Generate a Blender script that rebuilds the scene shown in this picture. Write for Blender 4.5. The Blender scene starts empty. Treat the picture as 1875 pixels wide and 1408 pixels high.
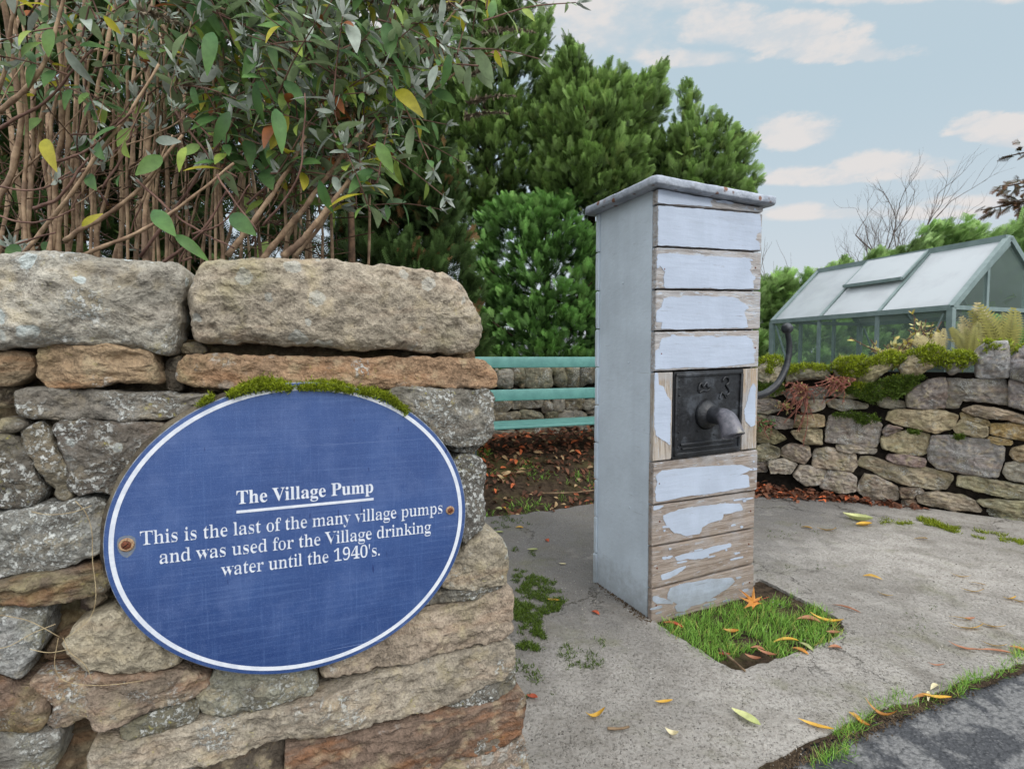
import bpy, bmesh, math, random
import numpy as np
from mathutils import Vector, Matrix

random.seed(7)
rng = np.random.default_rng(7)
SC = bpy.context.scene
COL = SC.collection

# ------------------------------------------------------------------ camera
FPX = 960.0                       # focal length in pixels of an 1875 px wide picture
PITCH = math.atan(49 / FPX)
CAMZ = 1.0
cam = bpy.data.cameras.new("camera")
cam.sensor_width = 36
cam.lens = FPX / 1875 * 36
cam.clip_start = 0.05
cam.clip_end = 2000
cam.dof.use_dof = True
cam.dof.focus_distance = 1.25
cam.dof.aperture_fstop = 11
camo = bpy.data.objects.new("camera", cam)
COL.objects.link(camo)
camo.location = (0, 0, CAMZ)
camo.rotation_euler = (math.pi / 2 - PITCH, 0, 0)
SC.camera = camo

# ------------------------------------------------------------------ exposure
SC.view_settings.view_transform = 'Standard'
SC.view_settings.look = 'None'
SC.view_settings.exposure = 0.1
SC.view_settings.gamma = 1.0

# ------------------------------------------------------------------ node helper
class NT:
    def __init__(s, tree):
        s.t = tree
    def new(s, typ, **kw):
        n = s.t.nodes.new(typ)
        for k, v in kw.items():
            setattr(n, k, v)
        return n
    def put(s, sock, v):
        if v is None:
            return
        if hasattr(v, 'is_output'):
            s.t.links.new(v, sock)
        else:
            if sock.type == 'RGBA' and not isinstance(v, (int, float)) and len(v) == 3:
                v = (*v, 1)
            sock.default_value = v
    def m(s, op, a, b=0.0, c=None, clamp=False):
        n = s.new('ShaderNodeMath', operation=op)
        n.use_clamp = clamp
        s.put(n.inputs[0], a); s.put(n.inputs[1], b)
        if c is not None:
            s.put(n.inputs[2], c)
        return n.outputs[0]
    def add(s, a, b): return s.m('ADD', a, b)
    def sub(s, a, b): return s.m('SUBTRACT', a, b)
    def mul(s, a, b): return s.m('MULTIPLY', a, b)
    def step(s, v, lo, hi, a=0.0, b=1.0):
        n = s.new('ShaderNodeMapRange', interpolation_type='SMOOTHSTEP')
        s.put(n.inputs[0], v)
        for i, x in enumerate((lo, hi, a, b)):
            s.put(n.inputs[i + 1], x)
        return n.outputs[0]
    def lin(s, v, lo, hi, a=0.0, b=1.0):
        n = s.new('ShaderNodeMapRange')
        s.put(n.inputs[0], v)
        for i, x in enumerate((lo, hi, a, b)):
            s.put(n.inputs[i + 1], x)
        return n.outputs[0]
    def mix(s, f, a, b, mode='MIX'):
        n = s.new('ShaderNodeMix', data_type='RGBA', blend_type=mode)
        s.put(n.inputs[0], f); s.put(n.inputs[6], a); s.put(n.inputs[7], b)
        return n.outputs[2]
    def noise(s, vec, scale, detail=4, rough=.55, dist=0.0, col=False):
        n = s.new('ShaderNodeTexNoise')
        s.put(n.inputs['Vector'], vec)
        n.inputs['Scale'].default_value = scale
        n.inputs['Detail'].default_value = detail
        n.inputs['Roughness'].default_value = rough
        n.inputs['Distortion'].default_value = dist
        return n.outputs['Color' if col else 'Fac']
    def voro(s, vec, scale, rnd=1.0, feature='F1', out='Distance'):
        n = s.new('ShaderNodeTexVoronoi', feature=feature)
        s.put(n.inputs['Vector'], vec)
        n.inputs['Scale'].default_value = scale
        n.inputs['Randomness'].default_value = rnd
        return n.outputs[out]
    def mapping(s, vec, scale=(1, 1, 1), rot=(0, 0, 0), loc=(0, 0, 0)):
        n = s.new('ShaderNodeMapping')
        s.put(n.inputs[0], vec)
        n.inputs['Scale'].default_value = scale
        n.inputs['Rotation'].default_value = rot
        n.inputs['Location'].default_value = loc
        return n.outputs[0]
    def obj(s):
        return s.new('ShaderNodeTexCoord').outputs['Object']
    def attr(s, name, typ='GEOMETRY', out='Fac'):
        n = s.new('ShaderNodeAttribute', attribute_type=typ, attribute_name=name)
        return n.outputs[out]
    def bump(s, h, dist=.01, strength=1.0):
        n = s.new('ShaderNodeBump')
        s.put(n.inputs['Height'], h)
        n.inputs['Distance'].default_value = dist
        n.inputs['Strength'].default_value = strength
        return n.outputs[0]

def material(name):
    m = bpy.data.materials.new(name)
    m.use_nodes = True
    m.node_tree.nodes.clear()
    t = NT(m.node_tree)
    out = t.new('ShaderNodeOutputMaterial')
    return m, t, out

def principled(t, out, col, rough=.8, normal=None, metallic=0.0, spec=.35, **kw):
    b = t.new('ShaderNodeBsdfPrincipled')
    t.put(b.inputs['Base Color'], col)
    t.put(b.inputs['Roughness'], rough)
    t.put(b.inputs['Metallic'], metallic)
    t.put(b.inputs['Specular IOR Level'], spec)
    if normal is not None:
        t.put(b.inputs['Normal'], normal)
    for k, v in kw.items():
        t.put(b.inputs[k], v)
    t.t.links.new(b.outputs[0], out.inputs[0])
    return b

def srgb(r, g, b, k=1.0):
    def f(x):
        x /= 255.0
        return (x / 12.92 if x <= .04045 else ((x + .055) / 1.055) ** 2.4) * k
    return (f(r), f(g), f(b))

# ------------------------------------------------------------------ world: sky with broken cloud
SUN_DIR = Vector((.50, -.62, .60)).normalized()         # towards the sun
SUN_EL = math.asin(SUN_DIR.z)
SUN_AZ = math.atan2(SUN_DIR.x, SUN_DIR.y)
world = bpy.data.worlds.new("World")
SC.world = world
world.use_nodes = True
wt = NT(world.node_tree)
world.node_tree.nodes.clear()
wout = wt.new('ShaderNodeOutputWorld')
bg = wt.new('ShaderNodeBackground')
sky = wt.new('ShaderNodeTexSky', sky_type='NISHITA')
sky.sun_disc = False
sky.sun_elevation = SUN_EL
sky.sun_rotation = SUN_AZ
sky.air_density = 1.0
sky.dust_density = 2.5
sky.ozone_density = 1.5
SKY_K = 0.10
bg.inputs['Strength'].default_value = SKY_K
wt.t.links.new(bg.outputs[0], wout.inputs[0])
wdir = wt.new('ShaderNodeTexCoord').outputs['Generated']
wsep = wt.new('ShaderNodeSeparateXYZ')
wt.put(wsep.inputs[0], wdir)
wx, wy, wz = wsep.outputs
az = wt.m('ARCTAN2', wx, wy)
el = wt.m('ARCSINE', wz)
nv = wt.mapping(wdir, scale=(1, 1, 2.2))
puff = wt.noise(nv, 11.0, 9, .6)
puff2 = wt.noise(nv, 2.6, 6, .55)
fine = wt.sub(puff, .5)

ca = wt.m('DIVIDE', wx, wt.m('MAXIMUM', wy, .05))
cb = wt.m('DIVIDE', wz, wt.m('MAXIMUM', wy, .05))
def cloud(a0, b0, ra, rb, hard=.45):
    """one flat-bottomed cumulus bank standing across the northern sky"""
    a = wt.m('DIVIDE', wt.sub(ca, a0), ra)
    b = wt.m('DIVIDE', wt.sub(cb, b0), rb)
    b = wt.m('MULTIPLY', b, wt.m('ADD', 1.0, wt.m('MULTIPLY', wt.m('LESS_THAN', b, 0.0), .6)))
    d = wt.m('SQRT', wt.add(wt.mul(a, a), wt.mul(b, b)))
    d = wt.sub(d, wt.mul(fine, 2.4))
    return wt.step(d, 1.15, 1.15 - hard, 0, 1)

CLOUDS = [  # bearing and height of the bank (tangents), half-width, half-height, softness
    (.12, .60, .20, .12, 1.0), (.30, .66, .14, .05, .9), (.385, .605, .10, .06, .6), (.50, .59, .13, .05, .45), (.60, .56, .15, .026, .45), (.33, .55, .13, .022, .6), (.70, .665, .30, .026, .6), (.55, .70, .5, .03, .8),
    (.525, .415, .10, .036, .5), (.90, .42, .085, .034, .35), (.97, .40, .10, .02, .5), (.72, .350, .13, .030, .5), (.58, .335, .12, .022, .6), (.66, .27, .30, .018, .8), (.95, .29, .2, .016, .8), (-.4, .6, .4, .12, .9)]
cm = None
for a_, e_, ra_, rb_, h_ in CLOUDS:
    c_ = cloud(a_, e_, ra_, rb_, h_)
    cm = c_ if cm is None else wt.m('MAXIMUM', cm, c_)
# unseen dome overhead and behind the viewer: bright cloud added as fill light
back = wt.step(wt.add(wz, wt.mul(wy, -.40)), .36, .62, 0, 1)
back = wt.mul(back, wt.step(puff2, .36, .56, .35, 1))
haze = wt.step(el, math.radians(24), math.radians(1), 0, 1)
S = 1 / SKY_K
col = wt.mix(.86, sky.outputs[0], tuple(S * v for v in srgb(190, 209, 219)))
col = wt.mix(wt.mul(haze, .8), col, tuple(S * v for v in srgb(208, 213, 219)))
ccol = wt.mix(wt.step(puff, .42, .6), tuple(S * v for v in srgb(205, 209, 213)), tuple(S * v for v in srgb(227, 220, 216)))
cm = wt.mul(cm, wt.step(wy, .05, .3))
col = wt.mix(wt.mul(cm, .8), col, ccol)
BACKCOL = tuple(S * v * 2.4 for v in (.93, .96, 1.0))
col = wt.mix(back, col, BACKCOL)
wt.put(bg.inputs['Color'], col)

# ------------------------------------------------------------------ sun (behind thin cloud, so soft)
sun = bpy.data.lights.new("sun", 'SUN')
sun.energy = 1.15
sun.angle = math.radians(16)
sun.color = (1.0, .96, .9)
suno = bpy.data.objects.new("sun", sun)
COL.objects.link(suno)
suno.rotation_euler = (-SUN_DIR).to_track_quat('-Z', 'Y').to_euler()
suno.location = (4, -6, 8)

# ------------------------------------------------------------------ geometry helpers
CAM = np.array([0, 0, CAMZ])
def ray(px, py):
    px = np.asarray(px, float); py = np.asarray(py, float)
    a = (px - 937.5) / FPX; b = (704 - py) / FPX
    c, s = math.cos(PITCH), math.sin(PITCH)
    return np.stack([a, c + b * s, -s + b * c], -1)
def on_ground(px, py, z=0.0):
    r = ray(px, py)
    return CAM + r * ((z - CAMZ) / r[..., 2])[..., None]
def at_depth(px, py, Y):
    r = ray(px, py)
    return CAM + r * (np.asarray(Y, float) / r[..., 1])[..., None]
def on_plane(px, py, o, n):
    r = ray(px, py)
    t = ((np.asarray(o) - CAM) @ n) / (r @ n)
    return CAM + r * t[..., None]

def _perm(seed):
    return np.random.default_rng(seed).permutation(256)
_P = np.concatenate([_perm(3)] * 3)
_G = np.random.default_rng(5).normal(size=(256, 3)); _G /= np.linalg.norm(_G, axis=1)[:, None]
def perlin(p):
    p = np.asarray(p, float)
    i = np.floor(p).astype(int); f = p - i; i &= 255
    u = f * f * f * (f * (f * 6 - 15) + 10)
    r = 0
    for dx in (0, 1):
        for dy in (0, 1):
            for dz in (0, 1):
                h = _P[_P[_P[(i[:, 0] + dx) & 255] + ((i[:, 1] + dy) & 255)] + ((i[:, 2] + dz) & 255)]
                g = _G[h]
                d = g[:, 0] * (f[:, 0] - dx) + g[:, 1] * (f[:, 1] - dy) + g[:, 2] * (f[:, 2] - dz)
                w = (u[:, 0] if dx else 1 - u[:, 0]) * (u[:, 1] if dy else 1 - u[:, 1]) * (u[:, 2] if dz else 1 - u[:, 2])
                r = r + d * w
    return r
def fbm(p, octv=4, gain=.5):
    p = np.asarray(p, float); a = 1.0; r = 0
    for k in range(octv):
        r = r + a * perlin(p + 17.3 * k); p = p * 2.03; a *= gain
    return r
def ridged(p, octv=4):
    p = np.asarray(p, float); a = 1.0; r = 0
    for k in range(octv):
        r = r + a * (1 - 2 * np.abs(perlin(p + 11.1 * k))); p = p * 2.07; a *= .5
    return r

WLOC = {}                                               # world location of each root
def _props(o, label, cat, group, kind):
    if label: o['label'] = label
    if cat: o['category'] = cat
    if group: o['group'] = group
    if kind: o['kind'] = kind
def thing(name, label, cat, loc, group=None):
    o = bpy.data.objects.new(name, None)
    o.empty_display_size = .1
    o.location = tuple(float(v) for v in loc)
    COL.objects.link(o)
    WLOC[o.name] = np.array(o.location)
    _props(o, label, cat, group, None)
    return o
def mesh(name, V, F, mat, parent=None, loc=None, smooth=True, label=None, cat=None, group=None, kind=None,
         color=None, attrs=None, props=None):
    """one mesh object from world-space vertices; F is a list of faces or an (n,4) / (n,3) array"""
    V = np.asarray(V, float)
    if parent is not None:
        base = WLOC[parent.name]
    else:
        base = np.array(loc if loc is not None else [V[:, 0].mean(), V[:, 1].mean(), V[:, 2].min()], float)
    me = bpy.data.meshes.new(name)
    if isinstance(F, np.ndarray):
        n, k = F.shape
        me.vertices.add(len(V)); me.loops.add(n * k); me.polygons.add(n)
        me.vertices.foreach_set('co', (V - base).ravel())
        me.loops.foreach_set('vertex_index', F.astype(np.int32).ravel())
        me.polygons.foreach_set('loop_start', np.arange(0, n * k, k, dtype=np.int32))
        me.polygons.foreach_set('loop_total', np.full(n, k, np.int32))
        me.update(calc_edges=True)
    else:
        me.from_pydata([tuple(v) for v in V - base], [], [tuple(int(i) for i in f) for f in F])
        me.update()
    if smooth:
        me.polygons.foreach_set('use_smooth', np.ones(len(me.polygons), bool))
    if attrs:
        for an, av in attrs.items():
            at = me.attributes.new(an, 'FLOAT', 'POINT')
            at.data.foreach_set('value', np.asarray(av, np.float32))
    me.materials.append(mat)
    o = bpy.data.objects.new(name, me)
    COL.objects.link(o)
    if parent is None:
        o.location = tuple(base)
    else:
        o.parent = parent
    WLOC[o.name] = base
    if color is not None:
        o.color = (*color[:3], 1)
    if props:
        for k, v in props.items():
            o[k] = v
    _props(o, label, cat, group, kind)
    return o

class MB:
    """collects shapes into one mesh"""
    def __init__(s):
        s.v = []; s.f = []; s.n = 0
    def raw(s, V, F):
        V = np.asarray(V, float)
        s.v.append(V); s.f += [[i + s.n for i in f] for f in F]; s.n += len(V)
    def box(s, c, ex, ey, ez, hx, hy, hz, bev=.0):
        c, ex, ey, ez = (np.asarray(a, float) for a in (c, ex, ey, ez))
        if bev <= 0:
            V = [c + ex * hx * a + ey * hy * b + ez * hz * d for d in (-1, 1) for b in (-1, 1) for a in (-1, 1)]
            s.raw(V, [(0, 2, 3, 1), (4, 5, 7, 6), (0, 1, 5, 4), (2, 6, 7, 3), (0, 4, 6, 2), (1, 3, 7, 5)])
            return
        bm = bmesh.new()
        bmesh.ops.create_cube(bm, size=2)
        for v in bm.verts:
            v.co = Vector((v.co.x * hx, v.co.y * hy, v.co.z * hz))
        bmesh.ops.bevel(bm, geom=bm.edges[:], offset=bev, segments=2, affect='EDGES', profile=.5)
        bm.verts.index_update()
        V = [c + ex * v.co.x + ey * v.co.y + ez * v.co.z for v in bm.verts]
        s.raw(V, [[v.index for v in f.verts] for f in bm.faces])
        bm.free()
    def bar(s, p, q, w, h, up=(0, 0, 1), bev=.0):
        p = np.asarray(p, float); q = np.asarray(q, float)
        d = q - p; L = np.linalg.norm(d); d = d / L
        r = np.cross(d, np.asarray(up, float)); r /= np.linalg.norm(r)
        u = np.cross(r, d)
        s.box((p + q) / 2, d, r, u, L / 2, w / 2, h / 2, bev)
    def tube(s, pts, rad, n=8, cap=True):
        V, F = tube_geo(pts, rad, n, cap)
        s.raw(V, F)
    def build(s, name, mat, parent=None, **kw):
        return mesh(name, np.concatenate(s.v), s.f, mat, parent, **kw)

def tube_geo(pts, rad, n=8, cap=True):
    pts = np.asarray(pts, float); k = len(pts)
    rad = np.broadcast_to(np.asarray(rad, float), (k,))
    T = np.gradient(pts, axis=0); T /= np.linalg.norm(T, axis=1)[:, None] + 1e-12
    ref = np.array([0, 0, 1.0]) if abs(T[0][2]) < .9 else np.array([1.0, 0, 0])
    u = np.cross(T[0], ref); u /= np.linalg.norm(u)
    V = []
    a = np.arange(n) * 2 * math.pi / n
    for i in range(k):
        u = u - T[i] * (u @ T[i]); u /= np.linalg.norm(u) + 1e-12
        w = np.cross(T[i], u)
        V.append(pts[i] + rad[i] * (np.cos(a)[:, None] * u + np.sin(a)[:, None] * w))
    V = np.concatenate(V)
    F = [(i * n + j, i * n + (j + 1) % n, (i + 1) * n + (j + 1) % n, (i + 1) * n + j) for i in range(k - 1) for j in range(n)]
    if cap:
        F.append(tuple(range(n - 1, -1, -1))); F.append(tuple(range((k - 1) * n, k * n)))
    return V, F

def smooth_path(pts, n=20):
    """Catmull-Rom through the points"""
    P = np.asarray(pts, float)
    P = np.vstack([2 * P[0] - P[1], P, 2 * P[-1] - P[-2]])
    out = []
    m = len(P) - 3
    for i in range(m):
        t = np.linspace(0, 1, max(2, n // m + 1), endpoint=(i == m - 1))[:, None]
        a, b, c, d = P[i:i + 4]
        out.append(.5 * (2 * b + (c - a) * t + (2 * a - 5 * b + 4 * c - d) * t ** 2 + (3 * b - a - 3 * c + d) * t ** 3))
    return np.concatenate(out)

def resample(poly, step, closed=True):
    P = np.asarray(poly, float)
    Q = np.vstack([P, P[:1]]) if closed else P
    L = np.concatenate([[0], np.cumsum(np.linalg.norm(np.diff(Q, axis=0), axis=1))])
    n = max(12, int(L[-1] / step))
    t = np.linspace(0, L[-1], n, endpoint=not closed)
    return np.stack([np.interp(t, L, Q[:, k]) for k in range(Q.shape[1])], -1)
def chaikin(P, k=2):
    P = np.asarray(P, float)
    for _ in range(k):
        Q = np.roll(P, -1, axis=0)
        P = np.stack([P * .78 + Q * .22, P * .22 + Q * .78], 1).reshape(-1, 2)
    return P
def inside(poly, x, y):
    poly = np.asarray(poly, float); c = np.zeros(np.shape(x), bool)
    j = len(poly) - 1
    for i in range(len(poly)):
        xi, yi = poly[i]; xj, yj = poly[j]
        with np.errstate(divide='ignore', invalid='ignore'):
            c ^= ((yi > y) != (yj > y)) & (x < (xj - xi) * (y - yi) / (yj - yi + 1e-12) + xi)
        j = i
    return c
def poly_dist(poly, x, y):
    P = np.asarray(poly, float); Q = np.roll(P, -1, axis=0)
    d = np.full(np.shape(x), 1e9)
    for a, b in zip(P, Q):
        ab = b - a
        t = np.clip(((x - a[0]) * ab[0] + (y - a[1]) * ab[1]) / (ab @ ab + 1e-12), 0, 1)
        d = np.minimum(d, np.hypot(x - a[0] - t * ab[0], y - a[1] - t * ab[1]))
    return d

# a dressed or rough stone, built from its outline on the wall face
def stone_geo(sz, place, R=.012, bulge=.01, thick=.16, seed=0, step=.006, rough=.006, facet=.012, K=18, smooth_it=2, strata=.5, grow=.0):
    """sz: outline (s,z) in metres on the wall face; place(s,z,h) gives world points, h outward"""
    P = np.asarray(sz, float)
    if np.sum(P[:, 0] * np.roll(P[:, 1], -1) - np.roll(P[:, 0], -1) * P[:, 1]) < 0:
        P = P[::-1]
    P = resample(chaikin(P, smooth_it), step)
    r_ = np.random.default_rng(seed)
    off = r_.uniform(0, 50, 3)
    N = len(P)
    T = np.roll(P, -1, 0) - np.roll(P, 1, 0); T /= np.linalg.norm(T, axis=1)[:, None] + 1e-9
    Nn = np.stack([T[:, 1], -T[:, 0]], -1)
    P = P + Nn * grow
    sc = max(.25, min(1, np.ptp(P[:, 1]) / .08))
    p3 = np.stack([P[:, 0], P[:, 1], np.zeros(N)], -1)
    P = P + Nn * ((fbm(p3 * 24 + off, 3) * .0065 + fbm(p3 * 100 + off, 3) * .0030) * sc)[:, None]
    c = P.mean(0)
    w, v = np.linalg.eigh(np.cov((P - c).T))
    e = v[:, 1]; q = (P - c) @ e; hw = np.abs((P - c) @ v[:, 0]).max()
    lim = max(0, np.abs(q).max() - hw * 1.15)
    med = c + np.clip(q, -lim, lim)[:, None] * e * .96
    half = np.linalg.norm(P - med, axis=1)
    rr = 1 - (1 - np.linspace(0, 1, K)) ** 1.7
    planes = []
    for k in range(7):
        planes.append((r_.uniform(.2, 1.0) * facet, r_.normal(0, 1, 2) * facet / max(hw, .03) * .55))
    rings = []; hs = []
    for r in rr:
        Q = med + (P - med) * r
        d = (1 - r) * half
        t = np.clip(1 - d / R, 0, 1)
        h = -R * (1 - np.sqrt(np.clip(1 - t * t, 0, 1)))
        x = Q - c
        f = np.full(N, 1e9)
        for a0, g in planes:
            f = np.minimum(f, a0 + x @ g)
        f = np.clip(f, -.8 * facet, facet)
        h = h + f + bulge * (1 - r ** 2.5)
        rings.append(Q); hs.append(h)
    S = np.concatenate(rings); H = np.concatenate(hs)
    p3 = np.stack([S[:, 0], S[:, 1], H], -1)
    al = np.stack([(S - c) @ e, (S - c) @ v[:, 0], H], -1)
    H = H + fbm(p3 * 18 + off, 3) * rough * 1.1 + fbm(p3 * 62 + off, 4, .65) * rough * .85
    H = H + strata * rough * (1 - np.abs(fbm(al * [12, 46, 20] + off, 3)) * 2) * .8
    rg = np.clip(fbm(p3 * 34 + off + 9, 2), -.5, 0)
    H = H + rg * rough * 1.3
    V = [place(S[:, 0], S[:, 1], H)]
    he = H[-N:]
    for k, (dep, ins) in enumerate(((.22, .000), (.5, .003), (1.0, .008))):
        Q = P - Nn * ins
        V.append(place(Q[:, 0], Q[:, 1], he * (1 - dep) - thick * dep + fbm(np.stack([Q[:, 0], Q[:, 1], np.full(N, dep)], -1) * 25 + off, 2) * .003))
    V = np.concatenate(V)
    M = K + 3
    i, j = np.meshgrid(np.arange(M - 1), np.arange(N), indexing='ij')
    jn = (j + 1) % N
    F = np.stack([i * N + j, (i + 1) * N + j, (i + 1) * N + jn, i * N + jn], -1).reshape(-1, 4)
    F = [tuple(f) for f in F] + [tuple(range((M - 1) * N, M * N))]
    return V, F

# ------------------------------------------------------------------ materials
def stone_material():
    m, t, out = material("weathered_stone")
    o = t.obj()
    info = t.new('ShaderNodeObjectInfo')
    rnd = info.outputs['Random']
    tint = info.outputs['Color']
    off = t.new('ShaderNodeVectorMath', operation='ADD')
    cmb = t.new('ShaderNodeCombineXYZ')
    for k in range(3):
        t.put(cmb.inputs[k], t.mul(rnd, 37.0 + 11 * k))
    t.put(off.inputs[0], o); t.put(off.inputs[1], cmb.outputs[0])
    v = off.outputs[0]
    lich = t.attr('lichen', 'OBJECT'); stain = t.attr('stain', 'OBJECT'); disc = t.attr('roundels', 'OBJECT')
    n1 = t.noise(v, 9, 5, .6); n2 = t.noise(v, 48, 5, .65); n3 = t.noise(v, 230, 3, .6)
    val = t.add(t.add(t.lin(n1, .3, .7, .78, 1.2), t.lin(n2, .3, .7, -.28, .28)), t.lin(n3, .3, .7, -.30, .30))
    col = t.mix(1.0, tint, val, 'MULTIPLY')
    # cream grain
    col = t.mix(t.mul(t.step(t.noise(v, 26, 4, .6), .5, .68), .45), col, srgb(196, 180, 148))
    # iron staining in bands along the bed
    band = t.noise(t.mapping(v, scale=(3, 3, 13)), 2.2, 5, .6, .4)
    col = t.mix(t.mul(t.mul(t.step(band, .47, .66), stain), .75), col, srgb(150, 98, 58))
    band2 = t.noise(t.mapping(v, scale=(2, 2, 22)), 2.6, 5, .65, .3)
    col = t.mix(t.mul(t.mul(t.step(band2, .56, .7), stain), .7), col, srgb(66, 52, 44))
    # algae green tone
    col = t.mix(t.mul(t.step(t.noise(v, 6.5, 4, .6), .52, .7), .35), col, srgb(118, 116, 72))
    # dark grime in patches
    col = t.mix(t.mul(t.step(t.noise(v, 17, 6, .7), .55, .74), .6), col, srgb(70, 62, 52))
    col = t.mix(t.mul(t.step(t.noise(v, 120, 4, .7), .58, .7), .55), col, srgb(58, 52, 46))
    # crust lichen: many small pale specks where the lichen grows
    zone_ = t.step(t.noise(v, 7, 4, .6), t.sub(.70, t.mul(lich, .40)), t.sub(.86, t.mul(lich, .40)))
    col = t.mix(t.mul(t.mul(zone_, lich), .75), col, srgb(88, 82, 72))
    zone = t.step(t.noise(v, 11, 4, .6), t.sub(.74, t.mul(lich, .42)), t.sub(.84, t.mul(lich, .36)))
    sp = t.noise(v, 150, 5, .72)
    speck = t.mul(t.step(sp, .5, .56), zone)
    col = t.mix(t.mul(speck, .85), col, t.mix(t.noise(v, 40), srgb(178, 180, 172), srgb(226, 226, 222)))
    yel = t.mul(t.step(t.noise(v, 85, 4, .7), .6, .68), t.step(t.noise(v, 13, 3), .5, .62))
    col = t.mix(t.mul(yel, t.mul(lich, .8)), col, srgb(168, 160, 70))
    # round pale lichen discs
    vo = t.new('ShaderNodeTexVoronoi', feature='F1')
    wob = t.new('ShaderNodeVectorMath', operation='ADD')
    sca = t.new('ShaderNodeVectorMath', operation='SCALE')
    t.put(sca.inputs[0], t.noise(v, 60, 3, .6, col=True)); sca.inputs['Scale'].default_value = .012
    t.put(wob.inputs[0], v); t.put(wob.inputs[1], sca.outputs[0])
    t.put(vo.inputs['Vector'], wob.outputs[0]); vo.inputs['Scale'].default_value = 30
    sep = t.new('ShaderNodeSeparateColor'); t.put(sep.inputs[0], vo.outputs['Color'])
    rad = t.m('MULTIPLY', t.m('POWER', sep.outputs[0], 1.6), .5)
    dz = t.step(t.noise(v, 8, 3), .42, .52)
    dd = t.mul(t.mul(t.step(t.sub(vo.outputs['Distance'], rad), 0.0, -.07), dz), disc)
    col = t.mix(t.mul(dd, .92), col, t.mix(t.noise(v, 130, 3), srgb(172, 182, 178), srgb(206, 211, 207)))
    h = t.add(t.mul(n2, 1.0), t.add(t.mul(n3, .5), t.mul(speck, .2)))
    h = t.add(h, t.mul(t.noise(t.mapping(v, scale=(1, 1, 3)), 30, 4, .6), .35))
    principled(t, out, col, .92, t.bump(h, .009, 1.0), spec=.2)
    return m

def simple_noise_mat(name, c1, c2, scale=20, rough=.85, bump=.0, spec=.3, detail=5, c3=None, s3=4, **kw):
    m, t, out = material(name)
    o = t.obj()
    n = t.noise(o, scale, detail, .65)
    col = t.mix(t.step(n, .35, .65), c1, c2)
    if c3:
        col = t.mix(t.mul(t.step(t.noise(o, s3, 4, .6), .5, .68), .7), col, c3)
    nb = t.bump(n, bump) if bump else None
    principled(t, out, col, rough, nb, spec=spec, **kw)
    return m

def leafy(name, base, tip, back=None, rough=.55, trans=.35, var=.35, spec=.35, hue=None, hue_lo=.55):
    """foliage: tone runs along each piece (attribute along) and varies leaf to leaf (attribute tone)"""
    m, t, out = material(name)
    al = t.attr('along'); tn = t.attr('tone')
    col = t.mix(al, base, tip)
    if hue:
        col = t.mix(t.step(tn, hue_lo, hue_lo + .12 if hue_lo > .8 else 1.0), col, hue)
    val = t.mul(t.lin(tn, 0, 1, 1 - var, 1 + var), t.lin(t.noise(t.obj(), 38, 4, .65), .3, .7, .76, 1.24))
    col = t.mix(1.0, col, val, 'MULTIPLY')
    if back:
        geo = t.new('ShaderNodeNewGeometry')
        col = t.mix(geo.outputs['Backfacing'], col, t.mix(1.0, back, val, 'MULTIPLY'))
    b = t.new('ShaderNodeBsdfPrincipled')
    t.put(b.inputs['Base Color'], col); t.put(b.inputs['Roughness'], rough)
    t.put(b.inputs['Specular IOR Level'], spec)
    tr = t.new('ShaderNodeBsdfTranslucent'); t.put(tr.inputs[0], col)
    mx = t.new('ShaderNodeMixShader'); mx.inputs[0].default_value = trans
    t.t.links.new(b.outputs[0], mx.inputs[1]); t.t.links.new(tr.outputs[0], mx.inputs[2])
    t.t.links.new(mx.outputs[0], out.inputs[0])
    return m

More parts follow.
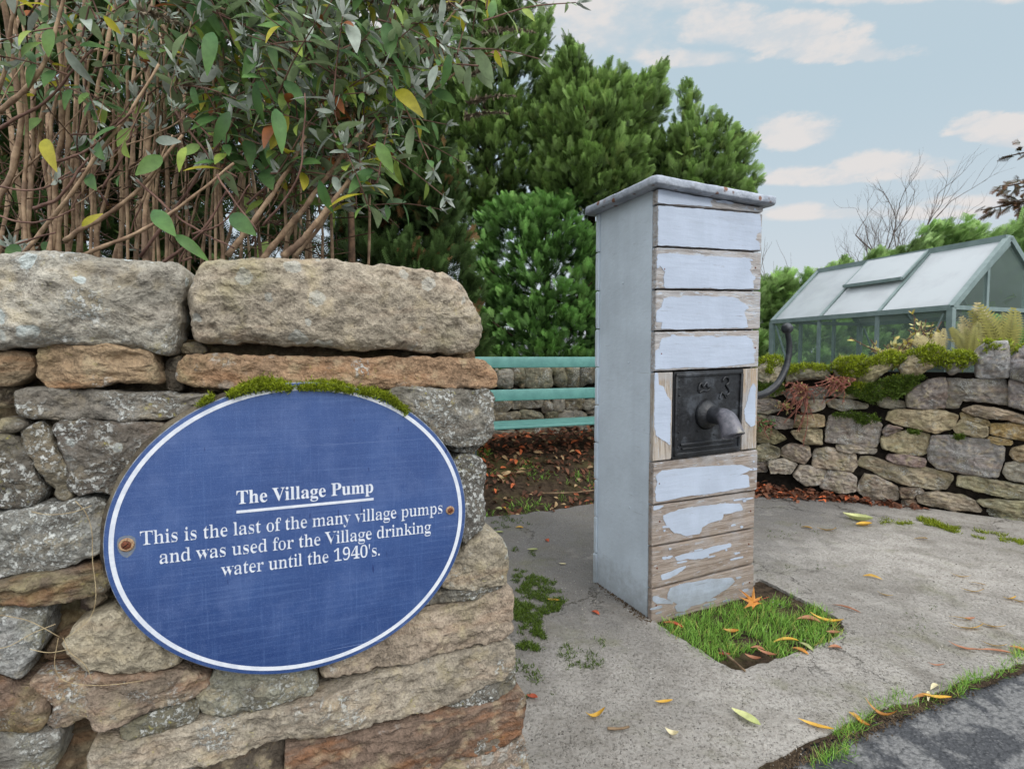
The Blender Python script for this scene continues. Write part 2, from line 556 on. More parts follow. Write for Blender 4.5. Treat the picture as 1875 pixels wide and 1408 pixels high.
def pavement_material():
    m, t, out = material("worn_concrete")
    o = t.obj()
    n1 = t.noise(o, 1.7, 5, .6); n2 = t.noise(o, 9, 6, .7); n3 = t.noise(o, 75, 5, .75)
    col = t.mix(t.step(n1, .35, .65), srgb(152, 147, 140), srgb(182, 176, 168))
    col = t.mix(t.mul(t.step(n2, .45, .7), .5), col, srgb(138, 131, 122))
    # old tarmac shows through towards the bench
    sx = t.new('ShaderNodeSeparateXYZ'); t.put(sx.inputs[0], o)
    far = t.add(t.sub(sx.outputs[1], t.mul(sx.outputs[0], .75)), t.lin(n2, 0, 1, -.45, .45))
    col = t.mix(t.mul(t.step(far, 1.15, 2.1), .85), col, srgb(108, 106, 104))
    col = t.mix(t.mul(t.step(n3, .47, .66), .7), col, srgb(112, 106, 98))
    ag = t.voro(o, 95); agm = t.step(ag, .34, .2)
    cell = t.voro(o, 95, out='Color')
    sp = t.new('ShaderNodeSeparateColor'); t.put(sp.inputs[0], cell)
    col = t.mix(t.mul(agm, t.step(sp.outputs[0], .35, .9, 0, .85)), col, t.mix(sp.outputs[1], srgb(190, 184, 172), srgb(70, 66, 62)))
    white = t.mul(t.step(t.voro(o, 26), .09, .05), t.step(t.noise(o, 5), .45, .6))
    col = t.mix(t.mul(white, .8), col, srgb(214, 212, 204))
    col = t.mix(t.mul(t.step(t.noise(o, 3.1, 7, .72), .52, .68), .42), col, srgb(112, 112, 78))
    blot = t.noise(o, 4.3, 7, .72, .5)
    col = t.mix(t.mul(t.step(blot, .47, .66), .5), col, srgb(112, 106, 97))
    col = t.mix(t.mul(t.step(t.noise(o, 2.2, 7, .7, .3), .56, .7), .4), col, srgb(196, 190, 181))
    ck = t.new('ShaderNodeTexVoronoi', feature='DISTANCE_TO_EDGE')
    wv = t.new('ShaderNodeVectorMath', operation='ADD'); ws = t.new('ShaderNodeVectorMath', operation='SCALE')
    t.put(ws.inputs[0], t.noise(o, 5, 6, .7, col=True)); ws.inputs['Scale'].default_value = .35
    t.put(wv.inputs[0], o); t.put(wv.inputs[1], ws.outputs[0]); t.put(ck.inputs['Vector'], wv.outputs[0]); ck.inputs['Scale'].default_value = 1.5
    crack = t.mul(t.step(ck.outputs['Distance'], .006, .002), t.step(t.noise(o, 1.3, 3), .5, .58))
    col = t.mix(t.mul(crack, .7), col, srgb(70, 66, 58))
    principled(t, out, col, .9, t.bump(t.add(t.add(t.add(n3, t.mul(agm, .5)), t.mul(n2, 1.6)), t.mul(crack, -2)), .010, 1.0), spec=.25)
    return m

def road_material():
    m, t, out = material("worn_tarmac")
    o = t.obj()
    n1 = t.noise(o, 5.5, 5, .65, .4); n2 = t.noise(o, 60, 5, .7)
    ag = t.voro(o, 85)
    col = t.mix(t.step(n1, .47, .56), srgb(72, 73, 76), srgb(124, 123, 122))
    col = t.mix(t.mul(t.step(n2, .45, .65), .6), col, srgb(50, 52, 56))
    col = t.mix(t.mul(t.step(ag, .35, .1), .35), col, srgb(140, 140, 140))
    principled(t, out, col, .75, t.bump(t.add(t.mul(ag, -.8), t.add(n2, t.mul(n1, .7))), .010, 1.0), spec=.4)
    return m

def wood_mat(name, axis, ang, c1, c2, warm, chipt):
    """bare weathered timber, grain along the given axis of the pump"""
    m, t, out = material(name)
    o = t.mapping(t.mapping(t.obj(), rot=(0, 0, -ang)), scale=(3, 30, 38) if axis == 'x' else (34, 34, 3))
    g = t.noise(o, 1.5, 6, .65, .6); g2 = t.noise(o, 5, 5, .7)
    o2 = t.obj()
    col = t.mix(t.step(g, .36, .62), c1, c2)
    col = t.mix(t.mul(t.step(t.noise(o, .8, 4), .48, .62), .6), col, warm)
    col = t.mix(t.mul(t.step(g2, .56, .68), .75), col, srgb(84, 74, 66))
    col = t.mix(t.mul(t.step(t.noise(o2, 9, 4, .6), .45, .62), .55), col, srgb(168, 167, 168))
    chip = t.mul(t.step(t.noise(t.mapping(o, scale=(1.5, .6, .6)), 4.2, 7, .75), chipt, chipt + .03), .9)
    col = t.mix(chip, col, srgb(180, 188, 198))
    low = t.new('ShaderNodeSeparateXYZ'); t.put(low.inputs[0], o2)
    col = t.mix(t.mul(t.step(t.add(low.outputs[2], t.mul(t.noise(o2, 25), .06)), .75, .25), .4), col, srgb(146, 127, 110))
    principled(t, out, col, .88, t.bump(t.add(g, t.mul(g2, .8)), .006, .9), spec=.2)
    return m

def paint_mat(name, c, ang, rough=.48, dirt=.5):
    m, t, out = material(name)
    o2 = t.obj()
    o = t.mapping(t.mapping(o2, rot=(0, 0, -ang)), scale=(3, 20, 24))
    g = t.noise(o, 2, 5, .6)
    col = t.mix(t.step(t.noise(o2, 5, 4), .35, .65), tuple(v * .93 for v in c), tuple(min(.95, v * 1.05) for v in c))
    col = t.mix(t.mul(t.step(t.noise(o, .9, 6, .7), .55, .72), dirt * .5), col, srgb(140, 142, 146))
    col = t.mix(t.mul(t.step(t.noise(o, 2.6, 6, .75), .63, .7), dirt), col, srgb(120, 112, 106))
    cr = t.noise(t.mapping(t.mapping(o2, rot=(0, 0, -ang)), scale=(6, 6, 130)), 1.0, 5, .7)
    col = t.mix(t.mul(t.step(cr, .63, .68), dirt * 1.2), col, srgb(112, 108, 106))
    st = t.noise(t.mapping(t.mapping(o2, rot=(0, 0, -ang)), scale=(13, 13, 1.2)), 1.0, 5, .65)
    col = t.mix(t.mul(t.step(st, .45, .75), .10), col, srgb(118, 128, 138))
    zz = t.new('ShaderNodeSeparateXYZ'); t.put(zz.inputs[0], o2)
    spl = t.step(t.add(zz.outputs[2], t.mul(t.noise(o2, 14, 6, .7), .35)), .36, .16)
    col = t.mix(t.mul(spl, .55), col, srgb(112, 112, 108))
    principled(t, out, col, rough, t.bump(t.add(g, t.add(t.mul(t.noise(o2, 90), .3), t.mul(st, .1))), .0022, .8), spec=.4)
    return m

M = {}
M['stone'] = stone_material()
M['mortar'] = simple_noise_mat('lime_mortar', srgb(92, 84, 72), srgb(50, 44, 38), 22, .95, .02, .1, c3=srgb(120, 112, 96), s3=9)
M['core'] = simple_noise_mat('dark_wall_core', srgb(40, 35, 30), srgb(22, 19, 16), 18, .95, .02, .1)
M['pave'] = pavement_material()
M['road'] = road_material()
M['soil'] = simple_noise_mat('damp_soil', srgb(74, 62, 50), srgb(44, 36, 28), 30, .95, .02, .1, c3=srgb(88, 84, 52), s3=3)
M['garden'] = simple_noise_mat('garden_ground', srgb(70, 82, 44), srgb(52, 46, 34), 3, .95, .03, .1)
M['grass'] = leafy('grass_blades', srgb(92, 136, 46), srgb(156, 200, 92), trans=.4, var=.45, hue=srgb(168, 158, 92), hue_lo=.86)
M['moss'] = leafy('moss_tufts', srgb(82, 98, 20), srgb(166, 178, 46), trans=.3, var=.45)
M['moss_dark'] = leafy('dark_moss_tufts', srgb(56, 74, 24), srgb(104, 128, 44), trans=.3, var=.4)
M['moss_bed'] = simple_noise_mat('moss_bed', srgb(84, 92, 24), srgb(52, 60, 18), 60, .95, .01, .1)
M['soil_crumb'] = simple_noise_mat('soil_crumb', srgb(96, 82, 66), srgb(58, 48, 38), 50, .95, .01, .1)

# ------------------------------------------------------------------ setting: ground, road, pavement
def sheet(name, poly, z, mat, kind='structure'):
    V = [(x, y, z) for x, y in poly]
    return mesh(name, V, [tuple(range(len(V)))], mat, loc=(0, 0, z), smooth=False, kind=kind)

def grid_sheet(name, x0, x1, y0, y1, n, zf, mat):
    xs = np.linspace(x0, x1, n); ys = np.linspace(y0, y1, n)
    X, Y = np.meshgrid(xs, ys)
    V = np.stack([X, Y, zf(X, Y)], -1).reshape(-1, 3)
    i, j = np.meshgrid(np.arange(n - 1), np.arange(n - 1), indexing='ij')
    F = np.stack([i * n + j, i * n + j + 1, (i + 1) * n + j + 1, (i + 1) * n + j], -1).reshape(-1, 4)
    return mesh(name, V, F, mat, loc=(0, 0, 0), kind='structure')

sheet('ground', [(-600, -600), (600, -600), (600, 600), (-600, 600)], -.045, M['garden'])

# edge between pavement and road, and the square left open in front of the pump
EDGE = on_ground(np.array([1385, 1470, 1560, 1640, 1720, 1800, 1875, 1960]), np.array([1402, 1362, 1322, 1288, 1264, 1238, 1212, 1172]))[:, :2]
ed = np.vstack([[EDGE[0] + (EDGE[0] - EDGE[1]) * 14], EDGE, [EDGE[-1] + (EDGE[-1] - EDGE[-2]) * 12]])
ed = resample(ed, .012, False)
edn = np.stack([ed[:, 0], ed[:, 1], np.zeros(len(ed))], -1)
ed = ed + np.stack([fbm(edn * 9, 4), fbm(edn * 9 + 40, 4)], -1) * .022
NOTCH = on_ground(np.array([1190, 1215, 1262, 1310, 1345, 1375, 1440, 1500, 1538, 1548, 1520, 1470, 1430, 1405, 1388, 1370]),
                  np.array([1128, 1152, 1178, 1208, 1228, 1222, 1200, 1182, 1160, 1142, 1122, 1098, 1078, 1066, 1058, 1075]))[:, :2]
nt_ = resample(chaikin(NOTCH, 1), .01)
ntn = np.stack([nt_[:, 0], nt_[:, 1], np.zeros(len(nt_))], -1)
nt_ = nt_ + np.stack([fbm(ntn * 22, 4), fbm(ntn * 22 + 40, 4)], -1) * .013

SLAB_T = .035
FAR = [(6, 1.0), (4.2, 2.4), (3.1, 3.2), (2.4, 3.72), (1.9, 4.0), (1.4, 4.0), (.9, 3.75), (.4, 3.45), (0, 3.3), (-.6, 3.1), (-1.6, 2.6), (-2.5, .8), (-2.5, -3)]
fa = resample(np.array(FAR, float), .04, False)
fan = np.stack([fa[:, 0], fa[:, 1], np.zeros(len(fa))], -1)
fa = fa + np.stack([fbm(fan * 4, 4), fbm(fan * 4 + 30, 4)], -1) * .07
outer = np.vstack([ed, fa])

def slab_with_hole(name, outer, hole, z, thick, mat):
    bm = bmesh.new()
    def loop(P):
        vs = [bm.verts.new((x, y, 0)) for x, y in P]
        return [bm.edges.new((vs[i], vs[(i + 1) % len(vs)])) for i in range(len(vs))]
    E = loop(outer)
    if hole is not None:
        E += loop(hole)
    bmesh.ops.triangle_fill(bm, use_beauty=True, use_dissolve=False, edges=E, normal=(0, 0, 1))
    me = bpy.data.meshes.new('tmp'); bm.to_mesh(me); bm.free()
    V = [tuple(v.co) for v in me.vertices]; F = [tuple(p.vertices) for p in me.polygons]
    F = [f if (Vector(V[f[1]]) - Vector(V[f[0]])).cross(Vector(V[f[2]]) - Vector(V[f[0]])).z > 0 else f[::-1] for f in F]
    bpy.data.meshes.remove(me)
    n = len(V)
    from collections import Counter
    cnt = Counter()
    for f in F:
        for i in range(3):
            cnt[tuple(sorted((f[i], f[(i + 1) % 3])))] += 1
    sk = []
    for f in F:
        for i in range(3):
            a, b = f[i], f[(i + 1) % 3]
            if cnt[tuple(sorted((a, b)))] == 1:
                sk.append((b, a, a + n, b + n))
    VV = [(x, y, z) for x, y, _ in V] + [(x, y, z - thick) for x, y, _ in V]
    return mesh(name, VV, F + sk, mat, loc=(0, 0, z), smooth=False, kind='structure')

slab_with_hole('pavement', outer, nt_, 0.0, SLAB_T, M['pave'])
# road: a lower sheet on the viewer's side of the edge
rd = np.vstack([ed, [[40, ed[-1][1] + 22], [40, -60], [-40, -60], [-40, ed[0][1] - 6]]])
rd[:len(ed)] += np.array([-.05, .08])
sheet('road', rd, -.012, M['road'])
# soil strip the weeds grow in, a hair above the road
st = np.vstack([ed + np.array([.010, -.026]) + np.stack([np.zeros(len(ed)), fbm(edn * 5 + 9, 4) * .045], -1), (ed + np.array([-.02, .03]))[::-1]])
sheet('road_edge_soil', st, -.004, M['soil'])
# soil in the open square and the bank under the bench
def bank_z(X, Y):
    p = np.stack([X.ravel(), Y.ravel(), np.zeros(X.size)], -1)
    return -.013 + fbm(p * 6, 4).reshape(X.shape) * .010
c0 = nt_.mean(0)
grid_sheet('planting_soil', c0[0] - .5, c0[0] + .5, c0[1] - .4, c0[1] + .4, 60, bank_z, M['soil'])

# ------------------------------------------------------------------ foliage / tuft helpers
def frames(D, roll=None, r_=rng):
    """orthonormal frames with the second axis along D"""
    D = D / (np.linalg.norm(D, axis=1)[:, None] + 1e-12)
    ref = r_.normal(size=D.shape) if roll is None else np.broadcast_to(np.asarray(roll, float), D.shape)
    X = np.cross(D, ref); X /= np.linalg.norm(X, axis=1)[:, None] + 1e-12
    Z = np.cross(X, D)
    return np.stack([X, D, Z], -1)          # columns x,y,z
def instances(tv, tf, ta, pos, fr, scale, tone):
    """many copies of a little template gathered in one mesh"""
    k, m = len(pos), len(tv)
    sc = np.asarray(scale, float)
    if sc.ndim == 1:
        sc = sc[:, None]
    L = tv[None] * sc[:, None, :] if sc.shape[1] == 3 else tv[None] * sc[:, None, :]
    V = np.einsum('kij,kmj->kmi', fr, L) + pos[:, None]
    F = (tf[None] + (np.arange(k) * m)[:, None, None]).reshape(-1, tf.shape[1])
    return V.reshape(-1, 3), F, np.tile(ta, k), np.repeat(tone, m)
def blade_template(w=.1, bend=.25, rows=3):
    V = []; A = []
    for i in range(rows + 1):
        t = i / rows
        ww = w * (1 - t ** 1.6) * .5 + .004
        V += [(-ww, t, bend * t * t), (ww, t, bend * t * t)]; A += [t, t]
    F = [(2 * i, 2 * i + 1, 2 * i + 3, 2 * i + 2) for i in range(rows)]
    return np.array(V), np.array(F), np.array(A)
def leaf_template(rows=6, w=.3, fold=.12, droop=.25, tip=1.0):
    V = []; A = []
    for i in range(rows + 1):
        t = i / rows
        ww = w * .5 * max(.02, math.sin(math.pi * min(1, t * .96 + .02)) ** .8 * (1 - .35 * t ** tip))
        z = -droop * t * t
        V += [(-ww, t, z + fold * ww * 2), (0, t, z), (ww, t, z + fold * ww * 2)]; A += [t] * 3
    F = []
    for i in range(rows):
        a = 3 * i
        F += [(a, a + 1, a + 4, a + 3), (a + 1, a + 2, a + 5, a + 4)]
    return np.array(V), np.array(F), np.array(A)
def tufts(name, pos, nrm, size, mat, per=6, w=.28, spread=.7, parent=None, r_=rng, **kw):
    tv, tf, ta = blade_template(w, .3, 2)
    P = np.repeat(pos, per, 0); D = np.repeat(nrm, per, 0) + r_.normal(0, spread, (len(P), 3))
    S = np.repeat(np.broadcast_to(size, (len(pos),)), per) * r_.uniform(.5, 1.3, len(P))
    P = P + r_.normal(0, 1, P.shape) * (S * .35)[:, None]
    V, F, A, T = instances(tv, tf, ta, P, frames(D, None, r_), S, r_.random(len(P)))
    return mesh(name, V, F, mat, parent, attrs={'along': A, 'tone': T}, smooth=False, **kw)

# ------------------------------------------------------------------ near wall with the plaque
WA = math.radians(21.4)
DW = np.array([math.cos(WA), math.sin(WA), 0]); WN = np.array([math.sin(WA), -math.cos(WA), 0])
W0 = np.array([-.033, 1.0, 0])
def wall_sz(pts):
    p = np.asarray(pts, float)
    q = on_plane(p[:, 0], p[:, 1], W0, WN)
    return np.stack([(q - W0) @ DW, q[:, 2]], -1)
def wall_at(s, z, h):
    s = np.asarray(s, float); z = np.asarray(z, float); h = np.asarray(h, float)
    return W0 + s[..., None] * DW + z[..., None] * np.array([0, 0, 1.0]) + h[..., None] * WN
def zoomed(ox, oy, k):
    return lambda *pts: [(ox + x / k, oy + y / k) for x, y in pts]
A1 = zoomed(0, 440, 2.934); A2 = zoomed(450, 440, 2.933); A3 = zoomed(0, 900, 2.772); A4 = zoomed(500, 900, 2.772)

wall = thing('stone_wall', 'mortared sandstone wall with two big coping stones, carrying the blue oval plaque', 'wall', W0 + DW * -.4)
NEAR = [
 # name, outline, colour, lichen, stain, roundels, proud
 ('coping_stone', [(-190, 478), (-60, 474)] + A1((0, 95), (120, 65), (250, 58), (380, 68), (480, 90), (570, 115), (700, 100), (830, 108), (950, 130), (985, 155), (990, 200), (968, 420), (945, 595), (900, 612), (850, 605), (740, 580), (560, 572), (400, 562), (210, 565), (100, 560), (0, 578)) + [(-80, 636), (-190, 640)], (176, 168, 150), .55, .1, 1.0, .030),
 ('coping_stone', A1((1017, 330), (1035, 230), (1080, 130), (1150, 116)) + [(494, 479), (552, 481), (614, 481), (689, 488), (757, 495), (818, 498), (842, 520), (859, 546), (881, 590), (882, 610), (871, 639), (852, 648), (791, 644), (706, 637), (661, 643), (614, 639), (576, 629), (535, 631), (484, 627), (375, 624), (358, 617), (348, 583)], (170, 155, 131), .35, .25, .35, .028),
 ('stone', A1((-120, 600), (0, 598), (150, 605), (175, 640), (178, 690), (140, 740), (60, 772), (0, 776), (-120, 780)), (140, 120, 90), .45, .6, 0, .004),
 ('stone', A1((-100, 790), (0, 785), (55, 790), (75, 860), (60, 890), (0, 900), (-100, 905)), (92, 80, 64), .2, .2, 0, -.03),
 ('stone', A1((215, 560), (300, 552), (450, 562), (740, 582), (835, 605), (850, 690), (868, 772), (780, 764), (620, 757), (540, 790), (430, 797), (270, 790), (215, 740), (200, 640)), (168, 137, 100), .3, .75, 0, .014),
 ('stone', A1((862, 640), (952, 625), (958, 780), (955, 805), (880, 810), (866, 720)), (96, 88, 74), .3, .1, 0, -.025),
 ('stone', [(328, 651), (390, 650), (450, 652), (586, 655), (723, 655), (842, 656), (897, 663), (910, 692), (906, 708), (876, 711), (832, 710), (791, 705), (757, 710), (712, 711), (600, 713), (450, 712), (326, 707)], (178, 138, 100), .5, .55, .25, .016),
 ('stone', A1((82, 800), (300, 796), (600, 813), (830, 822), (1000, 830), (1150, 837), (1160, 880), (1000, 930), (900, 955), (800, 960), (600, 958), (420, 960), (103, 961), (90, 880)), (158, 150, 136), .7, .1, 0, .012),
 ('stone', A2((740, 800), (1000, 799), (1200, 800), (1328, 797), (1330, 900), (1333, 1040), (1290, 1090), (1180, 1105), (1090, 1107), (960, 1060), (800, 900)), (142, 136, 122), .85, .1, 0, .010),
 ('stone', A1((-30, 968), (60, 966), (100, 972), (128, 995), (90, 1020), (50, 1034), (-30, 1036)), (118, 108, 94), .5, .1, 0, -.006),
 ('stone', [(-60, 797), (0, 796), (18, 797), (44, 825), (64, 868), (76, 896), (75, 912), (60, 932), (0, 931), (-60, 931)], (128, 121, 110), .85, .1, 0, .006),
 ('stone', [(28, 794), (48, 783), (65, 774), (77, 782), (90, 808), (117, 849), (121, 870), (126, 900), (126, 914), (117, 920), (102, 912), (93, 890), (62, 842)], (140, 128, 102), .7, .15, 0, .006),
 ('stone', [(98, 772), (190, 769), (300, 776), (310, 790), (300, 860), (290, 920), (250, 935), (205, 905), (184, 900), (146, 903), (126, 896), (122, 849), (104, 800)], (126, 116, 106), .8, .25, .5, .008),
 ('stone', [(-40, 942), (0, 941), (76, 928), (140, 918), (180, 914), (205, 940), (210, 985), (192, 1008), (150, 1024), (108, 1042), (36, 1053), (-40, 1060)], (150, 149, 140), .75, .1, 0, .010),
 ('stone', [(-40, 1066), (0, 1063), (90, 1045), (150, 1036), (196, 1032), (205, 1080), (160, 1090), (119, 1098), (68, 1101), (36, 1100), (-40, 1106)], (112, 92, 80), .4, .7, 0, .012),
 ('stone', A3((-110, 592), (0, 590), (150, 582), (235, 602), (215, 700), (200, 800), (130, 885), (105, 945), (50, 920), (-110, 905)), (160, 159, 153), .8, .1, 0, .004),
 ('stone', A3((342, 760), (365, 690), (470, 622), (600, 585), (800, 640), (930, 790), (935, 850), (830, 888), (600, 903), (480, 898), (405, 878), (350, 820)), (166, 153, 126), .3, .2, 0, .010),
 ('stone', A3((130, 955), (300, 925), (600, 922), (900, 892), (1055, 932), (1072, 960), (1000, 1030), (800, 1090), (700, 1110), (600, 1168), (500, 1180), (460, 1152), (400, 1150), (320, 1188), (245, 1180), (285, 1085), (230, 1030)), (150, 128, 106), .6, .55, 0, .016),
 ('stone', A3((-110, 935), (0, 935), (100, 962), (225, 1036), (272, 1085), (238, 1168), (160, 1184), (0, 1190), (-110, 1190)), (122, 98, 80), .5, .7, 0, .012),
 ('stone', A3((622, 1172), (760, 1122), (870, 1085), (955, 1062), (1005, 1082), (1000, 1158), (900, 1188), (750, 1218), (645, 1243), (612, 1202)), (150, 145, 122), .7, .1, 0, .010),
 ('stone', [(358, 1276), (392, 1234), (440, 1225), (500, 1226), (578, 1226), (583, 1270), (536, 1283), (500, 1290), (450, 1300), (370, 1314)], (140, 137, 116), .6, .1, 0, .008),
 ('stone', [(160, 1396), (178, 1340), (232, 1352), (300, 1337), (366, 1321), (450, 1308), (500, 1296), (590, 1272), (640, 1250), (760, 1212), (870, 1186), (928, 1170), (940, 1182), (942, 1214), (932, 1236), (870, 1262), (815, 1292), (716, 1314), (620, 1339), (565, 1348), (532, 1342), (500, 1351), (440, 1378), (345, 1402), (290, 1412), (200, 1412)], (166, 152, 130), .5, .3, 0, .018),
 ('stone', [(585, 1230), (590, 1240), (662, 1228), (724, 1214), (790, 1194), (854, 1184), (897, 1174), (939, 1160), (937, 1130), (940, 1082), (926, 1078), (861, 1103), (781, 1118), (700, 1150), (620, 1195)], (170, 150, 126), .3, .3, 0, .014),
 ('stone', [(770, 1110), (810, 1084), (850, 1078), (918, 1071), (924, 1076), (860, 1098), (800, 1112)], (136, 131, 118), .7, .0, 0, .000),
 ('stone', [(800, 1040), (850, 1004), (889, 971), (922, 990), (932, 1033), (930, 1058), (918, 1072), (861, 1075), (812, 1080)], (170, 156, 130), .5, .4, .6, .012),
 ('stone', [(838, 836), (859, 835), (893, 848), (892, 883), (889, 920), (887, 961), (864, 985), (848, 1000), (830, 960), (830, 880)], (146, 146, 143), 1.0, .0, 0, .000),
 ('stone', [(818, 1296), (855, 1280), (908, 1248), (946, 1230), (949, 1260), (932, 1272), (862, 1290), (826, 1301)], (142, 137, 126), .8, .0, 0, .004),
 ('stone', [(526, 1356), (565, 1352), (644, 1338), (753, 1312), (818, 1298), (862, 1291), (932, 1273), (954, 1266), (963, 1282), (957, 1308), (958, 1330), (932, 1357), (860, 1380), (790, 1398), (716, 1420), (608, 1438), (526, 1430), (523, 1386)], (124, 100, 82), .3, .9, 0, .020),
 ('stone', [(716, 1424), (790, 1402), (862, 1383), (936, 1360), (955, 1334), (966, 1370), (970, 1440), (860, 1480), (720, 1490)], (158, 137, 116), .4, .3, .3, .014),
 ('stone', A3((-110, 1196), (0, 1196), (225, 1188), (316, 1204), (306, 1300), (278, 1405), (200, 1450), (-110, 1455)), (156, 153, 144), .75, .15, 0, .010),
 ('stone', [(300, 1420), (345, 1406), (440, 1384), (500, 1358), (520, 1360), (520, 1440), (400, 1470), (300, 1470)], (96, 84, 70), .4, .3, 0, -.012),
 # mortar and small packing pieces in the joints
 ('packing_stone', A1((930, 560), (1040, 540), (1090, 590), (1060, 615), (965, 612), (940, 605)), (128, 118, 100), .5, .1, 0, -.035),
 ('packing_stone', A3((230, 800), (330, 760), (345, 830), (380, 880), (330, 905), (200, 915), (160, 905)), (110, 92, 70), .3, .4, 0, -.035),
 ('packing_stone', A3((380, 560), (470, 540), (505, 580), (470, 610), (380, 665), (350, 650)), (100, 84, 74), .4, .3, 0, -.03),
 ('packing_stone', A2((1090, 1125), (1190, 1112), (1290, 1100), (1250, 1150), (1150, 1150)), (122, 116, 104), .7, 0, 0, -.02),
 ('packing_stone', A1((150, 975), (215, 968), (285, 980), (320, 1060), (322, 1120), (275, 1060), (235, 990)), (92, 86, 74), .3, 0, 0, -.03),
 ('packing_stone', A4((240, 955), (460, 918), (640, 868), (800, 830), (780, 850), (500, 945), (245, 1010)), (104, 84, 66), .3, .4, 0, -.02),
]
def add_stone(name, sz, place, c, parent, lich, stain, disc, seed, k=1.0, mat=None, **kw):
    V, F = stone_geo(sz, place, seed=seed, **kw)
    g_ = sum(c) / 3; c = [v * .74 + g_ * .26 for v in c]; k *= .93; stain *= .75
    return mesh(name, V, F, mat or M['stone'], parent, color=srgb(*c, k), props={'lichen': lich, 'stain': stain, 'roundels': disc})
for i, (nm, pts, c, li, stn, di, pr) in enumerate(NEAR):
    sz = wall_sz(pts)
    big = nm == 'coping_stone'
    pl = (lambda s, z, h, pr=pr: wall_at(s, z, np.asarray(h) + pr))
    end = sz[:, 0].max() > -.03
    add_stone(nm, sz, pl, c, wall, li, stn, di, 100 + i, R=.020 if big else .0065, bulge=.008 if big else .001, thick=.36 if (big or end) else .15,
              step=.0036, rough=.0075 if big else .0066, facet=.018 if big else .013, K=30 if big else 22, smooth_it=2 if big else 1, grow=.002, strata=.9 if stn > .6 else .25)
# courses outside the picture: below and to the left, so that the wall stands on the ground
r_ = np.random.default_rng(31)
def courses(zs, s0, s1, wmin, wmax, place, parent, pal, seed0, jit=.012, gap=.006, split=0.0, **kw):
    k = seed0
    for a, b in zip(zs[:-1], zs[1:]):
        s = s0 + r_.uniform(-.05, .0)
        while s < s1:
            w = r_.uniform(wmin, wmax)
            e = min(s + w, s1 + .03)
            if e - s < .05: break
            j = lambda: r_.uniform(-jit, jit)
            P = [(s + gap, a + gap + j()), ((s + e) / 2, a + gap + j() * .8), (e - gap, a + gap + j()), (e - gap + j() * .5, (a + b) / 2),
                 (e - gap + j(), b - gap + j()), ((s + e) / 2, b - gap + j() * .8), (s + gap, b - gap + j()), (s + gap + j() * .5, (a + b) / 2)]
            PS = [P]
            if split and r_.random() < split:
                m1, m2 = (a + b) / 2 + r_.uniform(-.25, .25) * (b - a), (a + b) / 2 + r_.uniform(-.25, .25) * (b - a)
                PS = [[P[0], P[1], P[2], (e - gap, m2 - .003), (s + gap, m1 - .003)], [(s + gap, m1 + .004), (e - gap, m2 + .004), P[4], P[5], P[6]]]
            for P in PS:
                c = pal[r_.integers(len(pal))]
                k += 1
                add_stone('stone', P, place, c, parent, r_.uniform(.3, .8), r_.uniform(0, .5), 0, k, **kw)
            s = e
PAL = [(158, 145, 122), (140, 120, 98), (150, 146, 138), (126, 108, 90), (166, 150, 126)]
courses([-.05, .10, .20, .295], -.66, .03, .14, .3, wall_at, wall, PAL, 900, thick=.3, step=.009, K=12)
courses([.30, .40, .52, .62, .72, .83, .93, 1.02], -1.52, -.835, .14, .3, wall_at, wall, PAL, 950, thick=.3, step=.012, K=10)
courses([1.03, 1.165], -1.52, -.80, .3, .45, wall_at, wall, [(170, 160, 138)], 980, thick=.36, step=.012, K=14, R=.02, bulge=.01)
courses([-.05, .10, .20, .295], -1.52, -.68, .14, .3, wall_at, wall, PAL, 930, thick=.3, step=.012, K=10)
mb = MB()
mb.box(wall_at(-.80, .495, -.22), DW, -WN, (0, 0, 1), .73, .150, .54)
mb.build('core', M['core'], wall, smooth=False)

def rubble(place, s0, s1, z0, z1, freq, parent, amp, step=.012):
    """lumpy face of small packing stones and earth seen at the bottom of the joints"""
    ns, nz = int((s1 - s0) / step), int((z1 - z0) / step)
    S_, Z_ = np.meshgrid(np.linspace(s0, s1, ns), np.linspace(z0, z1, nz))
    p = np.stack([S_.ravel() * freq * .7, Z_.ravel() * freq, np.full(S_.size, 3.3)], -1)
    h = np.abs(fbm(p, 2)) * amp * 1.1 - amp * .4 + fbm(p * 4, 2) * amp * .12
    V = place(S_.ravel(), Z_.ravel(), h)
    i, j = np.meshgrid(np.arange(nz - 1), np.arange(ns - 1), indexing='ij')
    F = np.stack([i * ns + j, i * ns + j + 1, (i + 1) * ns + j + 1, (i + 1) * ns + j], -1).reshape(-1, 4)
    mesh('rubble_fill', V, F, M['stone'], parent, color=srgb(98, 88, 72), props={'lichen': .1, 'stain': .3, 'roundels': 0})
rubble(lambda a, b, c: wall_at(a, b, c - .058), -1.5, -.02, -.04, 1.03, 34, wall, .026, .008)

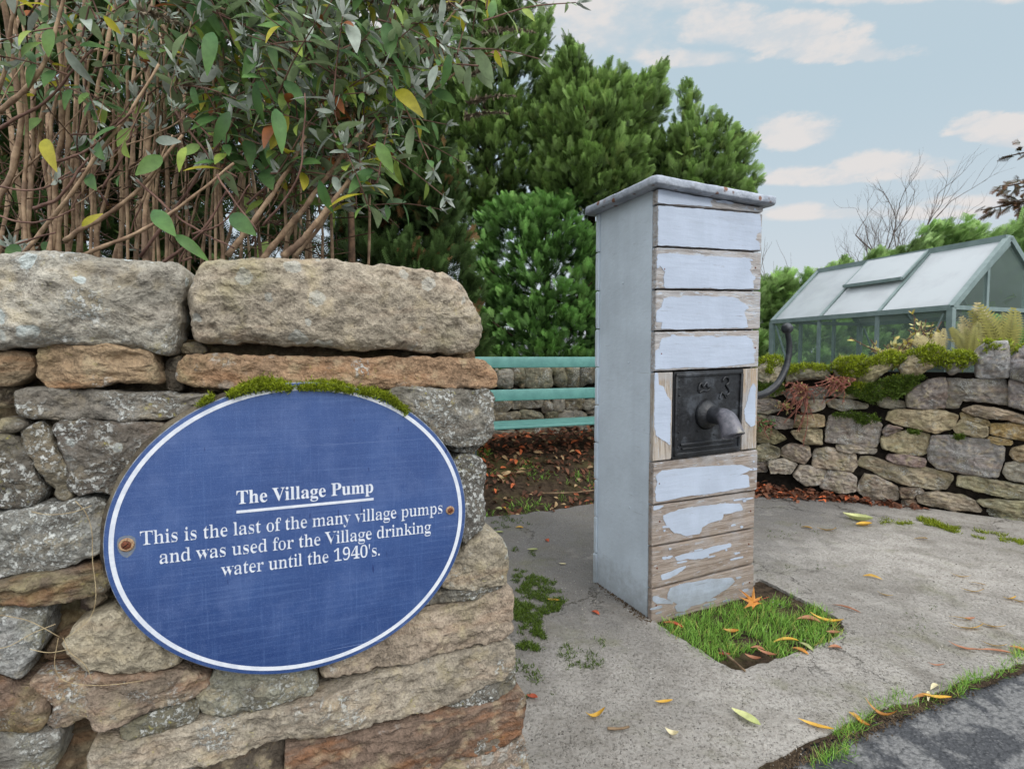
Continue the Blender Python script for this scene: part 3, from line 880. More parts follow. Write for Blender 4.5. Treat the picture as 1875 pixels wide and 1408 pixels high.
# moss along the top of the plaque
def wall_moss(px, py, n, size, spread_px, seed):
    r = np.random.default_rng(seed)
    t = r.random(n) * (len(px) - 1)
    x = np.interp(t, np.arange(len(px)), px) + r.normal(0, 1.5, n); y = np.interp(t, np.arange(len(py)), py)
    sp = np.interp(t, np.arange(len(px)), spread_px)
    f = r.random(n)
    y = y + 2 - f * sp * .8
    q = wall_sz(np.stack([x, y], -1))
    h = .016 + .022 * np.sqrt(np.clip(1 - f * f, 0, 1)) * (.6 + .5 * r.random(n))
    return wall_at(q[:, 0], q[:, 1], h)
mp = np.concatenate([wall_moss([425, 450, 480, 510, 535], [722, 716, 712, 710, 709], 1500, .006, [3, 18, 26, 20, 6], 1),
                     wall_moss([545, 580, 615, 645], [708, 709, 711, 716], 1300, .006, [6, 15, 18, 10], 2),
                     wall_moss([650, 680, 705, 722, 740], [716, 722, 730, 740, 752], 1100, .006, [8, 16, 16, 10, 3], 3),
                     wall_moss([372, 385, 395], [738, 732, 726], 160, .006, [6, 9, 4], 4)])
tufts('moss', mp, np.tile(WN * .7 + np.array([0, 0, .7]), (len(mp), 1)), .0062, M['moss'], per=4, w=.26, spread=.5,
      label='bright green moss cushions growing along the top of the blue plaque', cat='moss', kind='stuff')

# ------------------------------------------------------------------ plaque
PC = np.array([-.3409, .7218])                   # centre on the wall face (s, z)
PA, PB = .2723, .2388                            # half axes
PROUD = .034
def plq(s, z, h):
    return wall_at(s, z, np.asarray(h, float) + PROUD)
def plaque_material():
    m, t, out = material("faded_blue_print")
    o = t.mapping(t.obj(), rot=(0, 0, -WA))
    base = t.mix(t.step(t.noise(o, 5, 4, .6), .35, .65), srgb(27, 54, 104), srgb(38, 67, 118))
    # weathering: fine pale streaks across and down
    h1 = t.noise(t.mapping(o, scale=(4, 4, 190)), 1.4, 5, .7)
    v1 = t.noise(t.mapping(o, scale=(260, 260, 9)), 1.2, 4, .7)
    base = t.mix(t.mul(t.step(h1, .46, .74), .30), base, srgb(92, 119, 166))
    base = t.mix(t.mul(t.step(v1, .50, .76), .23), base, srgb(96, 123, 170))
    sep = t.new('ShaderNodeSeparateXYZ'); t.put(sep.inputs[0], o)
    up = t.step(t.add(sep.outputs[2], t.mul(t.noise(o, 7), .3)), .05, .5)
    base = t.mix(t.mul(up, .30), base, srgb(74, 98, 150))
    scr = t.step(t.noise(t.mapping(o, scale=(1.2, 1.2, 320), rot=(0, .03, 0)), 1.0, 2, .5), .70, .74)
    base = t.mix(t.mul(scr, .45), base, srgb(150, 166, 202))
    base = t.mix(t.mul(t.step(t.noise(o, 9, 6, .7), .45, .7), .28), base, srgb(104, 122, 164))
    grain = t.noise(o, 900, 2, .6)
    base = t.mix(t.mul(t.step(grain, .5, .8), .25), base, srgb(140, 158, 200))
    drip = t.step(t.noise(t.mapping(o, scale=(110, 110, 22)), 1.0, 1, .4), .775, .80)
    base = t.mix(t.mul(drip, .75), base, srgb(26, 42, 92))
    principled(t, out, base, t.lin(h1, .3, .7, .32, .5), t.bump(t.add(h1, grain), .0004, .6), spec=.45)
    return m
M['plaque'] = plaque_material()
M['print_white'] = simple_noise_mat('white_print', srgb(214, 217, 222), srgb(196, 201, 211), 60, .5)
M['plaque_edge'] = simple_noise_mat('plaque_edge', srgb(150, 156, 164), srgb(98, 106, 122), 80, .7)
M['rust'] = simple_noise_mat('rusty_steel', srgb(122, 66, 40), srgb(70, 40, 30), 400, .75, .0006, .4)
M['washer'] = simple_noise_mat('stained_washer', srgb(178, 150, 118), srgb(120, 86, 62), 300, .7)
M['drip'] = simple_noise_mat('rust_run', srgb(118, 122, 124), srgb(96, 108, 128), 200, .7)

plaque = thing('plaque', 'oval blue plaque with a white border ring and white lettering, screwed to the stone wall', 'plaque', plq(PC[0], PC[1] - PB, -.004))
def ellipse_disc(a, b, h0, h1, bev, n=160):
    th = np.arange(n) * 2 * math.pi / n
    rings = [(a - .002, b - .002, h0), (a, b, h0 + .001), (a, b, h1 - bev), (a - bev, b - bev, h1)]
    V = np.concatenate([plq(PC[0] + ra * np.cos(th), PC[1] + rb * np.sin(th), np.full(n, hh)) for ra, rb, hh in rings])
    F = [(k * n + i, k * n + (i + 1) % n, (k + 1) * n + (i + 1) % n, (k + 1) * n + i) for k in range(3) for i in range(n)]
    return V, F, n
V, F, n = ellipse_disc(PA, PB, -.006, 0.0, .0012)
mesh('rim', V, F, M['plaque_edge'], plaque, smooth=False)
th = np.arange(n) * 2 * math.pi / n
V = plq(PC[0] + (PA - .0012) * np.cos(th), PC[1] + (PB - .0012) * np.sin(th), np.full(n, .0001))
mesh('face', V, [tuple(range(n))], M['plaque'], plaque, smooth=False)
def ring(da, db):
    return plq(PC[0] + (PA - da) * np.cos(th), PC[1] + (PB - da) * np.sin(th), np.full(n, db))
V = np.concatenate([ring(.0070, .0001), ring(.0070, .0006), ring(.0132, .0006), ring(.0132, .0001)])
F = [(k * n + i, k * n + (i + 1) % n, (k + 1) * n + (i + 1) % n, (k + 1) * n + i) for k in range(3) for i in range(n)]
mesh('border_ring', V, F, M['print_white'], plaque, smooth=False)

GLYPHS = {
 '0': (375, '188,-7 150,-3 118,7 91,24 69,48 51,76 39,111 30,150 25,193 23,241 25,289 30,332 39,371 51,405 69,433 91,456 118,473 150,483 189,486 225,483 257,473 283,456 305,433 322,405 336,370 345,331 351,288 353,240 351,193 345,150 336,110 322,76 305,48 283,24 256,7 225,-3|188,37 210,43 227,61 237,91 248,240 237,390 227,419 210,437 189,443 166,437 150,419 139,390 127,240 139,91 150,61 166,43'),
 '1': (375, '65,0 65,36 120,36 135,38 146,45 152,58 154,79 154,416 108,365 87,351 67,346 52,349 40,359 31,375 28,396 74,412 101,426 132,447 179,482 254,482 254,79 256,61 261,47 271,38 288,36 342,36 342,0'),
 '4': (375, '121,0 121,36 140,36 161,38 179,44 191,58 195,84 195,125 9,125 9,166 200,480 293,480 293,169 363,169 363,125 293,125 293,84 297,58 309,44 327,38 348,36 357,36 357,0|56,169 195,169 195,287 196,351 200,416 189,394 174,366 158,338 146,319'),
 '9': (375, '152,-7 116,-4 88,4 67,17 53,33 45,51 42,69 44,83 50,94 61,102 75,108 87,80 103,56 126,41 156,36 205,57 237,122 250,230 234,212 212,198 186,188 155,185 119,189 87,201 60,220 40,248 28,282 24,324 26,355 32,383 42,409 56,431 74,450 95,466 120,477 147,484 177,486 209,484 238,476 264,463 287,444 307,420 323,390 335,353 343,310 345,261 334,157 326,126 315,97 300,72 284,49 264,30 241,14 215,3 185,-4|184,233 206,236 224,246 239,260 250,278 248,330 242,372 231,403 209,432 181,441 156,434 137,413 128,391 123,362 121,328 128,275 149,244'),
 'P': (418, '15,0 15,18 45,22 62,32 72,50 74,81 74,379 71,406 62,424 44,434 16,438 16,455 214,455 265,454 306,449 336,440 366,422 390,398 404,367 409,332 404,296 390,266 367,240 334,221 292,209 242,206 182,206 182,81 185,50 194,32 212,22 242,18 242,0|182,230 202,230 244,235 272,252 283,271 290,297 292,329 290,361 284,387 275,406 252,425 216,431 199,429 189,424 184,414 182,398'),
 'T': (423, '92,0 92,18 123,21 142,31 152,50 156,81 156,433 149,433 116,430 88,420 65,403 47,381 35,352 29,318 11,318 11,455 410,455 410,317 394,317 375,382 333,420 269,433 263,433 263,81 267,49 276,30 296,21 328,18 328,0'),
 'V': (428, '212,-13 44,381 22,420 8,432 -14,438 -14,455 211,455 211,438 184,437 166,432 156,423 152,410 155,397 161,378 259,143 348,377 353,394 355,409 351,423 342,432 324,437 299,438 299,455 442,455 442,438 423,436 408,428 395,411 382,383 230,-13'),
 'a': (344, '254,-10 226,-5 208,10 200,35 168,11 133,-4 95,-9 64,-4 40,11 25,34 20,63 25,91 39,115 64,136 98,155 143,173 199,190 199,241 196,266 187,282 171,292 148,296 115,290 104,274 106,268 114,256 121,243 123,231 120,215 110,202 95,193 77,191 59,194 45,203 36,218 33,236 37,259 49,278 69,295 95,308 126,316 162,318 205,315 239,307 263,292 280,271 290,244 293,210 293,62 293,48 295,40 298,36 304,34 312,36 320,42 329,28 306,7 281,-6|151,34 162,35 174,41 187,50 199,63 199,169 154,151 127,123 118,84 126,46'),
 'd': (370, '140,-10 107,-5 78,10 53,35 35,66 26,91 21,118 20,147 21,180 27,210 36,237 55,272 81,297 112,313 146,318 175,314 201,301 223,280 223,401 220,419 212,430 198,437 176,439 176,455 319,455 319,75 320,54 325,41 335,32 353,28 353,11 315,8 271,1 223,-10 223,39 201,12 173,-5|171,28 187,31 202,41 215,57 223,76 223,242 217,257 206,270 191,278 174,281 147,273 130,250 123,225 119,193 118,153 119,115 123,83 130,58 146,36'),
 'e': (301, '154,-10 117,-5 85,10 58,35 37,68 27,95 21,125 20,157 22,187 28,215 38,240 59,273 87,298 120,313 157,318 193,314 224,301 249,280 268,251 279,216 283,173 283,166 117,166 127,97 154,56 200,42 225,47 248,62 270,86 285,72 248,27 205,-1|116,192 202,192 202,215 199,252 193,277 181,292 161,297 136,286 121,255 116,204'),
 'f': (214, '15,0 15,16 30,18 40,22 46,27 50,35 52,48 52,73 52,277 16,277 16,310 52,310 52,353 56,386 67,413 85,436 109,452 139,461 174,465 212,460 240,446 257,425 263,400 260,381 252,367 239,358 224,355 208,358 195,365 187,376 185,391 187,405 193,420 196,426 197,432 193,441 180,443 163,440 154,430 149,413 148,390 148,310 204,310 204,277 148,277 148,65 150,40 158,26 173,18 200,16 200,0'),
 'g': (327, '146,-140 106,-138 73,-132 48,-122 22,-100 14,-74 20,-54 38,-38 68,-26 35,-1 24,30 28,54 42,74 67,92 102,110 58,135 31,169 22,212 27,242 40,268 60,289 88,305 120,315 157,318 196,315 233,304 317,304 317,268 268,268 286,237 292,204 288,176 276,151 258,131 234,116 205,106 172,103 157,103 142,104 126,102 112,94 104,84 101,71 111,55 141,49 175,49 208,48 236,45 259,40 285,29 303,13 312,-9 316,-37 311,-67 296,-92 272,-113 239,-128 197,-137|157,124 178,130 190,146 197,173 200,211 197,249 190,276 178,292 157,297 137,292 124,276 117,249 114,211 117,173 124,146 137,130|160,-116 218,-111 252,-94 263,-66 260,-51 249,-41 231,-36 205,-34 97,-34 79,-52 73,-72 79,-89 95,-103 122,-113'),
 'h': (381, '18,0 18,16 35,19 45,26 51,37 52,56 52,399 51,417 46,429 36,437 19,440 19,455 148,455 148,267 175,295 207,313 243,318 292,306 321,271 330,212 330,56 332,38 337,26 347,19 363,16 363,0 202,0 202,16 207,16 228,26 235,56 235,217 234,241 229,258 219,268 203,271 173,262 148,235 148,56 149,38 154,26 164,19 180,16 180,0'),
 'i': (198, '101,362 81,366 65,376 54,393 50,412 54,432 65,449 81,460 101,463 120,460 137,449 148,432 151,412 147,393 136,376 120,366|18,0 18,16 35,19 45,26 51,37 52,56 52,252 51,272 47,285 37,291 20,294 21,310 148,310 148,56 150,38 154,26 164,19 180,16 180,0'),
 'k': (359, '18,0 18,16 35,19 45,26 51,38 52,56 52,398 51,417 47,430 38,436 20,439 21,455 148,455 148,169 227,248 240,264 244,278 235,290 209,294 206,294 206,310 345,310 345,294 320,289 297,278 275,260 222,209 346,34 360,21 376,16 376,0 211,0 211,16 217,16 234,20 239,32 237,40 232,49 162,147 148,134 148,56 149,38 154,26 164,19 180,16 180,0'),
 'l': (200, '18,0 18,16 35,19 45,26 51,37 52,56 52,398 51,417 47,429 38,436 20,439 20,455 148,455 148,56 150,38 154,26 164,19 180,16 180,0'),
 'm': (554, '18,0 18,16 35,19 45,26 51,37 52,56 52,253 51,271 46,284 36,291 19,294 19,310 146,310 146,265 173,294 204,312 237,318 277,312 305,293 320,261 348,293 381,312 418,318 465,306 494,271 504,212 504,56 505,38 510,26 520,19 536,16 536,0 377,0 377,16 393,19 403,26 408,38 410,56 410,217 408,241 404,258 394,268 377,271 349,263 324,237 324,56 326,38 331,26 340,19 356,16 356,0 200,0 200,16 215,19 225,26 230,38 232,56 232,217 230,241 226,258 216,268 200,271 170,262 146,235 146,56 148,38 152,26 162,19 177,16 177,0'),
 'n': (381, '18,0 18,16 35,19 45,26 51,37 52,56 52,253 51,271 46,284 36,291 19,294 19,310 148,310 148,267 175,296 207,313 243,318 292,306 321,271 330,212 330,56 332,38 337,26 347,19 363,16 363,0 202,0 202,16 207,16 228,26 235,56 235,217 234,241 229,258 219,268 203,271 173,262 148,235 148,56 149,38 154,26 164,19 180,16 180,0'),
 'o': (336, '169,-10 140,-8 114,-1 90,11 69,27 52,47 38,70 27,96 21,124 19,154 21,184 27,213 38,239 52,262 69,281 90,297 114,309 140,316 168,318 196,316 222,309 245,298 266,282 284,263 298,240 308,214 315,185 317,154 315,123 308,94 298,68 275,36 246,11 222,-1 197,-8|169,11 193,18 209,39 214,56 217,81 220,154 218,206 214,245 208,271 192,292 169,299 144,292 128,271 122,245 118,206 117,154 120,82 123,56 128,39 144,18'),
 'p': (371, '18,-139 18,-124 31,-122 40,-117 47,-110 50,-101 52,-64 52,243 51,269 46,283 37,291 20,295 20,310 143,310 143,263 166,294 195,313 230,319 264,314 293,298 317,274 335,241 343,216 348,189 350,160 348,128 343,99 334,72 316,38 291,12 261,-5 227,-10 196,-5 170,9 148,32 148,-58 149,-81 152,-99 158,-110 167,-118 180,-121 197,-123 197,-139|195,28 222,36 239,59 247,84 251,116 252,154 251,192 247,223 241,248 225,270 199,278 171,267 148,235 148,68 167,38'),
 'r': (287, '18,0 18,16 35,19 45,26 51,37 52,56 52,252 51,273 46,285 37,291 20,294 21,310 146,310 146,252 165,280 187,301 210,314 233,318 258,315 275,304 286,287 290,266 287,248 278,234 265,225 248,222 233,224 222,231 207,250 199,257 189,260 175,255 162,241 152,220 149,192 149,56 152,37 159,25 173,19 197,16 197,0'),
 's': (288, '151,-10 122,-6 87,6 80,8 73,9 60,4 51,-9 36,-9 36,105 53,105 66,68 87,39 112,21 140,15 162,18 179,26 189,40 192,58 183,84 156,105 107,130 76,148 54,169 41,193 37,220 44,259 65,291 86,306 111,316 141,319 166,316 199,308 206,306 213,305 223,308 230,319 244,319 244,222 228,222 215,254 196,277 174,291 149,296 130,294 116,286 108,274 105,259 107,244 115,232 128,222 146,212 191,189 221,171 241,151 253,127 257,95 254,65 244,39 228,18 206,2 181,-7'),
 't': (228, '124,-9 89,-4 66,10 53,36 48,71 48,279 20,279 20,300 88,369 129,424 144,424 144,310 208,310 208,279 144,279 144,82 146,64 149,51 157,43 168,40 189,49 206,74 222,66 198,24 165,-1'),
 'u': (375, '131,-10 91,-3 65,17 54,38 48,65 46,97 46,248 44,268 39,282 29,291 11,294 11,310 142,310 142,74 144,58 151,46 162,38 177,36 205,43 228,66 228,248 226,269 221,283 209,291 189,294 189,310 324,310 324,70 326,51 331,39 342,33 360,30 360,13 321,10 277,3 228,-10 228,40 209,19 186,3 160,-7'),
 'v': (306, '142,-10 38,248 22,281 12,290 -3,294 -3,310 164,310 164,294 156,294 136,290 129,276 130,268 185,122 236,252 240,264 241,272 232,289 204,294 204,310 305,310 305,295 289,289 278,279 269,264 260,243 160,-10'),
 'w': (434, '122,-10 17,265 12,276 6,284 -1,290 -11,294 -11,310 138,310 138,294 127,292 120,289 116,284 114,276 116,266 120,252 167,127 211,235 201,266 195,280 190,288 181,293 168,295 168,310 323,310 323,294 302,288 296,276 296,269 298,262 336,141 382,256 386,266 387,275 385,283 380,289 370,292 356,295 356,310 445,310 445,295 433,292 425,284 412,258 304,-10 289,-10 223,197 140,-10'),
 'y': (300, '52,-140 29,-137 10,-125 -2,-107 -7,-84 -4,-67 5,-53 18,-43 36,-40 51,-42 64,-49 72,-61 74,-76 74,-81 74,-87 77,-96 86,-99 99,-92 114,-74 122,-60 129,-44 140,-5 36,250 24,275 19,283 15,287 8,292 -3,294 -5,310 162,310 162,294 146,292 136,290 130,284 128,275 130,267 133,256 185,119 230,241 236,260 238,274 236,284 229,290 219,292 203,294 203,310 300,310 300,294 287,290 277,281 268,265 259,242 162,-24 129,-96 113,-117 95,-131 76,-138'),
}

def set_line(text, name, p0, p1, cap, shrink, tail=0.0):
    """one line of serif lettering between two picture points on the plaque face; cap = capital height in metres"""
    a, b = on_plane(np.array([p0[0], p1[0]]), np.array([p0[1], p1[1]]), wall_at(0, 0, PROUD), WN)
    s0, s1 = (a - W0) @ DW, (b - W0) @ DW
    z0, z1 = a[2], b[2]
    adv = 0; items = []
    sp = 170 if shrink else 185
    for ch in text:
        if ch == ' ':
            adv += sp; continue
        if ch in ".'":
            items.append((ch, adv)); adv += 165 if ch == '.' else 120; continue
        w, d = GLYPHS[ch]
        items.append((ch, adv)); adv += w - shrink * 1.3
    kx = (s1 - s0) / (adv - 8); kz = cap / 470.0
    cu = bpy.data.curves.new(name, 'CURVE'); cu.dimensions = '2D'; cu.fill_mode = 'BOTH'; cu.extrude = .00025
    for ch, x0 in items:
        if ch == '.':
            a_ = np.arange(10) * 2 * math.pi / 10
            loops = [np.stack([62 + 38 * np.cos(a_), 36 + 38 * np.sin(a_)], -1)]
        elif ch == "'":
            loops = [np.array([(30, 470), (40, 300), (56, 300), (78, 470), (66, 486), (42, 486)], float)]
        else:
            loops = [np.array([[float(v) for v in q.split(',')] for q in l.split(' ')]) for l in GLYPHS[ch][1].split('|')]
        big = max(loops, key=lambda l: np.ptp(l[:, 0]) * np.ptp(l[:, 1]))
        sgn = np.sign(np.sum(big[:, 0] * np.roll(big[:, 1], -1) - np.roll(big[:, 0], -1) * big[:, 1]))
        for l in loops:
            if shrink and ch not in ".'":
                T = np.roll(l, -1, 0) - np.roll(l, 1, 0); T /= np.linalg.norm(T, axis=1)[:, None] + 1e-9
                l = l.copy()
                nx = T[:, 1] * sgn
                sk_ = shrink * (.3 if ch == '4' else 1)
                l[:, 0] -= sk_ * np.sign(nx) * np.clip((np.abs(nx) - .35) / .4, 0, 1)
                l[:, 0] -= shrink * .6
            s = cu.splines.new('POLY'); s.points.add(len(l) - 1); s.use_cyclic_u = True
            for p, (x, y) in zip(s.points, l):
                p.co = ((x0 + x) * kx, y * kz, 0, 1)
    ob = bpy.data.objects.new(name, cu); COL.objects.link(ob)
    dg = bpy.context.evaluated_depsgraph_get(); dg.update()
    me = bpy.data.meshes.new_from_object(ob.evaluated_get(dg))
    vs = np.array([v.co[:] for v in me.vertices]); fs = [tuple(p.vertices) for p in me.polygons]
    bpy.data.objects.remove(ob); bpy.data.curves.remove(cu); bpy.data.meshes.remove(me)
    sl = (z1 - z0) / (s1 - s0)
    V = plq(s0 + vs[:, 0], z0 + vs[:, 0] * sl + vs[:, 1], vs[:, 2] + .0005)
    return mesh(name, V, fs, M['print_white'], plaque, smooth=False)
set_line("The Village Pump", 'lettering', (433, 923), (684, 901), .0215, 0)
set_line("This is the last of the many village pumps", 'lettering', (257, 998), (811, 939), .0212, 17)
set_line("and was used for the Village drinking", 'lettering', (291, 1032), (789, 974), .0212, 17)
set_line("water until the 1940's.", 'lettering', (406, 1054.5), (698, 1016), .0212, 17)
ab = on_plane(np.array([433, 684]), np.array([937, 913.5]), wall_at(0, 0, PROUD), WN)
mb = MB(); mb.box(ab.mean(0) + WN * .0003, DW, (0, 0, 1), WN, np.linalg.norm(ab[1] - ab[0]) / 2, .0021, .0005)
mb.build('underline', M['print_white'], plaque, smooth=False)
for k, (px, py, rr) in enumerate([(232, 997, .0098), (824, 934, .0076)]):
    c = on_plane(np.array([px]), np.array([py]), wall_at(0, 0, PROUD), WN)[0]
    sc_ = mesh('screw', *tube_geo([c, c + WN * .0025, c + WN * .004, c + WN * .0045], [rr * .62, rr * .64, rr * .56, rr * .3], 20), M['rust'], plaque)
    mb = MB(); mb.box(c + WN * .0046, (DW + np.array([0, 0, .8])) / np.linalg.norm(DW + np.array([0, 0, .8])), np.cross(WN, (DW + np.array([0, 0, .8])) / np.linalg.norm(DW + np.array([0, 0, .8]))), WN, rr * .45, rr * .06, .0003)
    WLOC[sc_.name] = WLOC[plaque.name]
    mb.build('screw_slot', M['core'], sc_, smooth=False)
    a_ = np.arange(40) * 2 * math.pi / 40
    tb = []
    for ra, hh in ((rr * .6, .0005), (rr * .64, .0030), (rr * .85, .0032), (rr, .0018), (rr * 1.02, .0002)):
        tb.append(np.stack([c + DW * ra * math.cos(x) + np.array([0, 0, 1]) * ra * math.sin(x) + WN * hh for x in a_]))
    F = [(q * 40 + i, (q + 1) * 40 + i, (q + 1) * 40 + (i + 1) % 40, q * 40 + (i + 1) % 40) for q in range(4) for i in range(40)]
    mesh('washer', np.concatenate(tb), F, M['washer'], plaque)
    if k == 0:
        pl_ = [(-.012, .002), (-.010, .011), (0, .0145), (.010, .011), (.012, .002), (.0105, -.008), (.006, -.015), (0, -.020), (-.006, -.016), (-.0105, -.008)]
        P = chaikin(np.array(pl_), 2)
        V = c + P[:, :1] * DW + P[:, 1:] * np.array([0, 0, 1]) + WN * .0004
        mesh('rust_run', V, [tuple(range(len(P)))], M['drip'], plaque, smooth=False)
# lichen-grey rim of old sealant between plaque and stones
a_ = np.linspace(math.radians(100), math.radians(190), 60)
V = []
for ra, hh in ((1.0, -.004), (1.018, -.006), (1.03, -.016), (1.02, -.03)):
    nz_ = 1 + fbm(np.stack([np.cos(a_) * 9, np.sin(a_) * 9, np.full(60, ra)], -1), 3) * .01
    V.append(plq(PC[0] + PA * ra * nz_ * np.cos(a_), PC[1] + PB * ra * nz_ * np.sin(a_), np.full(60, hh)))
F = [(k * 60 + i, k * 60 + i + 1, (k + 1) * 60 + i + 1, (k + 1) * 60 + i) for k in range(3) for i in range(59)]
mesh('sealant', np.concatenate(V), F, M['mortar'], plaque)

# dry grass stalks caught on the wall
M['straw'] = simple_noise_mat('dry_straw', srgb(186, 168, 132), srgb(140, 120, 88), 60, .8)
for pts, lab in (([(152, 908), (172, 928), (184, 960), (186, 1010), (192, 1070), (182, 1110), (150, 1140), (135, 1150)], 'long dry grass stalk curving down beside the left edge of the plaque'),
             ([(0, 1108), (40, 1108), (80, 1118), (125, 1148)], 'dry grass stalk arching out of the wall below the left edge stones'),
             ([(75, 927), (110, 930), (150, 926), (182, 916)], 'short bent straw lying across the joint left of the plaque'),
             ([(0, 1170), (40, 1160), (80, 1138), (118, 1125)], 'straight dry stalk crossing the gap at the lower left of the wall'),
             ([(72, 1170), (110, 1171), (142, 1170)], 'pale short straw stuck horizontally in the rubble gap'),
             ([(122, 1150), (118, 1195), (135, 1220), (180, 1229), (230, 1229), (270, 1226)], 'thin stalk looped under the rounded yellow stone below the plaque'),
             ([(130, 1150), (145, 1172), (170, 1190), (181, 1212), (181, 1226)], 'fine bent stalk over the rounded yellow stone below the plaque')):
    q = wall_sz(pts)
    P3 = wall_at(q[:, 0], q[:, 1], .028 + .008 * np.sin(np.linspace(0, 3, len(q))))
    V, F = tube_geo(smooth_path(P3, 24), .0005, 5)
    mesh('dry_stalk', V, F, M['straw'], None, label=lab, cat='dry stalk', group='dry stalks on the wall')

# ------------------------------------------------------------------ village pump
P0 = on_ground(1192, 1136); P1 = on_ground(1379, 1086); P3 = on_ground(1098, 1062)
E1 = (P1 - P0) / np.linalg.norm(P1 - P0); PANG = math.atan2(E1[1], E1[0])
PN = np.array([E1[1], -E1[0], 0]); E2 = -PN
PW = float(np.linalg.norm(P1 - P0)); PD = float((P3 - P0) @ E2)
UP = np.array([0, 0, 1.0])
def front_sz(pts, h=0.0):
    p = np.asarray(pts, float)
    q = on_plane(p[:, 0], p[:, 1], P0 + PN * h, PN)
    return np.stack([(q - P0) @ E1, q[:, 2]], -1)
def fpt(s, z, h):
    s = np.asarray(s, float); z = np.asarray(z, float); h = np.asarray(h, float)
    return P0 + s[..., None] * E1 + z[..., None] * UP + h[..., None] * PN
B5 = zoomed(1050, 300, 3.3525); B6 = zoomed(1050, 660, 2.4276)
WG = (srgb(140, 134, 130), srgb(184, 180, 178), srgb(166, 156, 148), .55)
M['wood_g'] = wood_mat('greyed_timber', 'x', PANG, *WG)
M['wood'] = wood_mat('bare_timber', 'x', PANG, srgb(118, 108, 100), srgb(166, 157, 150), srgb(150, 136, 124), .58)
M['wood_v'] = wood_mat('bare_timber_upright', 'z', PANG, srgb(140, 128, 116), srgb(182, 172, 160), srgb(170, 146, 118), .57)
M['paint'] = paint_mat('pale_blue_paint', srgb(172, 182, 198), PANG)
M['paint_side'] = paint_mat('grey_blue_paint', srgb(198, 209, 219), PANG, dirt=.25)
M['iron'] = simple_noise_mat('black_iron_paint', srgb(32, 34, 38), srgb(20, 21, 24), 40, .42, .0035, .5, c3=srgb(72, 76, 82), s3=16)
M['iron_worn'] = simple_noise_mat('worn_iron', srgb(98, 98, 106), srgb(72, 74, 82), 30, .5, .003, .5, c3=srgb(140, 138, 136), s3=30)
def lead_material():
    m, t, out = material('rust_spotted_lid')
    o = t.obj()
    col = t.mix(t.step(t.noise(o, 14, 5, .65), .35, .65), srgb(142, 149, 160), srgb(174, 180, 190))
    col = t.mix(t.mul(t.step(t.noise(o, 22, 5, .7), .55, .7), .5), col, srgb(120, 122, 126))
    vo = t.voro(o, 24, 1.0); cs = t.new('ShaderNodeSeparateColor'); t.put(cs.inputs[0], t.voro(o, 24, out='Color'))
    sp = t.mul(t.step(t.add(vo, t.mul(t.noise(o, 90), .12)), .36, .24), t.step(cs.outputs[0], .25, .35))
    col = t.mix(t.mul(sp, .9), col, t.mix(cs.outputs[1], srgb(132, 84, 52), srgb(84, 56, 44)))
    principled(t, out, col, .6, t.bump(t.add(t.noise(o, 18, 5, .6), t.mul(t.noise(o, 70), .4)), .012, .8), spec=.35)
    return m
M['lid'] = lead_material()

pump = thing('village_pump', 'tall square wooden pump with peeling pale blue paint, black iron spout and metal lid', 'water pump', P0)

def slab_on(poly, place, h0, h1, bev=.003, edge_noise=0.0, seed=0):
    """a board: outline in (s,z), from h0 out to h1, eased edges"""
    P = np.asarray(poly, float)
    if np.sum(P[:, 0] * np.roll(P[:, 1], -1) - np.roll(P[:, 0], -1) * P[:, 1]) < 0:
        P = P[::-1]
    P = resample(P, .012)
    if edge_noise:
        p3 = np.stack([P[:, 0], P[:, 1], np.full(len(P), seed * 1.7)], -1)
        P = P + np.stack([fbm(p3 * 20, 3), fbm(p3 * 20 + 50, 3)], -1) * edge_noise
    c = P.mean(0)
    D = np.roll(P, -1, 0) - np.roll(P, 1, 0); D /= np.linalg.norm(D, axis=1)[:, None] + 1e-9
    N = np.stack([D[:, 1], -D[:, 0]], -1)
    n = len(P)
    rings = [(0, h0), (0, h1 - bev), (bev * .35, h1 - bev * .3), (bev, h1)]
    V = np.concatenate([place((P - N * i)[:, 0], (P - N * i)[:, 1], np.full(n, h)) for i, h in rings])
    F = [(k * n + i, k * n + (i + 1) % n, (k + 1) * n + (i + 1) % n, (k + 1) * n + i) for k in range(3) for i in range(n)]
    F.append(tuple(range(3 * n, 4 * n)))
    F.append(tuple(range(n - 1, -1, -1)))
    return V, F
def flake(poly, place, h, seed, amp=.004):
    """a sheet of old paint with a ragged, slightly lifted edge"""
    P = np.asarray(poly, float)
    if np.sum(P[:, 0] * np.roll(P[:, 1], -1) - np.roll(P[:, 0], -1) * P[:, 1]) < 0:
        P = P[::-1]
    P = resample(P, .0028)
    p3 = np.stack([P[:, 0], P[:, 1], np.full(len(P), seed * 3.1)], -1)
    D = np.roll(P, -1, 0) - np.roll(P, 1, 0); D /= np.linalg.norm(D, axis=1)[:, None] + 1e-9
    N = np.stack([D[:, 1], -D[:, 0]], -1)
    q = p3 * np.array([18, 60, 1])
    P = P + N * (fbm(q, 4, .6) * amp + (.0025 if h < .01 else 0))[:, None]
    P[:, 0] += fbm(p3 * np.array([30, 140, 1]) + 30, 2) * amp * .9
    n = len(P)
    V = np.concatenate([place(P[:, 0], P[:, 1], np.full(n, h)), place(P[:, 0], P[:, 1], np.full(n, h + .0016))])
    F = [(i, (i + 1) % n, n + (i + 1) % n, n + i) for i in range(n)]
    F.append(tuple(range(n, 2 * n)))
    return V, F

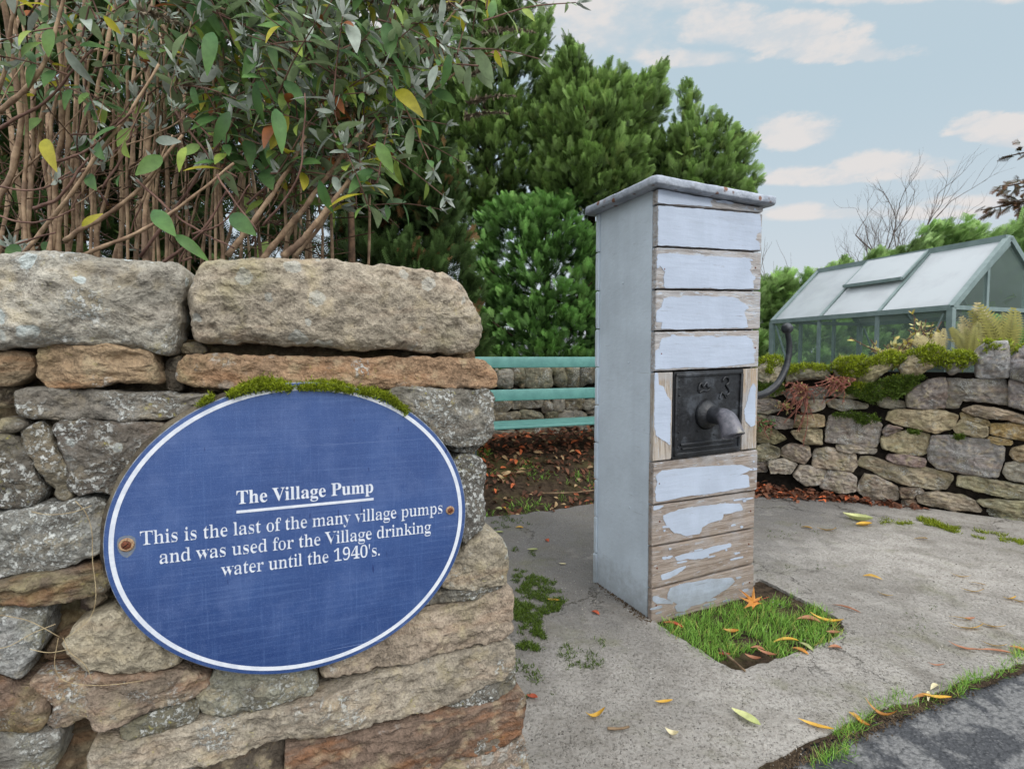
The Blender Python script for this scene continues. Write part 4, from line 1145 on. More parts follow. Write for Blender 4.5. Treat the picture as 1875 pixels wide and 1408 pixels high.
# joints between the front boards: height at the left edge and at the right edge
zl = front_sz([(1204, y) for y in (375, 452, 530, 606.5, 681.5, 845.5, 923.5, 1000, 1077)])[:, 1]
zr = front_sz([(1388, y) for y in (389.5, 461, 532, 603.5, 673, 822, 897, 966, 1030.5)])[:, 1]
LIDZ = float(front_sz([(1200, 344)], .0)[0, 1])
zl = np.concatenate([[LIDZ], zl, [-.03]]); zr = np.concatenate([[LIDZ - .004], zr, [-.015]])
FL = {
 0: [B5((520, 165), (640, 170), (760, 190), (850, 205), (830, 225), (845, 262), (720, 254), (600, 248), (516, 238))],
 1: [B5((512, 258), (700, 268), (900, 280), (1140, 303), (1143, 415), (1118, 430), (1108, 470), (1132, 490), (1134, 528), (1000, 526), (700, 510), (512, 500))],
 2: [B5((515, 560), (560, 555), (640, 560), (760, 572), (900, 575), (1050, 582), (1080, 610), (1085, 640), (1072, 650), (1090, 680), (1110, 700), (1095, 720), (1100, 762), (1000, 766), (900, 764), (820, 760), (700, 766), (560, 762), (553, 740), (555, 690), (562, 665), (540, 640), (525, 625), (508, 640), (506, 590))],
 3: [B5((555, 830), (600, 822), (655, 828), (670, 815), (800, 815), (980, 820), (1010, 840), (1060, 870), (1075, 885), (1048, 900), (1045, 925), (1060, 960), (1065, 1000), (900, 1008), (760, 1010), (600, 1016), (540, 1010), (545, 970), (502, 965), (500, 905), (542, 880))],
 4: [B5((545, 1075), (600, 1060), (750, 1065), (850, 1060), (880, 1070), (920, 1062), (1050, 1060), (1090, 1080), (1100, 1110), (1092, 1130), (1116, 1150), (1100, 1175), (1110, 1218), (1000, 1232), (850, 1248), (700, 1245), (560, 1255), (502, 1260), (502, 1150), (530, 1140), (535, 1095))],
 6: [B6((390, 490), (480, 480), (600, 470), (740, 465), (780, 480), (770, 490), (725, 510), (770, 512), (775, 558), (700, 570), (640, 583), (560, 592), (480, 602), (410, 620), (365, 625), (360, 570), (372, 540), (362, 512))],
 7: [B6((400, 690), (470, 665), (560, 650), (650, 640), (740, 638), (752, 662), (700, 675), (665, 680), (660, 705), (600, 720), (570, 740), (560, 770), (500, 775), (450, 765), (420, 735), (404, 715)), B6((358, 650), (400, 645), (385, 655), (358, 662))],
 8: [B6((455, 875), (500, 860), (560, 850), (640, 825), (700, 814), (700, 826), (640, 846), (590, 862), (540, 882), (510, 878), (462, 886)), B6((390, 955), (430, 940), (470, 925), (500, 915), (478, 936), (420, 968), (396, 972))],
 9: [B6((415, 1055), (430, 1010), (500, 990), (600, 975), (700, 965), (715, 980), (690, 1005), (650, 1030), (600, 1060), (560, 1080), (520, 1090), (490, 1115), (460, 1110), (450, 1095), (466, 1080), (440, 1070)), B6((354, 1048), (400, 1058), (440, 1076), (372, 1075), (354, 1066))],
}
r_ = np.random.default_rng(4)
for k in range(10):
    if k == 5:
        continue
    g = .0032
    a0, a1, b0, b1 = zl[k] - g, zr[k] - g, zl[k + 1] + g, zr[k + 1] + g
    proud = r_.uniform(-.002, .003) + (.004 if k in (1, 6) else 0)
    x0, x1 = r_.uniform(-.003, .003), PW + r_.uniform(-.004, .003)
    poly = [(x0, b0), (x0 + (x1 - x0) * .33, b0 + (b1 - b0) * .33 + r_.uniform(-.001, .001)), (x1, b1), (x1, a1), (x0 + (x1 - x0) * .6, a0 + (a1 - a0) * .6 + r_.uniform(-.001, .001)), (x0, a0)]
    V, F = slab_on(poly, fpt, -.022, proud, .004, .0016, k)
    b = mesh('board', V, F, M['wood' if k > 5 else 'wood_g'], pump, smooth=False, label='bare grey weathered board with most of its paint gone' if k in (7, 8) else None)
    for q, pts in enumerate(FL.get(k, [])):
        sz = front_sz(pts)
        sz[:, 0] = np.clip(sz[:, 0], x0 + .004, x1 - .004)
        lo = b0 + (b1 - b0) * sz[:, 0] / PW; hi = a0 + (a1 - a0) * sz[:, 0] / PW
        sz[:, 1] = np.clip(sz[:, 1], lo + .004, hi - .004)
        V, F = flake(sz, fpt, proud + .0002, k * 5 + q)
        mesh('paint', V, F, M['paint'], b, smooth=False)
    for s_ in ((.03, PW - .03) if k in (2, 4, 6, 7, 8, 9) else ()):
        z_ = (b0 + a0) / 2 + (b1 - b0 + a1 - a0) / 2 * s_ / PW + r_.uniform(-.015, .015)
        c_ = fpt(s_ + r_.uniform(-.008, .008), z_, proud)
        mesh('nail_head', *tube_geo([c_, c_ + PN * .0016, c_ + PN * .0022], [.0036, .0036, .002], 8), M['rust'], b)
    # little islands of paint left on the bare wood
    rf = np.random.default_rng(500 + k)
    sv, sf = [], []
    off_ = 0
    for q in range(11 if k > 5 else 5):
        s_, f_ = rf.uniform(.02, PW - .02), rf.uniform(.08, .92)
        z_ = (b0 + (b1 - b0) * s_ / PW) * (1 - f_) + (a0 + (a1 - a0) * s_ / PW) * f_
        r1, r2 = rf.uniform(.003, .026), rf.uniform(.0012, .003)
        a_ = np.arange(10) * 2 * math.pi / 10
        rr = 1 + rf.normal(0, .38, 10)
        V, F = flake(np.stack([s_ + r1 * rr * np.cos(a_), z_ + r2 * rr * np.sin(a_)], -1), fpt, proud + .0001, q + k * 40, .0008)
        sv.append(V); sf += [[i + off_ for i in f] for f in F]; off_ += len(V)
    mesh('paint_flecks', np.concatenate(sv), sf, M['paint'], b, smooth=False, kind='stuff')
# short upright boards either side of the iron plate
plate_px = [(1050 + x / 2.4276, 660 + y / 2.4276) for x, y in ((447, 52), (757, 38), (741, 403), (439, 440))]
psz = front_sz(plate_px)
zt0, zt1, zb0, zb1 = zl[5] - .003, zr[5] - .003, zl[6] + .003, zr[6] + .003
sl = lambda a, b, s: a + (b - a) * s / PW
xa, xb = psz[:, 0].min() + .002, psz[:, 0].max() - .004
for (s0, s1), pts in (((0, xa - .004), B6((360, 58), (372, 58), (378, 110), (400, 120), (415, 160), (432, 180), (428, 300), (428, 372), (408, 355), (388, 345), (368, 330), (360, 280))),
                      ((xb + .003, PW), B6((800, 105), (808, 120), (806, 285), (790, 292), (766, 268), (760, 222), (775, 180), (785, 130)))):
    V, F = slab_on([(s0, sl(zb0, zb1, s0)), (s1, sl(zb0, zb1, s1)), (s1, sl(zt0, zt1, s1)), (s0, sl(zt0, zt1, s0))], fpt, -.022, -.001, .003, .0016, 30)
    b = mesh('upright_board', V, F, M['wood_v'], pump, smooth=False)
    sz = front_sz(pts); sz[:, 0] = np.clip(sz[:, 0], s0 + .004, s1 - .004)
    V, F = flake(sz, fpt, -.0008, 77 + int(s0 * 100), .003)
    mesh('paint', V, F, M['paint'], b, smooth=False)
# iron plate with raised rim, mouldings and the spout
V, F = slab_on(psz, fpt, -.02, .000, .002)
plate = mesh('spout_plate', V, F, M['iron'], pump, smooth=False)
def pl_uv(u, v):
    """point on the plate: u across, v up, both 0..1"""
    a = psz[3] * (1 - u) + psz[2] * u; b = psz[0] * (1 - u) + psz[1] * u
    return a * (1 - v) + b * v
mb = MB()
for (u0, v0), (u1, v1), w in (((.02, .96), (.97, .965), .014), ((.02, .05), (.97, .05), .014), ((.03, .05), (.03, .95), .012), ((.96, .05), (.965, .95), .012), ((.10, .16), (.86, .165), .010), ((.12, .11), (.88, .115), .007)):
    a, b_ = pl_uv(u0, v0), pl_uv(u1, v1)
    mb.bar(fpt(a[0], a[1], .0035), fpt(b_[0], b_[1], .0035), w, .010, up=PN, bev=.0025)
mb.build('moulding', M['iron'], plate)
rr_ = np.random.default_rng(8)
for u, v in [(.07, .9 - .085 * i) for i in range(10)] + [(.93, .86), (.93, .3), (.6, .24), (.35, .3)]:
    a = pl_uv(u + rr_.uniform(-.012, .012), v); c = fpt(a[0], a[1], .001)
    r0 = rr_.uniform(.003, .006)
    mesh('rivet', *tube_geo([c, c + PN * .002, c + PN * .0038], [r0, r0 * .85, r0 * .3], 8), M['iron'], plate)
def curl(u, v, pts, rad):
    o = pl_uv(u, v)
    mesh('cast_ornament', *tube_geo([fpt(o[0] + x, o[1] + y, .003) for x, y in smooth_path(np.array([(x, y, 0) for x, y in pts]), 20)[:, :2]], rad, 6), M['iron'], plate)
curl(.43, .80, [(-.035, -.012), (-.030, .012), (-.018, .018), (-.012, .004), (0, .016), (.010, .020), (.012, .004), (.028, .006)], .0042)
curl(.43, .765, [(-.030, -.006), (-.012, .002), (.010, .000), (.026, .008)], .0036)
curl(.73, .86, [(-.018, .000), (-.012, .014), (.004, .018), (.016, .010), (.015, -.006), (.002, -.014), (.014, -.030), (.020, -.046), (.004, -.056)], .0040)
curl(.68, .70, [(-.014, -.014), (-.004, .010), (.010, .004), (.022, -.012)], .0036)
sc0 = front_sz(B6((592, 240)))[0]
c = fpt(sc0[0], sc0[1], 0)
V, F = tube_geo([c - PN * .002, c + PN * .012, c + PN * .024, c + PN * .032], [.062, .056, .046, .034], 28)
boss = mesh('spout_boss', V, F, M['iron'], plate)
path = smooth_path(np.array([c + PN * .02, c + PN * .07, c + PN * .098 - UP * .006, c + PN * .116 - UP * .034, c + PN * .132 - UP * .068]), 24)
k = len(path)
rad = np.interp(np.linspace(0, 1, k), [0, .45, .6, 1], [.034, .033, .037, .043])
V, F = tube_geo(path, rad, 24, cap=False)
V2, F2 = tube_geo(path, rad - .006, 24, cap=False)
ring_ = [((k - 1) * 24 + j, (k - 1) * 24 + (j + 1) % 24, len(V) + (k - 1) * 24 + (j + 1) % 24, len(V) + (k - 1) * 24 + j) for j in range(24)]
def spout_mat():
    m, t, out = material('spout_iron')
    o = t.mapping(t.obj(), rot=(0, 0, -PANG))
    sx = t.new('ShaderNodeSeparateXYZ'); t.put(sx.inputs[0], o)
    n = t.noise(o, 30, 5, .65)
    w = t.step(t.add(t.mul(sx.outputs[1], -1), t.mul(n, .02)), .085, .105)
    col = t.mix(t.step(n, .4, .65), srgb(30, 32, 36), srgb(50, 52, 57))
    worn = t.mix(t.step(n, .4, .6), srgb(78, 78, 86), srgb(108, 106, 113))
    tip = t.step(t.add(t.mul(sx.outputs[1], -1), t.mul(n, .03)), .176, .186)
    col = t.mix(w, col, t.mix(tip, worn, srgb(150, 146, 138)))
    principled(t, out, col, .5, t.bump(n, .003, .8), spec=.5)
    return m
M['spout'] = spout_mat()
mesh('spout', np.concatenate([V, V2]), F + [f[::-1] for f in [tuple(i + len(V) for i in f) for f in F2]] + ring_, M['spout'], plate)

# side panels, back boards, inner frame
def side_pt(sgn):
    s0 = -.0 if sgn < 0 else PW
    def f(t, z, h):
        t = np.asarray(t, float); z = np.asarray(z, float); h = np.asarray(h, float)
        return P0 + E1 * s0 + t[..., None] * E2 + z[..., None] * UP + (sgn * h)[..., None] * E1
    return f
for sgn in (-1, 1):
    f = side_pt(sgn)
    base = [(.022 + (PD - .042) * x, -.02 + .035 * max(0, fbm(np.array([[x * 9, sgn, 0]]), 3)[0])) for x in np.linspace(0, 1, 30)]
    V, F = slab_on([(max(a_, .029), b_) for a_, b_ in base] + [(PD - .024, LIDZ), (.029, LIDZ)], f, -.02, -.004, .002)
    if sgn > 0: F = [q[::-1] for q in F]
    sp_ = mesh('side_panel', V, F, M['paint_side'], pump, smooth=False)
    for t_, z_ in ((.16, .98), (.14, .40), (.20, 1.30)):
        c = f(np.array(t_), np.array(z_), np.array(-.003)); mesh('nail_head', *tube_geo([c, c - sgn * E1 * -.003], [.004, .003], 8), M['paint_side'], sp_)
    # dark rotten strip that shows under the panel
    V, F = slab_on([(.023, -.03), (PD - .023, -.03), (PD - .023, .07), (.023, .07)], f, -.0205, -.010, .002)
    if sgn > 0: F = [q[::-1] for q in F]
    mesh('sole_plate', V, F, M['core'], pump, smooth=False)
def back_pt(s, z, h):
    s = np.asarray(s, float); z = np.asarray(z, float); h = np.asarray(h, float)
    return P0 + E2 * PD + (PW - s)[..., None] * E1 + z[..., None] * UP + h[..., None] * E2
zz = np.linspace(-.03, LIDZ, 11)
for k in range(10):
    V, F = slab_on([(-.004, zz[k] + .002), (PW + .004, zz[k] + .002), (PW + .004, zz[k + 1] - .002), (-.004, zz[k + 1] - .002)], back_pt, -.02, r_.uniform(-.002, .003), .004, .0016, k + 60)
    mesh('board', V, F, M['paint_side'], pump, smooth=False)
mb = MB()
cc = P0 + E1 * PW / 2 + E2 * PD / 2
mb.box(cc + UP * (LIDZ / 2 - .01), E1, E2, UP, PW / 2 - .021, PD / 2 - .021, LIDZ / 2)
mb.build('inner_frame', M['core'], pump, smooth=False)

# lid
def rounded(hx, hy, r, n=8):
    P = []
    for cx, cy, a0 in ((hx - r, hy - r, 0), (-hx + r, hy - r, 90), (-hx + r, -hy + r, 180), (hx - r, -hy + r, 270)):
        for a in np.linspace(a0, a0 + 90, n):
            P.append((cx + r * math.cos(math.radians(a)), cy + r * math.sin(math.radians(a))))
    return np.array(P)
OV = .042
rings = []
for ins, h in ((.075, .000), (.030, .000), (.003, .001), (.000, .005), (.000, .025), (.003, .031), (.010, .033), (.10, .038), (.19, .042)):
    rings.append((resample(rounded(PW / 2 + OV - ins, PD / 2 + OV - ins, max(.02, .035 - ins * .1)), .03)[:0], ins, h))
n = 120
base_th = np.linspace(0, 1, n, endpoint=False)
V = []
for _, ins, h in rings:
    R = rounded(PW / 2 + OV - ins, PD / 2 + OV - ins, max(.012, .022 - ins * .1))
    Rc = np.vstack([R, R[:1]]); L = np.concatenate([[0], np.cumsum(np.linalg.norm(np.diff(Rc, axis=0), axis=1))]); L /= L[-1]
    x = np.interp(base_th, L, Rc[:, 0]); y = np.interp(base_th, L, Rc[:, 1])
    p3 = np.stack([x, y, np.full(n, h)], -1)
    z = LIDZ + h + fbm(p3 * 9, 3) * .004
    V.append(cc + x[:, None] * E1 + y[:, None] * E2 + z[:, None] * UP + fbm(p3 * 20 + 7, 2)[:, None] * .002 * np.array([1, 1, 0]))
V = np.concatenate(V); K = len(rings)
F = [(k * n + i, k * n + (i + 1) % n, (k + 1) * n + (i + 1) % n, (k + 1) * n + i) for k in range(K - 1) for i in range(n)]
F += [tuple(range((K - 1) * n, K * n)), tuple(range(n - 1, -1, -1))]
mesh('lid', V, F, M['lid'], pump)
# curved handle on the right-hand side
hp = on_plane(*np.array([(1352, 733), (1385, 725), (1405, 718), (1424, 702), (1437, 678), (1444, 652), (1445, 628), (1441, 606)]).T, P0 + E2 * .17, PN)
hp = smooth_path(hp, 40)
V, F = tube_geo(hp, np.interp(np.linspace(0, 1, len(hp)), [0, .3, .8, 1], [.0165, .0165, .0135, .012]), 12)
hd = mesh('handle', V, F, M['iron'], pump)
bm = bmesh.new(); bmesh.ops.create_uvsphere(bm, u_segments=20, v_segments=14, radius=.027)
kn = hp[-1] + UP * .012
V = [kn + np.array(v.co) * np.array([1, 1, .96]) for v in bm.verts]; bm.verts.index_update(); F = [tuple(v.index for v in f.verts) for f in bm.faces]; bm.free()
mesh('knob', V, F, M['iron'], hd)

# ------------------------------------------------------------------ bench
M['bench'] = simple_noise_mat('sea_green_paint', srgb(98, 148, 140), srgb(84, 132, 126), 12, .45, .001, .4)
M['bench_iron'] = simple_noise_mat('bench_end_iron', srgb(52, 70, 66), srgb(40, 52, 50), 20, .6, .001, .4)
BANG = math.radians(22)
BD = np.array([math.cos(BANG), math.sin(BANG), 0]); BN = np.array([math.sin(BANG), -math.cos(BANG), 0])
b0 = at_depth(905, 654, 4.2)
bo = b0 * np.array([1, 1, 0]) - BD * .42          # left end, back plane
BL = 1.75
bench = thing('bench', 'sea green slatted bench in front of the low stone wall, half hidden by the pump', 'bench', bo)
def bz(y, h=0.0):
    return float(on_plane(np.array([905.]), np.array([float(y)]), b0 + BN * h, BN)[0, 2])
def bslat(name, zc, h, wz, th, tilt=0):
    mb = MB()
    mb.box(bo + BD * BL / 2 + BN * h + UP * zc, BD, BN, UP, BL / 2, th / 2, wz / 2, .006)
    mb.build(name, M['bench'], bench)
bslat('back_slat', (bz(653.4) + bz(673.8)) / 2, 0, bz(653.4) - bz(673.8), .035)
bslat('back_slat', (bz(713.6) + bz(734.2)) / 2, 0.02, bz(713.6) - bz(734.2), .035)
sz_ = .485
for k in range(4):
    mb = MB(); mb.box(bo + BD * BL / 2 + BN * (.075 + k * .092) + UP * sz_, BD, BN, UP, BL / 2, .043, .010, .004)
    mb.build('seat_slat', M['bench'], bench)
for s in (.12, BL - .12):
    mb = MB(); c = bo + BD * s
    mb.bar(c + BN * .035 + UP * (-.05), c + BN * .035 + UP * .5, .045, .05, up=BN, bev=.005)
    mb.bar(c + BN * .035 + UP * .5, c - BN * .028 + UP * 1.0, .045, .03, up=BN, bev=.005)
    mb.bar(c + BN * .37 + UP * (-.05), c + BN * .37 + UP * .465, .045, .05, up=BN, bev=.005)
    mb.bar(c + BN * .02 + UP * .448, c + BN * .42 + UP * .448, .045, .04, bev=.005)
    mb.build('bench_end', M['bench_iron'], bench)

# ------------------------------------------------------------------ low dry-stone walls at the back
class Line:
    def __init__(s, pts):
        s.p = np.asarray(pts, float)
        d = np.diff(s.p, axis=0); s.L = np.concatenate([[0], np.cumsum(np.linalg.norm(d, axis=1))])
        t = np.gradient(s.p, axis=0); t /= np.linalg.norm(t, axis=1)[:, None]; s.t = t
    def at(s, q, z, h):
        q = np.asarray(q, float); z = np.asarray(z, float); h = np.asarray(h, float)
        x = np.interp(q, s.L, s.p[:, 0]); y = np.interp(q, s.L, s.p[:, 1])
        e = np.maximum(0, q - s.L[-1]); x = x + e * s.t[-1, 0]; y = y + e * s.t[-1, 1]
        tx = np.interp(q, s.L, s.t[:, 0]); ty = np.interp(q, s.L, s.t[:, 1])
        return np.stack([x + ty * h, y - tx * h, z], -1)
    def sz(s, pts):
        out = []
        for px, py in pts:
            r = ray(px, py); u = r[:2]
            best = None
            for i in range(len(s.p) - 1):
                a, b = s.p[i], s.p[i + 1]; d = b - a
                A = np.array([[u[0], -d[0]], [u[1], -d[1]]])
                k, t = np.linalg.solve(A, a)
                lo = -9 if i == 0 else -1e-6; hi = 9 if i == len(s.p) - 2 else 1 + 1e-6
                if lo <= t <= hi and k > 0:
                    best = (s.L[i] + t * np.linalg.norm(d), CAMZ + k * r[2])
            out.append(best)
        return np.array(out)
RW = Line([(1.30, 4.35), (1.5, 4.13), (1.835, 3.95), (2.42, 3.69), (2.85, 3.42), (3.15, 3.14), (3.6, 2.6)])
BW = Line([(-1.7, 4.0), (-1.0, 4.28), (-.3, 4.52), (.5, 4.80), (1.0, 4.92), (1.32, 4.75)])
A8 = zoomed(1380, 580, 3.5192)
dry = thing('dry_stone_wall', 'low mossy dry-stone wall curving along the pavement below the greenhouse', 'wall', RW.at(2.0, 0, -.1))
G1, G2, G3, G4, G5 = (146, 140, 124), (160, 146, 112), (128, 120, 112), (150, 142, 130), (120, 116, 96)
FARST = [
 ('c', (20, 300), (90, 262), (160, 265), (195, 310), (200, 380), (150, 430), (60, 430), (5, 400), (-60, 400), (-60, 300), G1),
 ('c', (200, 330), (320, 317), (460, 327), (493, 370), (480, 402), (330, 402), (215, 425), G5),
 ('c', (505, 320), (560, 282), (700, 266), (740, 290), (680, 330), (650, 380), (620, 420), (540, 390), (172, 162, 138)),
 ('c', (640, 390), (700, 330), (800, 262), (900, 232), (960, 260), (930, 300), (800, 390), (760, 430), (690, 445), (150, 142, 110)),
 ('c', (940, 330), (1000, 242), (1150, 192), (1220, 222), (1200, 300), (1100, 350), (1060, 385), (960, 376), (160, 146, 118)),
 ('c', (1220, 262), (1300, 232), (1400, 240), (1422, 290), (1330, 350), (1270, 375), (1222, 320), (140, 136, 130)),
 ('c', (1425, 222), (1500, 162), (1640, 160), (1650, 250), (1640, 390), (1500, 402), (1435, 390), (1430, 290), (148, 146, 144)),
 ('c', (1655, 290), (1700, 210), (1760, 180), (1900, 190), (1900, 440), (1742, 420), (1660, 395), (136, 132, 132)),
 ('s', (985, 500), (1050, 452), (1130, 405), (1235, 395), (1245, 480), (1230, 590), (1100, 592), (990, 580), (120, 112, 106)),
 ('s', (1250, 400), (1430, 408), (1620, 404), (1640, 470), (1638, 570), (1480, 548), (1340, 540), (1320, 590), (1245, 588), (134, 128, 120)),
 ('s', (1650, 410), (1780, 430), (1900, 450), (1900, 640), (1780, 610), (1648, 574), (122, 116, 112)),
 ('s', (795, 530), (850, 516), (975, 552), (982, 588), (880, 592), (812, 576), G1),
 ('s', (190, 490), (280, 455), (470, 460), (490, 510), (400, 530), (230, 540), G3),
 ('s', (310, 545), (455, 534), (458, 588), (400, 610), (312, 616), G4),
 ('s', (465, 537), (600, 532), (740, 570), (730, 590), (560, 605), (490, 582), G1),
 ('s', (90, 640), (160, 650), (258, 672), (250, 720), (140, 720), (105, 680), G3),
 ('s', (270, 642), (420, 632), (458, 642), (453, 700), (380, 710), (262, 710), (144, 128, 100)),
 ('s', (490, 642), (620, 622), (790, 652), (828, 702), (808, 810), (788, 848), (650, 828), (462, 808), (472, 720), (142, 134, 126)),
 ('s', (872, 622), (920, 602), (1200, 602), (1318, 642), (1288, 720), (1180, 750), (1050, 720), (950, 700), (858, 665), (166, 152, 124)),
 ('s', (1345, 600), (1420, 572), (1600, 602), (1742, 642), (1860, 690), (1740, 690), (1640, 663), (1500, 648), (1400, 630), (148, 132, 112)),
 ('s', (1335, 622), (1500, 672), (1528, 700), (1500, 708), (1342, 660), (162, 146, 110)),
 ('s', (1292, 715), (1340, 664), (1508, 714), (1506, 770), (1480, 783), (1302, 745), (160, 148, 120)),
 ('s', (1530, 692), (1640, 692), (1880, 705), (1880, 825), (1620, 778), (1524, 754), (168, 144, 98)),
 ('s', (1512, 777), (1660, 802), (1660, 828), (1560, 823), (1507, 800), (166, 146, 104)),
 ('s', (832, 740), (870, 702), (960, 720), (852, 770), (132, 118, 112)),
 ('s', (822, 790), (900, 742), (1060, 747), (1138, 767), (1128, 880), (1070, 903), (940, 878), (832, 848), (158, 148, 120)),
 ('s', (1152, 772), (1240, 767), (1540, 802), (1612, 850), (1608, 930), (1568, 1038), (1400, 1020), (1180, 980), (1132, 930), (1128, 870), (138, 134, 130)),
 ('s', (1672, 852), (1742, 832), (1880, 832), (1880, 945), (1690, 928), (1652, 890), (156, 138, 108)),
 ('s', (1622, 952), (1700, 934), (1880, 960), (1880, 1090), (1632, 1048), (1607, 1010), (156, 150, 136)),
 ('s', (532, 832), (600, 822), (800, 862), (780, 883), (620, 878), (542, 860), G4),
 ('s', (242, 742), (340, 722), (440, 732), (442, 820), (330, 818), (272, 780), (146, 136, 112)),
 ('s', (60, 712), (130, 722), (208, 790), (150, 818), (10, 810), (-60, 800), (-60, 720), (116, 110, 84)),
 ('s', (20, 832), (90, 817), (168, 860), (168, 900), (100, 930), (10, 930), (-60, 925), (-60, 835), G5),
 ('s', (182, 852), (240, 822), (358, 842), (368, 900), (330, 948), (240, 928), (180, 900), (142, 130, 118)),
 ('s', (392, 862), (480, 847), (660, 892), (672, 960), (640, 1003), (510, 980), (382, 965), (152, 140, 124)),
 ('s', (872, 892), (930, 887), (1108, 922), (1108, 960), (1060, 970), (900, 940), (862, 920), (136, 120, 114)),
 ('s', (675, 962), (690, 912), (760, 907), (860, 942), (1100, 977), (1278, 1022), (1288, 1050), (1240, 1118), (1150, 1118), (960, 1080), (830, 1040), (760, 992), (144, 134, 114)),
 ('s', (1322, 1032), (1420, 1032), (1600, 1072), (1742, 1092), (1880, 1120), (1880, 1190), (1742, 1184), (1640, 1168), (1440, 1130), (1312, 1090), (156, 150, 122)),
 ('s', (92, 932), (200, 922), (278, 952), (240, 1010), (112, 1000), G4),
 ('s', (10, 942), (80, 937), (88, 1000), (20, 1000), (-60, 1010), (-60, 945), G3),
 ('s', (252, 1022), (300, 962), (420, 972), (478, 1000), (430, 1078), (330, 1088), (152, 142, 130)),
 ('s', (432, 1080), (482, 992), (620, 1012), (662, 1040), (648, 1118), (560, 1128), (430, 1100), (146, 136, 126)),
 ('s', (662, 1120), (720, 1022), (790, 1032), (928, 1102), (938, 1180), (880, 1193), (740, 1178), (142, 130, 116)),
 ('s', (950, 1112), (1080, 1112), (1098, 1130), (1040, 1148), (1028, 1170), (950, 1168), (118, 104, 90)),
 ('s', (962, 1190), (1030, 1187), (1058, 1210), (1000, 1230), (960, 1215), (130, 112, 96)),
 ('s', (1042, 1152), (1180, 1137), (1360, 1162), (1428, 1202), (1468, 1263), (1300, 1248), (1130, 1223), (1060, 1200), (152, 140, 122)),
 ('s', (1442, 1192), (1560, 1182), (1880, 1210), (1880, 1290), (1640, 1260), (1482, 1220), (150, 144, 118)),
 ('s', (1502, 1252), (1600, 1242), (1880, 1295), (1880, 1370), (1640, 1313), (1522, 1285), (140, 138, 112)),
 ('f', (1242, 1272), (1290, 1262), (1440, 1302), (1640, 1332), (1600, 1348), (1400, 1343), (1272, 1330), (150, 140, 122)),
 ('f', (1652, 1372), (1720, 1357), (1880, 1362), (1880, 1410), (1682, 1390), (140, 134, 124)),
 ('s', (20, 440), (90, 436), (185, 440), (190, 500), (100, 520), (-60, 520), (-60, 440), G5),
 ('s', (20, 540), (90, 528), (170, 548), (180, 600), (90, 625), (-60, 620), (-60, 530), G3),
 ('s', (510, 420), (620, 430), (760, 450), (830, 480), (780, 520), (600, 525), (500, 505), G5),
 ('s', (800, 440), (900, 400), (1060, 395), (1040, 440), (980, 490), (860, 505), (100, 96, 70)),
 ('s', (10, 635), (80, 640), (100, 690), (50, 705), (-60, 700), (-60, 635), G5),
]
mossV = []; mossN = []
for i, st_ in enumerate(FARST):
    kind, pts, c = st_[0], A8(*st_[1:-1]), st_[-1]
    sz = RW.sz(pts)
    pr = {'c': .03, 's': .0, 'f': .07}[kind] + (i * 37 % 11 - 5) * .004
    pl = lambda s, z, h, pr=pr: RW.at(s, z, np.asarray(h) + pr)
    V, F = stone_geo(sz, pl, R=.020 if kind == 'c' else .008, bulge=.02 if kind == 'c' else .0, thick=.25, seed=300 + i, step=.012, rough=.015, facet=.030, K=14, smooth_it=0, grow=.006)
    o = mesh('coping_stone' if kind == 'c' else 'foundation_stone' if kind == 'f' else 'stone', V, F, M['stone'], dry, color=srgb(*c, 1.08),
             props={'lichen': .35 + .3 * (i * 7 % 5) / 5, 'stain': .2, 'roundels': .15})
    if kind == 'c' or i in (0, 1, 50, 52, 53):
        K = len(V); zt = V[:, 2]; q = (zt - zt.min()) / (np.ptp(zt) + 1e-6)
        w = q + fbm(V * 7 + 3, 3) * .75 + (.10 if i < 6 else -.22)
        sel = np.where(w > (.62 if kind == 'c' else .45))[0]
        sel = rng.choice(sel, min(len(sel), 1100), replace=False)
        mossV.append(V[sel]); mossN.append(np.tile(np.array([-.15, -.4, .9]), (len(sel), 1)))
mossV = np.concatenate(mossV); mossN = np.concatenate(mossN)
tufts('moss', mossV, mossN, .021, M['moss'], per=5, w=.34, spread=.55, parent=dry, kind='stuff')
# a cushion hanging between the coping and the course below, and small pads on single stones
mv = []
for poly, n_ in ((A8((520, 420), (700, 440), (900, 380), (1100, 380), (1060, 420), (980, 480), (920, 540), (860, 510), (760, 560), (640, 510), (560, 470)), 900),
                 (A8((500, 625), (640, 618), (790, 640), (800, 668), (700, 690), (600, 640), (520, 640)), 350),
                 (A8((20, 420), (190, 420), (200, 470), (120, 510), (20, 470)), 250), (A8((985, 735), (1060, 735), (1060, 748), (1000, 746)), 60), (A8((1290, 765), (1350, 760), (1350, 778), (1290, 775)), 60)):
    P = np.array(poly); x = rng.uniform(P[:, 0].min(), P[:, 0].max(), n_ * 4); y = rng.uniform(P[:, 1].min(), P[:, 1].max(), n_ * 4)
    ok = inside(P, x, y); x = x[ok][:n_]; y = y[ok][:n_]
    sz = RW.sz(list(zip(x, y)))
    mv.append(RW.at(sz[:, 0], sz[:, 1], np.full(len(x), .035) + fbm(np.stack([x * .05, y * .05, x * 0], -1), 2) * .02))
mv = np.concatenate(mv)
tufts('moss', mv, np.tile(np.array([-.2, -.6, .5]), (len(mv), 1)), .018, M['moss_dark'], per=5, w=.34, spread=.6, parent=dry, kind='stuff')
